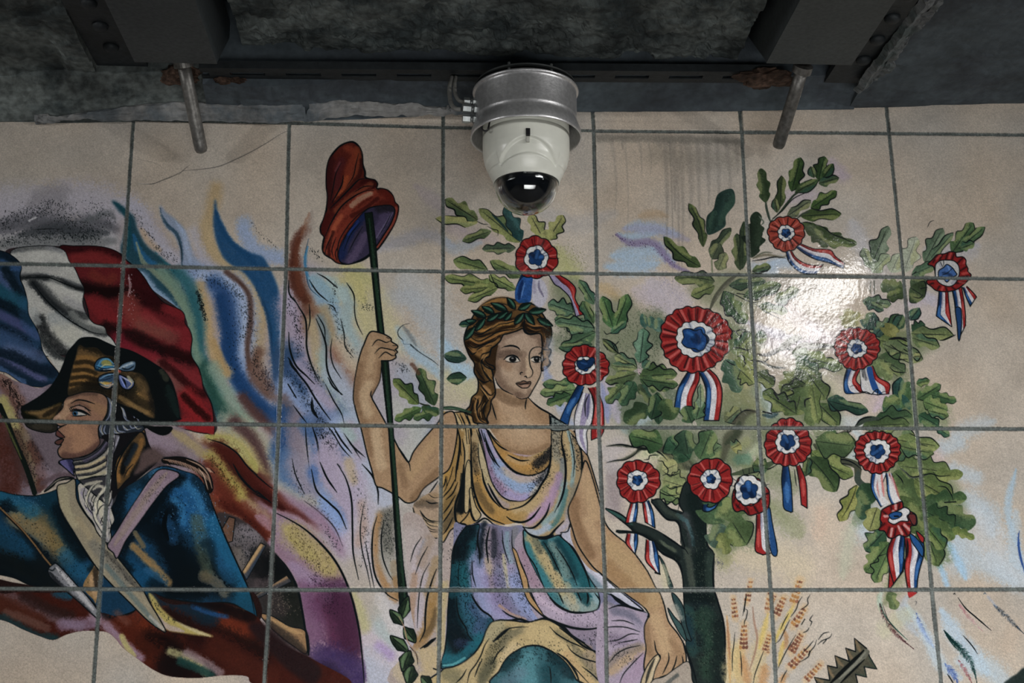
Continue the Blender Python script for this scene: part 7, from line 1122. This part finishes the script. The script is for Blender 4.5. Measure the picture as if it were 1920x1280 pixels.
for R_ in ROWS:
    for p, q in zip(R_[:-1], R_[1:]): joint(p, q)
cols = [[TOPS[i], ROWS[0][i+2], ROWS[1][i+1], ROWS[2][i+1], ROWS[3][i+1], BOT[i]] for i in range(7)]
cols[6][1] = (1938, 253)
for C_ in cols:
    for p, q in zip(C_[:-1], C_[1:]): joint(p, q)
joint((-95, 100), (-150, 1400))
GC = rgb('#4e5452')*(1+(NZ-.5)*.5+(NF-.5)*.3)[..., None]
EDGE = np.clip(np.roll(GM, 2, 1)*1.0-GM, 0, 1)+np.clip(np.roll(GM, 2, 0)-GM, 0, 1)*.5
CV += (rgb('#c4c0b6')-CV)*(np.clip(EDGE, 0, 1)*.32*(NZ > .45))[..., None]  # glossy reflections along the joint edges, painted into the colour as pale glints
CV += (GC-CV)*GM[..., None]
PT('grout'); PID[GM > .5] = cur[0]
np.clip(CV, 0, 1, out=CV)
# ================================================================ the room
M_conc = mat('old_concrete', (.13, .15, .145), .85, 0, (9, .5), (55, .45), .005, 60, (.045, .058, .060), 6)
M_blue = mat('blue_grey_render', (.075, .096, .112), .8, 0, (6, .3), (50, .2), .004, 40, (.055, .068, .082), 5)
M_peel = mat('peeling_render', (.16, .17, .175), .85, 0, (12, .35), (60, .3), .006, 50, (.06, .075, .075), 12)
M_cem = mat('pale_cement', (.26, .26, .255), .8, 0, (5, .3), (60, .25), .003, 60, (.11, .13, .145), 4)
M_steel = mat('dark_painted_steel', (.028, .034, .038), .6, .3, (8, .3), (60, .2), .002, 60)
M_chan = mat('grey_galvanised_steel', (.062, .074, .080), .55, .35, (6, .15), (90, .2), .0008, 120)
M_rust = mat('rusted_steel', (.05, .028, .018), .9, .1, (20, .6), (90, .5), .008, 50, (.09, .055, .04), 25)
M_rod = mat('worn_steel_rod', (.17, .165, .155), .45, .6, (10, .4), (80, .3), .001, 80)
M_wall = mat('grey_wall_mortar', (.13, .14, .135), .8, 0, (3, .08), (40, .05))
M_floor = mat('platform_asphalt', (.07, .07, .07), .8, 0, (6, .2), (80, .2), .002, 80)
V, F = [], []; addbox(V, F, -5, 5, .012, .4, 0, 3.6); tag(meshobj('wall_back', V, F, M_wall), 'flat tiled station wall that carries the painted mural', 'wall', kind='structure')
V, F = [], []; addbox(V, F, -5, 5, -6, .012, -.2, 0); tag(meshobj('floor', V, F, M_floor), 'grey asphalt platform floor below the wall', 'floor', kind='structure')
M_tile = mat('beige_glazed_tile', (.58, .50, .416), .2, 0, (3, .06), (60, .05))
V, F = [], []; TX, TZ = -0.789564, 1.81699
for i in range(-9, 13):
    for j in range(-5, 4):
        xa, xb, za, zb = TX+i*.4+.004, TX+i*.4+.396, TZ+j*.4+.004, min(3.06, TZ+j*.4+.396)
        if za < 0 or zb <= za: continue
        if j >= -1:
            if xb > -1.312 and xa < 1.732:
                if xa < -1.32: xb = -1.312
                elif xb > 1.74: xa = 1.732
                else: continue
        if xb-xa > .01: addbox(V, F, xa, xb, .001, .0125, za, zb)
tag(meshobj('wall_tiles', V, F, M_tile, None), 'plain beige glazed tiles around and below the mural', 'wall', kind='structure')
# concrete ceiling: rough soffit between the girders, haunches on both sides
def soffit(name, x0, x1, y0, y1, zf, m, amp, nx=160, ny=70, sc=9, label=''):
    def fn(u, v):
        x = x0+(x1-x0)*u; y = y0+(y1-y0)*v; z = zf(x, y)
        q = rough((x+7, y*1.6, 3), sc*.55, 1.0); q = max(0, min(1, (q+.12)*5))
        n = rough((x, y, 0), sc*2.2, amp*.35)+amp*.8*q+amp*.6*max(0, min(1, (rough((x-4, y, 8), sc*.9, 1)-.1)*6))
        return (x, y, z+n)
    V, F = sheet(nx, ny, fn); k = len(V)
    V += [(x0, y0, 3.5), (x1, y0, 3.5), (x1, y1, 3.5), (x0, y1, 3.5)]
    F += [(k, k+1, k+2, k+3), tuple(range(nx))+(k+1, k), tuple((ny-1)*nx+i for i in range(nx-1, -1, -1))+(k+3, k+2), tuple(j*nx for j in range(ny-1, -1, -1))+(k, k+3), tuple(j*nx+nx-1 for j in range(ny))+(k+2, k+1)]
    return tag(meshobj(name, V, F, m, smooth=False), label, 'ceiling', kind='structure')
soffit('ceiling', -.505, .775, -.62, -.075, lambda x, y: 3.165, M_conc, .016, 300, 120, 11, 'dark crumbling concrete soffit between the two girders')
soffit('ceiling_left', -1.9, -.87, -.9, -.03, lambda x, y: 3.085+.10*max(0, -y-.1)+.02*(x+1.1), M_conc, .014, 180, 120, 8, 'rough dark concrete haunch at the left end of the ceiling')
soffit('ceiling_right', 1.102, 2.2, -.9, -.0, lambda x, y: 3.094+.10*max(0, -y-.02)+.045*(x-1.085), M_blue, .0035, 120, 100, 5, 'blue grey rendered haunch at the right end of the ceiling')
for nm, bx_, lb in (('ceiling_recess', (-1.9, 2.2, -.9, .012, 3.42, 3.5), 'black recess above the girders'), ('ceiling_front', (-5, 5, -6, -.9, 3.37, 3.5), 'dark concrete ceiling above the platform'), ('ceiling_far_left', (-5, -1.9, -.9, .012, 3.1, 3.5), 'dark concrete ceiling past the left haunch'), ('ceiling_far_right', (2.2, 5, -.9, .012, 3.15, 3.5), 'dark concrete ceiling past the right haunch')):
    V, F = [], []; addbox(V, F, *bx_); tag(meshobj(nm, V, F, M_conc), lb, 'ceiling', kind='structure')
# cement fillet where the ceiling meets the tiles
LN = [(-1.9, 2.965), (-1.132, 3.006), (-.98, 3.016), (-.794, 3.023), (-.60, 3.022), (-.45, 3.02), (-.312, 3.03), (-.258, 3.044), (.191, 3.061), (.808, 3.080), (1.114, 3.091), (1.589, 3.110), (2.2, 3.135)]
def lnz(x):
    for (a, za), (b_, zb) in zip(LN[:-1], LN[1:]):
        if x <= b_: return za+(zb-za)*(x-a)/(b_-a)
    return LN[-1][1]
def fillet(name, x0, x1, m, label, dy=.12, dz=.04, lab=None):
    def fn(u, v):
        x = x0+(x1-x0)*u; z0 = lnz(x)+rough((x, 0, 1), 14, .0022)
        y = -.004-(dy)*v; z = z0+(dz+.0)*v**.8
        z += rough((x, y, 2), 18, .004)*min(1, 4*v); y += rough((x, v, 5), 16, .003)*(1-v)
        return (x, y, z)
    nx = int((x1-x0)*160)
    V, F = sheet(nx, 18, fn); k = len(V)
    V += [(x0, .012, 3.3), (x1, .012, 3.3), (x1, -.124, 3.3), (x0, -.124, 3.3), (x0, .012, lnz(x0)), (x1, .012, lnz(x1))]
    F += [tuple(range(nx-1, -1, -1))+(k+4, k+5), tuple(17*nx+i for i in range(nx))+(k+2, k+3), (k, k+1, k+2, k+3), (k, k+4, k+5, k+1)]
    return tag(meshobj(name, V, F, m), label, 'trim', kind='structure')
fillet('trim_1', -1.9, -.60, M_conc, 'dark cement fillet above the tiles at the left end', .10, .075)
fillet('trim_2', -.60, .46, M_blue, 'dark blue grey cement fillet between the tiles and the slotted rail', .11, .045)
fillet('trim_3', .46, 1.115, M_blue, 'blue grey cement fillet under the right girder', .11, .045)
# thin pale cement lip on the left
def lip(u, v):
    x = -1.04+1.22*u; t = max(.06, min(1, u*3.5))*max(.05, min(1, (1-u)*2.6))
    if abs(x+.345) < .006: t *= .3
    return (x, -.008-.034*v*t+rough((x, v, 2), 25, .002), lnz(x)-.003+.034*v*t+rough((x, v, 9), 20, .002))
V, F = sheet(300, 10, lip)
k = len(V); F += []
o = meshobj('trim_4', V, F, M_cem); tag(o, 'thin broken lip of pale cement between the tiles and the ceiling, left half', 'trim', kind='structure'); md = o.modifiers.new('thick', 'SOLIDIFY'); md.thickness = .012; md.offset = -1
# broken plaster ridge beside the right girder
def ridge(u, v):
    y = -.72+.60*u; x = 1.075+.05*(1-u)+.085*v*(1-.45*u)+rough((y, v, 3), 12, .012)*v
    return (x, y, 3.10+.012*math.sin(math.pi*v)-.004+.10*max(0, -y-.05)*.9+.045*(x-1.085)-.012*(1-v)+rough((x, y, 4), 30, .007))
V, F = sheet(150, 22, ridge); o = meshobj('trim_5', V, F, M_peel); tag(o, 'pale flaking plaster edge beside the right girder', 'trim', kind='structure'); md = o.modifiers.new('thick', 'SOLIDIFY'); md.thickness = .02; md.offset = 1
# ---------------------------------------------------------------- girders
def girder(x0, x1, yend, label):
    t = empty('riveted_girder', ((x0+x1)/2, yend, 3.118)); L = lambda x, y, z: (x-t.location.x, y-t.location.y, z-t.location.z)
    V, F = [], []; addbox(V, F, x0, x1, -2.6, yend, 3.118, 3.134)
    V = [L(*v) for v in V]; meshobj('flange', V, F, M_steel, t)
    V, F = [], []; xm = (x0+x1)/2; addbox(V, F, xm-.012, xm+.012, -2.6, yend, 3.134, 3.34); V = [L(*v) for v in V]; meshobj('web', V, F, M_steel, t)
    for xs in (x0+.06,):
        y = yend-.135
        while y > -.95:
            V, F = lathe([(.0195, 3.120), (.0185, 3.112), (.014, 3.106), (.007, 3.103), (.001, 3.102)], 20, (xs, y)); V = [L(*v) for v in V]; meshobj('rivet', V, F, M_steel, t, smooth=True); y -= .105
    return tag(t, label, 'girder', 'riveted girders across the ceiling')
girder(-.868, -.741, -.075, 'dark riveted steel girder over the left grey channel')
girder(1.007, 1.10, -.10, 'dark riveted steel girder over the right grey channel')
def channel(x0, x1, yend, side, label):
    t = empty('ceiling_channel', ((x0+x1)/2, yend, 3.05)); c = t.location
    # folded steel box, open at the top, cut back obliquely at its end
    th = .004; zt = 3.24; cut = .184
    def prism(xa, xb, poly):
        V = [(xa-c.x, y-c.y, z-c.z) for y, z in poly]+[(xb-c.x, y-c.y, z-c.z) for y, z in poly]; n = len(poly)
        return V, [tuple(range(n))[::-1], tuple(range(n, 2*n))]+[(i, (i+1) % n, n+(i+1) % n, n+i) for i in range(n)]
    V, F = prism(x0, x1, [(-2.6, 3.05), (yend, 3.05), (yend, 3.05+th), (-2.6, 3.05+th)]); meshobj('bottom_plate', V, F, M_chan, t, bevel=.001)
    for xa in (x0, x1-th):
        V, F = prism(xa, xa+th, [(-2.6, 3.05+th), (yend-.002, 3.05+th), (yend+cut, zt-.002), (yend+cut-.01, zt), (-2.6, zt)]); meshobj('side_plate', V, F, M_chan, t)
    V, F = prism(x0+th, x1-th, [(yend-.004-th, 3.055), (yend-.004, 3.055), (yend+cut-.012, zt-.01), (yend+cut-.012-th, zt-.01)]); meshobj('end_plate', V, F, M_chan, t)
    return tag(t, label, 'cable channel', 'grey box channels under the girders')
channel(-.735, -.538, -.262, 1, 'grey steel box channel running to the wall, left of the camera')
channel(.790, 1.001, -.330, -1, 'grey steel box channel running to the wall, right of the camera')
def rodobj(p, q, label):
    P, Q = Vector(p), Vector(q); d = (Q-P); path = [P+d*k for k in (0, .3, .6, .9, .955, .985, 1.0)]; r = .0165
    t = empty('stub_rod', P)
    V, F = tube([x-P for x in path], [r, r, r, r, r*.98, r*.8, r*.35], 24); meshobj('rod', V, F, M_rod, t, smooth=True)
    V, F = tube([(P+d*k)-P for k in (.0, .08)], r*1.5, 24); meshobj('collar', V, F, M_rod, t, smooth=False)
    return tag(t, label, 'rod', 'steel stub rods pointing down at the mural')
rodobj((-.638, -.185, 3.100), (-.6035, -.050, 2.908), 'steel stub rod hanging under the left grey channel')
rodobj((.913, -.232, 3.098), (.8865, -.048, 2.953), 'steel stub rod hanging under the right grey channel')
# rust and rubble at the girder feet
def lump(x, y, z, sx, sy, sz, m, name, label, seed, parent=None):
    b_ = bmesh.new(); bmesh.ops.create_icosphere(b_, subdivisions=5, radius=1)
    for v in b_.verts:
        p = v.co.copy(); n = MN.fractal(p*1.3+Vector((seed, 0, 0)), .8, 2.2, 5)
        v.co = Vector((p.x*sx, p.y*sy, p.z*sz))*(1+.45*n)
    me = bpy.data.meshes.new(name); b_.to_mesh(me); b_.free(); me.materials.append(m)
    o = bpy.data.objects.new(name, me); link(o); o.location = (x, y, z); return tag(o, label, 'rubble', kind='structure')
lump(-.53, -.085, 3.085, .055, .04, .022, M_rust, 'trim_6', 'rust crust on the beam foot right of the left rod', 3)
lump(-.66, -.10, 3.10, .045, .03, .022, M_rust, 'trim_7', 'crumbled mortar behind the left rod', 8)
lump(.84, -.15, 3.10, .07, .045, .016, M_rust, 'trim_8', 'rust crust on the beam foot left of the right rod', 5)
# slotted rail parallel to the wall
t = empty('slotted_rail', (.12, -.14, 3.097)); c = t.location
V, F = [], []; X0_, X1_ = -.60, .86; ya, yb = -.172, -.108
def slope(x): return .012*(x-.12)/.7
addbox(V, F, X0_, X1_, ya, ya+.024, 3.096, 3.1); addbox(V, F, X0_, X1_, yb-.022, yb, 3.096, 3.1)
x = X0_+.02; pitch = .1395
xs = [X0_]
while x < X1_: xs.append(x); x += pitch
for x in xs[1:]: addbox(V, F, x, min(X1_, x+.052), ya+.024, yb-.022, 3.096, 3.1)
V = [(a-c.x, b_-c.y, z-c.z+slope(a)) for a, b_, z in V]; meshobj('slotted_face', V, F, M_steel, t)
for yy in (ya, yb-.004):
    V, F = [], []; addbox(V, F, X0_, X1_, yy, yy+.004, 3.1, 3.1165); V = [(a-c.x, b_-c.y, z-c.z+slope(a)) for a, b_, z in V]; meshobj('side_lip', V, F, M_steel, t)
tag(t, 'dark slotted steel mounting rail above the camera', 'rail')
V, F = [], []; addbox(V, F, -.011, .011, -.016, .016, -.004, .004); o = meshobj('rail_clip', V, F, M_rod, None, bevel=.0015); o.location = (.315, -.142, 3.0995); o.rotation_euler = (0, 0, .25); tag(o, 'small bright clip on the slotted rail right of the camera', 'clip')
# ---------------------------------------------------------------- dome camera
M_al = mat('brushed_aluminium', (.72, .72, .73), .40, .8, (7, .12), (120, .12), .0004, 160, (.58, .58, .59), 5)
M_alin = mat('dull_inner_steel', (.05, .055, .055), .6, .5, (9, .3), (90, .2))
M_wh = mat('off_white_plastic', (.78, .79, .71), .28, 0, (6, .04), (60, .03))
M_blk = mat('black_plastic', (.012, .012, .014), .35, 0, (6, .1), (60, .1))
M_zn = mat('zinc_cable_gland', (.30, .32, .32), .4, .7, (12, .25), (90, .2))
M_cab = mat('grey_cable_sheath', (.16, .16, .15), .5, 0, (12, .2), (90, .2))
M_gl = mat('smoked_clear_dome', (.92, .95, .95), .015, 0, (1, 0), (1, 0), trans=1, spec=.6)
M_eye = mat('dark_mirror_shell', (.006, .007, .010), .07, 0, (1, 0), (1, 0), spec=.9, coat=.5)
CXm, CYm = .2135, -.20
t = empty('dome_camera', (CXm, CYm, 3.045)); c = t.location
def sub(V): return [(v[0]-c.x, v[1]-c.y, v[2]-c.z) for v in V]
cc = (CXm, CYm)
prof = [(.131, 3.018), (.1325, 3.021), (.131, 3.024), (.127, 3.022), (.1265, 3.010), (.1265, 2.952), (.1275, 2.948), (.1275, 2.944), (.1265, 2.941), (.1275, 2.934), (.132, 2.924), (.1355, 2.914), (.1372, 2.902), (.1375, 2.897), (.1360, 2.8955), (.1335, 2.897), (.1335, 2.903), (.128, 2.925), (.1225, 2.938), (.1225, 3.010), (.127, 3.016)]
V, F = lathe(prof+[prof[0]], 96, cc, caps=False); meshobj('housing', sub(V), F, M_al, t, smooth=True)
V, F = lathe([(.001, 2.965), (.1228, 2.965), (.1228, 2.972), (.001, 2.972)], 64, cc); meshobj('inner_plate', sub(V), F, M_alin, t)
V, F = lathe([(.115, 3.036), (.125, 3.036), (.125, 3.040), (.115, 3.040), (.001, 3.040), (.001, 3.036)], 96, cc, caps=False); meshobj('mounting_plate', sub(V), F, M_alin, t)
for g in (-115, -60, 30, 150):
    a = math.radians(g); x, y = CXm+.112*math.cos(a), CYm+.112*math.sin(a)
    V, F = tube([(x, y, 3.0), (x, y, 3.052)], .0035, 10); meshobj('bolt', sub(V), F, M_zn, t, smooth=True)
V, F = tube([(CXm, CYm, 3.038), (CXm, CYm, 3.06), (CXm, CYm+.01, 3.085)], .011, 14); meshobj('hanger', sub(V), F, M_steel, t, smooth=True)
# white body, sculpted eyelid at the front (front = -Y)
def rf(r, z, a):
    d = (a+math.pi/2+math.pi) % (2*math.pi)-math.pi        # 0 at the front
    k = 1.0
    if z < 2.872 and z > 2.782:
        top = 2.8615-.050*(abs(d)/.80)**1.8
        low = 2.818-.024*(abs(d)/.95)**1.6
        if z < top and z > low and abs(d) < .86:
            e = min(1, (top-z)/.004); g = min(1, (z-low)/.006); k = 1-.072*e*g
        if abs(d) > .86 and z < 2.835-.02*(abs(d)-.86) and z > 2.806: k = 1-.02
    return r*k
prof = [(.100, 2.962), (.1065, 2.955), (.1068, 2.905), (.1062, 2.9045), (.1062, 2.9025), (.1069, 2.902), (.1072, 2.89), (.1072, 2.878)]
zz = 2.878
def rw(z):
    P = [(2.878, .1072), (2.860, .1068), (2.845, .1052), (2.830, .1020), (2.817, .0975), (2.806, .0925), (2.796, .0872), (2.788, .0835), (2.782, .0815)]
    for (za, ra), (zb, rb) in zip(P[:-1], P[1:]):
        if z >= zb: return ra+(rb-ra)*(z-za)/(zb-za)
    return P[-1][1]
while zz > 2.7825: zz -= .0022; prof.append((rw(zz), zz))
prof += [(.0800, 2.7795), (.0785, 2.781), (.077, 2.80), (.001, 2.80)]
V, F = lathe(prof, 240, cc, rf, caps=False); body = meshobj('camera_body', sub(V), F, M_wh, t, smooth=True)
# keyhole notch on the front
V, F = [], []; addbox(V, F, -.0052, .0052, -.004, .004, -.009, .009); o = meshobj('notch', V, F, M_blk, body, bevel=.001); o.location = (-.003, -.1062, 2.868-3.045); o.rotation_euler = (.06, 0, 0)
V, F = [], []; addbox(V, F, -.0040, .0040, -.003, .003, -.009, .005); o = meshobj('notch_groove', V, F, mat('shaded_plastic', (.40, .40, .36), .5), body, bevel=.001); o.location = (-.003, -.1035, 2.853-3.045); o.rotation_euler = (.1, 0, 0)
def hemi(R, zc, n=28, top=.0):
    return [(R*math.cos(a), zc-R*math.sin(a)) for a in [top+(math.pi/2-top)*i/n for i in range(n)]]+[(.0004, zc-R)]
outer = hemi(.0785, 2.7795); inner = hemi(.0755, 2.7795)
V, F = lathe(outer+inner[::-1], 96, cc, caps=False); k = len(outer)+len(inner)
F += [(i, (k-1)*96+i, (k-1)*96+(i+1) % 96, (i+1) % 96) for i in range(96)]
meshobj('clear_dome', sub(V), F, M_gl, t, smooth=True)
V, F = lathe([(.0745, 2.790), (.0745, 2.783)]+[(r*.93, z+.0012) for r, z in hemi(.0775, 2.783)], 96, cc); meshobj('dark_shell', sub(V), F, M_eye, t, smooth=True)
V, F = lathe([(.0815, 2.7830), (.0822, 2.7805), (.0808, 2.7785), (.0788, 2.779), (.0788, 2.783)], 96, cc, caps=False); meshobj('retaining_ring', sub(V), F, M_wh, t, smooth=True)
# cable glands on the left side and their cables
for i, (zg, ang, ln) in enumerate(((2.988, 184, .030), (2.964, 190, .036), (2.942, 186, .034))):
    a = math.radians(ang); dx, dy = math.cos(a), math.sin(a)
    p0 = Vector((CXm+.120*dx, CYm+.120*dy, zg)); dr = Vector((dx, dy, 0))
    V, F = tube([p0, p0+dr*.012], .0125, 6); g = meshobj('cable_gland', sub(V), F, M_zn, t)
    V, F = tube([p0+dr*.012, p0+dr*.020], .0095, 20); meshobj('gland_neck', sub(V), F, M_zn, g, smooth=True)
    V, F = tube([p0+dr*.020, p0+dr*(ln+.004)], .0118, 6); meshobj('gland_nut', sub(V), F, M_zn, g)
def cabl(pts_, r):
    P = [Vector(p) for p in pts_]; out = []
    for i in range(len(P)-1):
        a, b_, c_, d = P[max(i-1, 0)], P[i], P[i+1], P[min(i+2, len(P)-1)]
        for k in range(8):
            q = k/8; out.append(.5*((2*b_)+(c_-a)*q+(2*a-5*b_+4*c_-d)*q*q+(3*b_-a-3*c_+d)*q**3))
    out.append(P[-1]); V, F = tube(out, r, 12); return V, F
V, F = cabl([(.062, -.21, 2.988), (.048, -.205, 2.995), (.0385, -.19, 3.02), (.037, -.165, 3.06), (.04, -.145, 3.088)], .0048); meshobj('cable', sub(V), F, M_cab, t, smooth=True)
V, F = cabl([(.052, -.225, 2.962), (.038, -.22, 2.966), (.027, -.205, 2.99), (.024, -.175, 3.04), (.030, -.145, 3.088)], .0055); meshobj('cable', sub(V), F, M_cab, t, smooth=True)
V, F = cabl([(CXm-.105, CYm-.07, 2.915), (CXm-.112, CYm-.062, 2.895), (CXm-.098, CYm-.07, 2.888), (CXm-.09, CYm-.06, 2.93)], .0022); meshobj('safety_ring', sub(V), F, M_blk, t, smooth=True)
tag(t, 'white and steel dome surveillance camera hanging in front of the mural', 'security camera')

# ================================================================ the mural as geometry
def build_mural():
    m = bpy.data.materials.new('painted_ceramic'); m.use_nodes = True; N = m.node_tree.nodes; L = m.node_tree.links; p = N['Principled BSDF']
    at = N.new('ShaderNodeAttribute'); at.attribute_name = 'glaze'
    vm = N.new('ShaderNodeVectorMath'); vm.operation = 'SCALE'; vm.inputs['Scale'].default_value = GAIN; L.new(at.outputs['Color'], vm.inputs[0]); L.new(vm.outputs[0], p.inputs['Base Color'])
    tc = N.new('ShaderNodeTexCoord')
    n1 = N.new('ShaderNodeTexNoise'); n1.inputs['Scale'].default_value = 3.2; n1.inputs['Detail'].default_value = 3; L.new(tc.outputs['Object'], n1.inputs['Vector'])
    n2 = N.new('ShaderNodeTexNoise'); n2.inputs['Scale'].default_value = 75; n2.inputs['Detail'].default_value = 3; L.new(tc.outputs['Object'], n2.inputs['Vector'])
    ad = N.new('ShaderNodeMath'); ad.operation = 'MULTIPLY_ADD'; L.new(n2.outputs[0], ad.inputs[0]); ad.inputs[1].default_value = .07; L.new(n1.outputs[0], ad.inputs[2])
    bp = N.new('ShaderNodeBump'); bp.inputs['Strength'].default_value = 1; bp.inputs['Distance'].default_value = .008; L.new(ad.outputs[0], bp.inputs['Height']); L.new(bp.outputs[0], p.inputs['Normal'])
    p.inputs['Roughness'].default_value = .13; p.inputs['Specular IOR Level'].default_value = .5
    mg = m.copy(); mg.name = 'cement_grout'; mg.node_tree.nodes['Principled BSDF'].inputs['Roughness'].default_value = .6
    root = tag(empty('tile_mural', (0, -.0005, 1.8)), 'large glazed tile mural of an allegorical woman, soldier, flag and cockade tree', 'mural')
    xs = X0+OX+(np.arange(MW)+.5)*T/NT; zs = ZT+OZ-(np.arange(MH)+.5)*T/NT
    gx, gz = np.meshgrid(xs, zs)
    rg = np.random.default_rng(3)
    ti = np.floor((gx-OX)/T).astype(int)+3; tj = np.floor((gz-OZ)/T).astype(int)+3
    sx_, sz_ = rg.normal(0, .005, (14, 10)), rg.normal(0, .005, (14, 10))
    sx_[7, 5], sz_[7, 5] = sx_[7, 4]-.008, sz_[7, 4]+.004
    gy = GM*.004+.0012*0+((gx-OX)/T-np.floor((gx-OX)/T)-.5)*T*sx_[ti, tj]+((gz-OZ)/T-np.floor((gz-OZ)/T)-.5)*T*sz_[ti, tj]
    co = np.stack([gx, gy, gz-1.8], -1).reshape(-1, 3).astype(np.float32); co[:, 1] += .0
    rgba = np.ones((MH*MW, 4), np.float32); rgba[:, :3] = CV.reshape(-1, 3)
    idx = (np.arange(MH-1)[:, None]*MW+np.arange(MW-1)[None]).ravel()
    pid = PID[:-1, :-1].ravel()
    def make(name, sel, parent, mt, lab=None):
        i = idx[sel]
        if len(i) < 40: return None
        q = np.stack([i, i+MW, i+MW+1, i+1], 1).ravel()
        used = np.zeros(MH*MW, bool); used[q] = True
        remap = np.cumsum(used)-1; u = np.nonzero(used)[0]
        me = bpy.data.meshes.new(name); me.vertices.add(len(u)); me.vertices.foreach_set('co', co[u].ravel())
        me.loops.add(len(q)); me.loops.foreach_set('vertex_index', remap[q].astype(np.int32))
        me.polygons.add(len(i)); me.polygons.foreach_set('loop_start', np.arange(0, len(q), 4, dtype=np.int32)); 
        me.polygons.foreach_set('use_smooth', np.ones(len(i), bool))
        me.update(calc_edges=True)
        ca = me.color_attributes.new('glaze', 'BYTE_COLOR', 'POINT'); ca.data.foreach_set('color_srgb', rgba[u].ravel())
        me.materials.append(mt); o = bpy.data.objects.new(name, me); link(o, parent)
        if lab: o['label'] = lab
        return o
    made = {}
    sub_of = {'painted_soldier_face': 'painted_soldier', 'painted_hat_bow': 'painted_bicorne_hat', 'painted_woman_face': 'painted_woman', 'painted_woman_hair': 'painted_woman', 'painted_laurel_wreath': 'painted_woman', 'painted_dress': 'painted_woman', 'painted_bicorne_hat': 'painted_soldier'}
    names = {'painted_soldier_face': 'face', 'painted_hat_bow': 'hat_bow', 'painted_woman_face': 'face', 'painted_woman_hair': 'hair', 'painted_laurel_wreath': 'laurel_wreath', 'painted_dress': 'dress', 'painted_bicorne_hat': 'bicorne_hat'}
    sub_of['painted_hat_bow'] = 'painted_soldier'
    cent = np.array([(1005, 484), (1098, 684), (1303, 636), (1474, 437), (1778, 512), (1606, 652), (1478, 830), (1643, 846), (1196, 902), (1332, 900), (1405, 920), (1682, 975)], float)
    cc_ = canvas(cent)
    order = [n for n in PARTS if n not in sub_of]+[n for n in PARTS if n in sub_of]
    for n in order:
        k = PARTS.index(n); sel = np.nonzero(pid == k)[0]
        if not len(sel): continue
        if n == 'painted_leaf_spray':
            xx = idx[sel] % MW; sp = canvas(np.array([(826, 700)], float))[0, 0]
            make(n, sel[xx < sp], root, m); make(n, sel[xx >= sp], root, m); continue
        if n == 'painted_brush_mark':
            yy, xx = np.divmod(idx[sel], MW); cb = canvas(np.array([(1670, 1160), (1725, 1170), (1825, 1150), (1815, 1230), (1890, 1160), (1790, 1270), (1900, 1270)], float))
            w_ = ((xx[:, None]-cb[None, :, 0])**2+(yy[:, None]-cb[None, :, 1])**2).argmin(1)
            for j in range(len(cb)): make(n, sel[w_ == j], root, m)
            continue
        if n == 'painted_cockade':
            yy, xx = np.divmod(idx[sel], MW)
            d = (xx[:, None]-cc_[None, :, 0])**2+np.where(yy[:, None] > cc_[None, :, 1], .45, 1.5)*(yy[:, None]-cc_[None, :, 1])**2
            w_ = d.argmin(1)
            for j in range(len(cent)): make('painted_cockade', sel[w_ == j], root, m)
            continue
        made[n] = make(names.get(n, n), sel, made.get(sub_of[n]) if n in sub_of else root, mg if n == 'grout' else m)
GAIN = 1.45
build_mural()
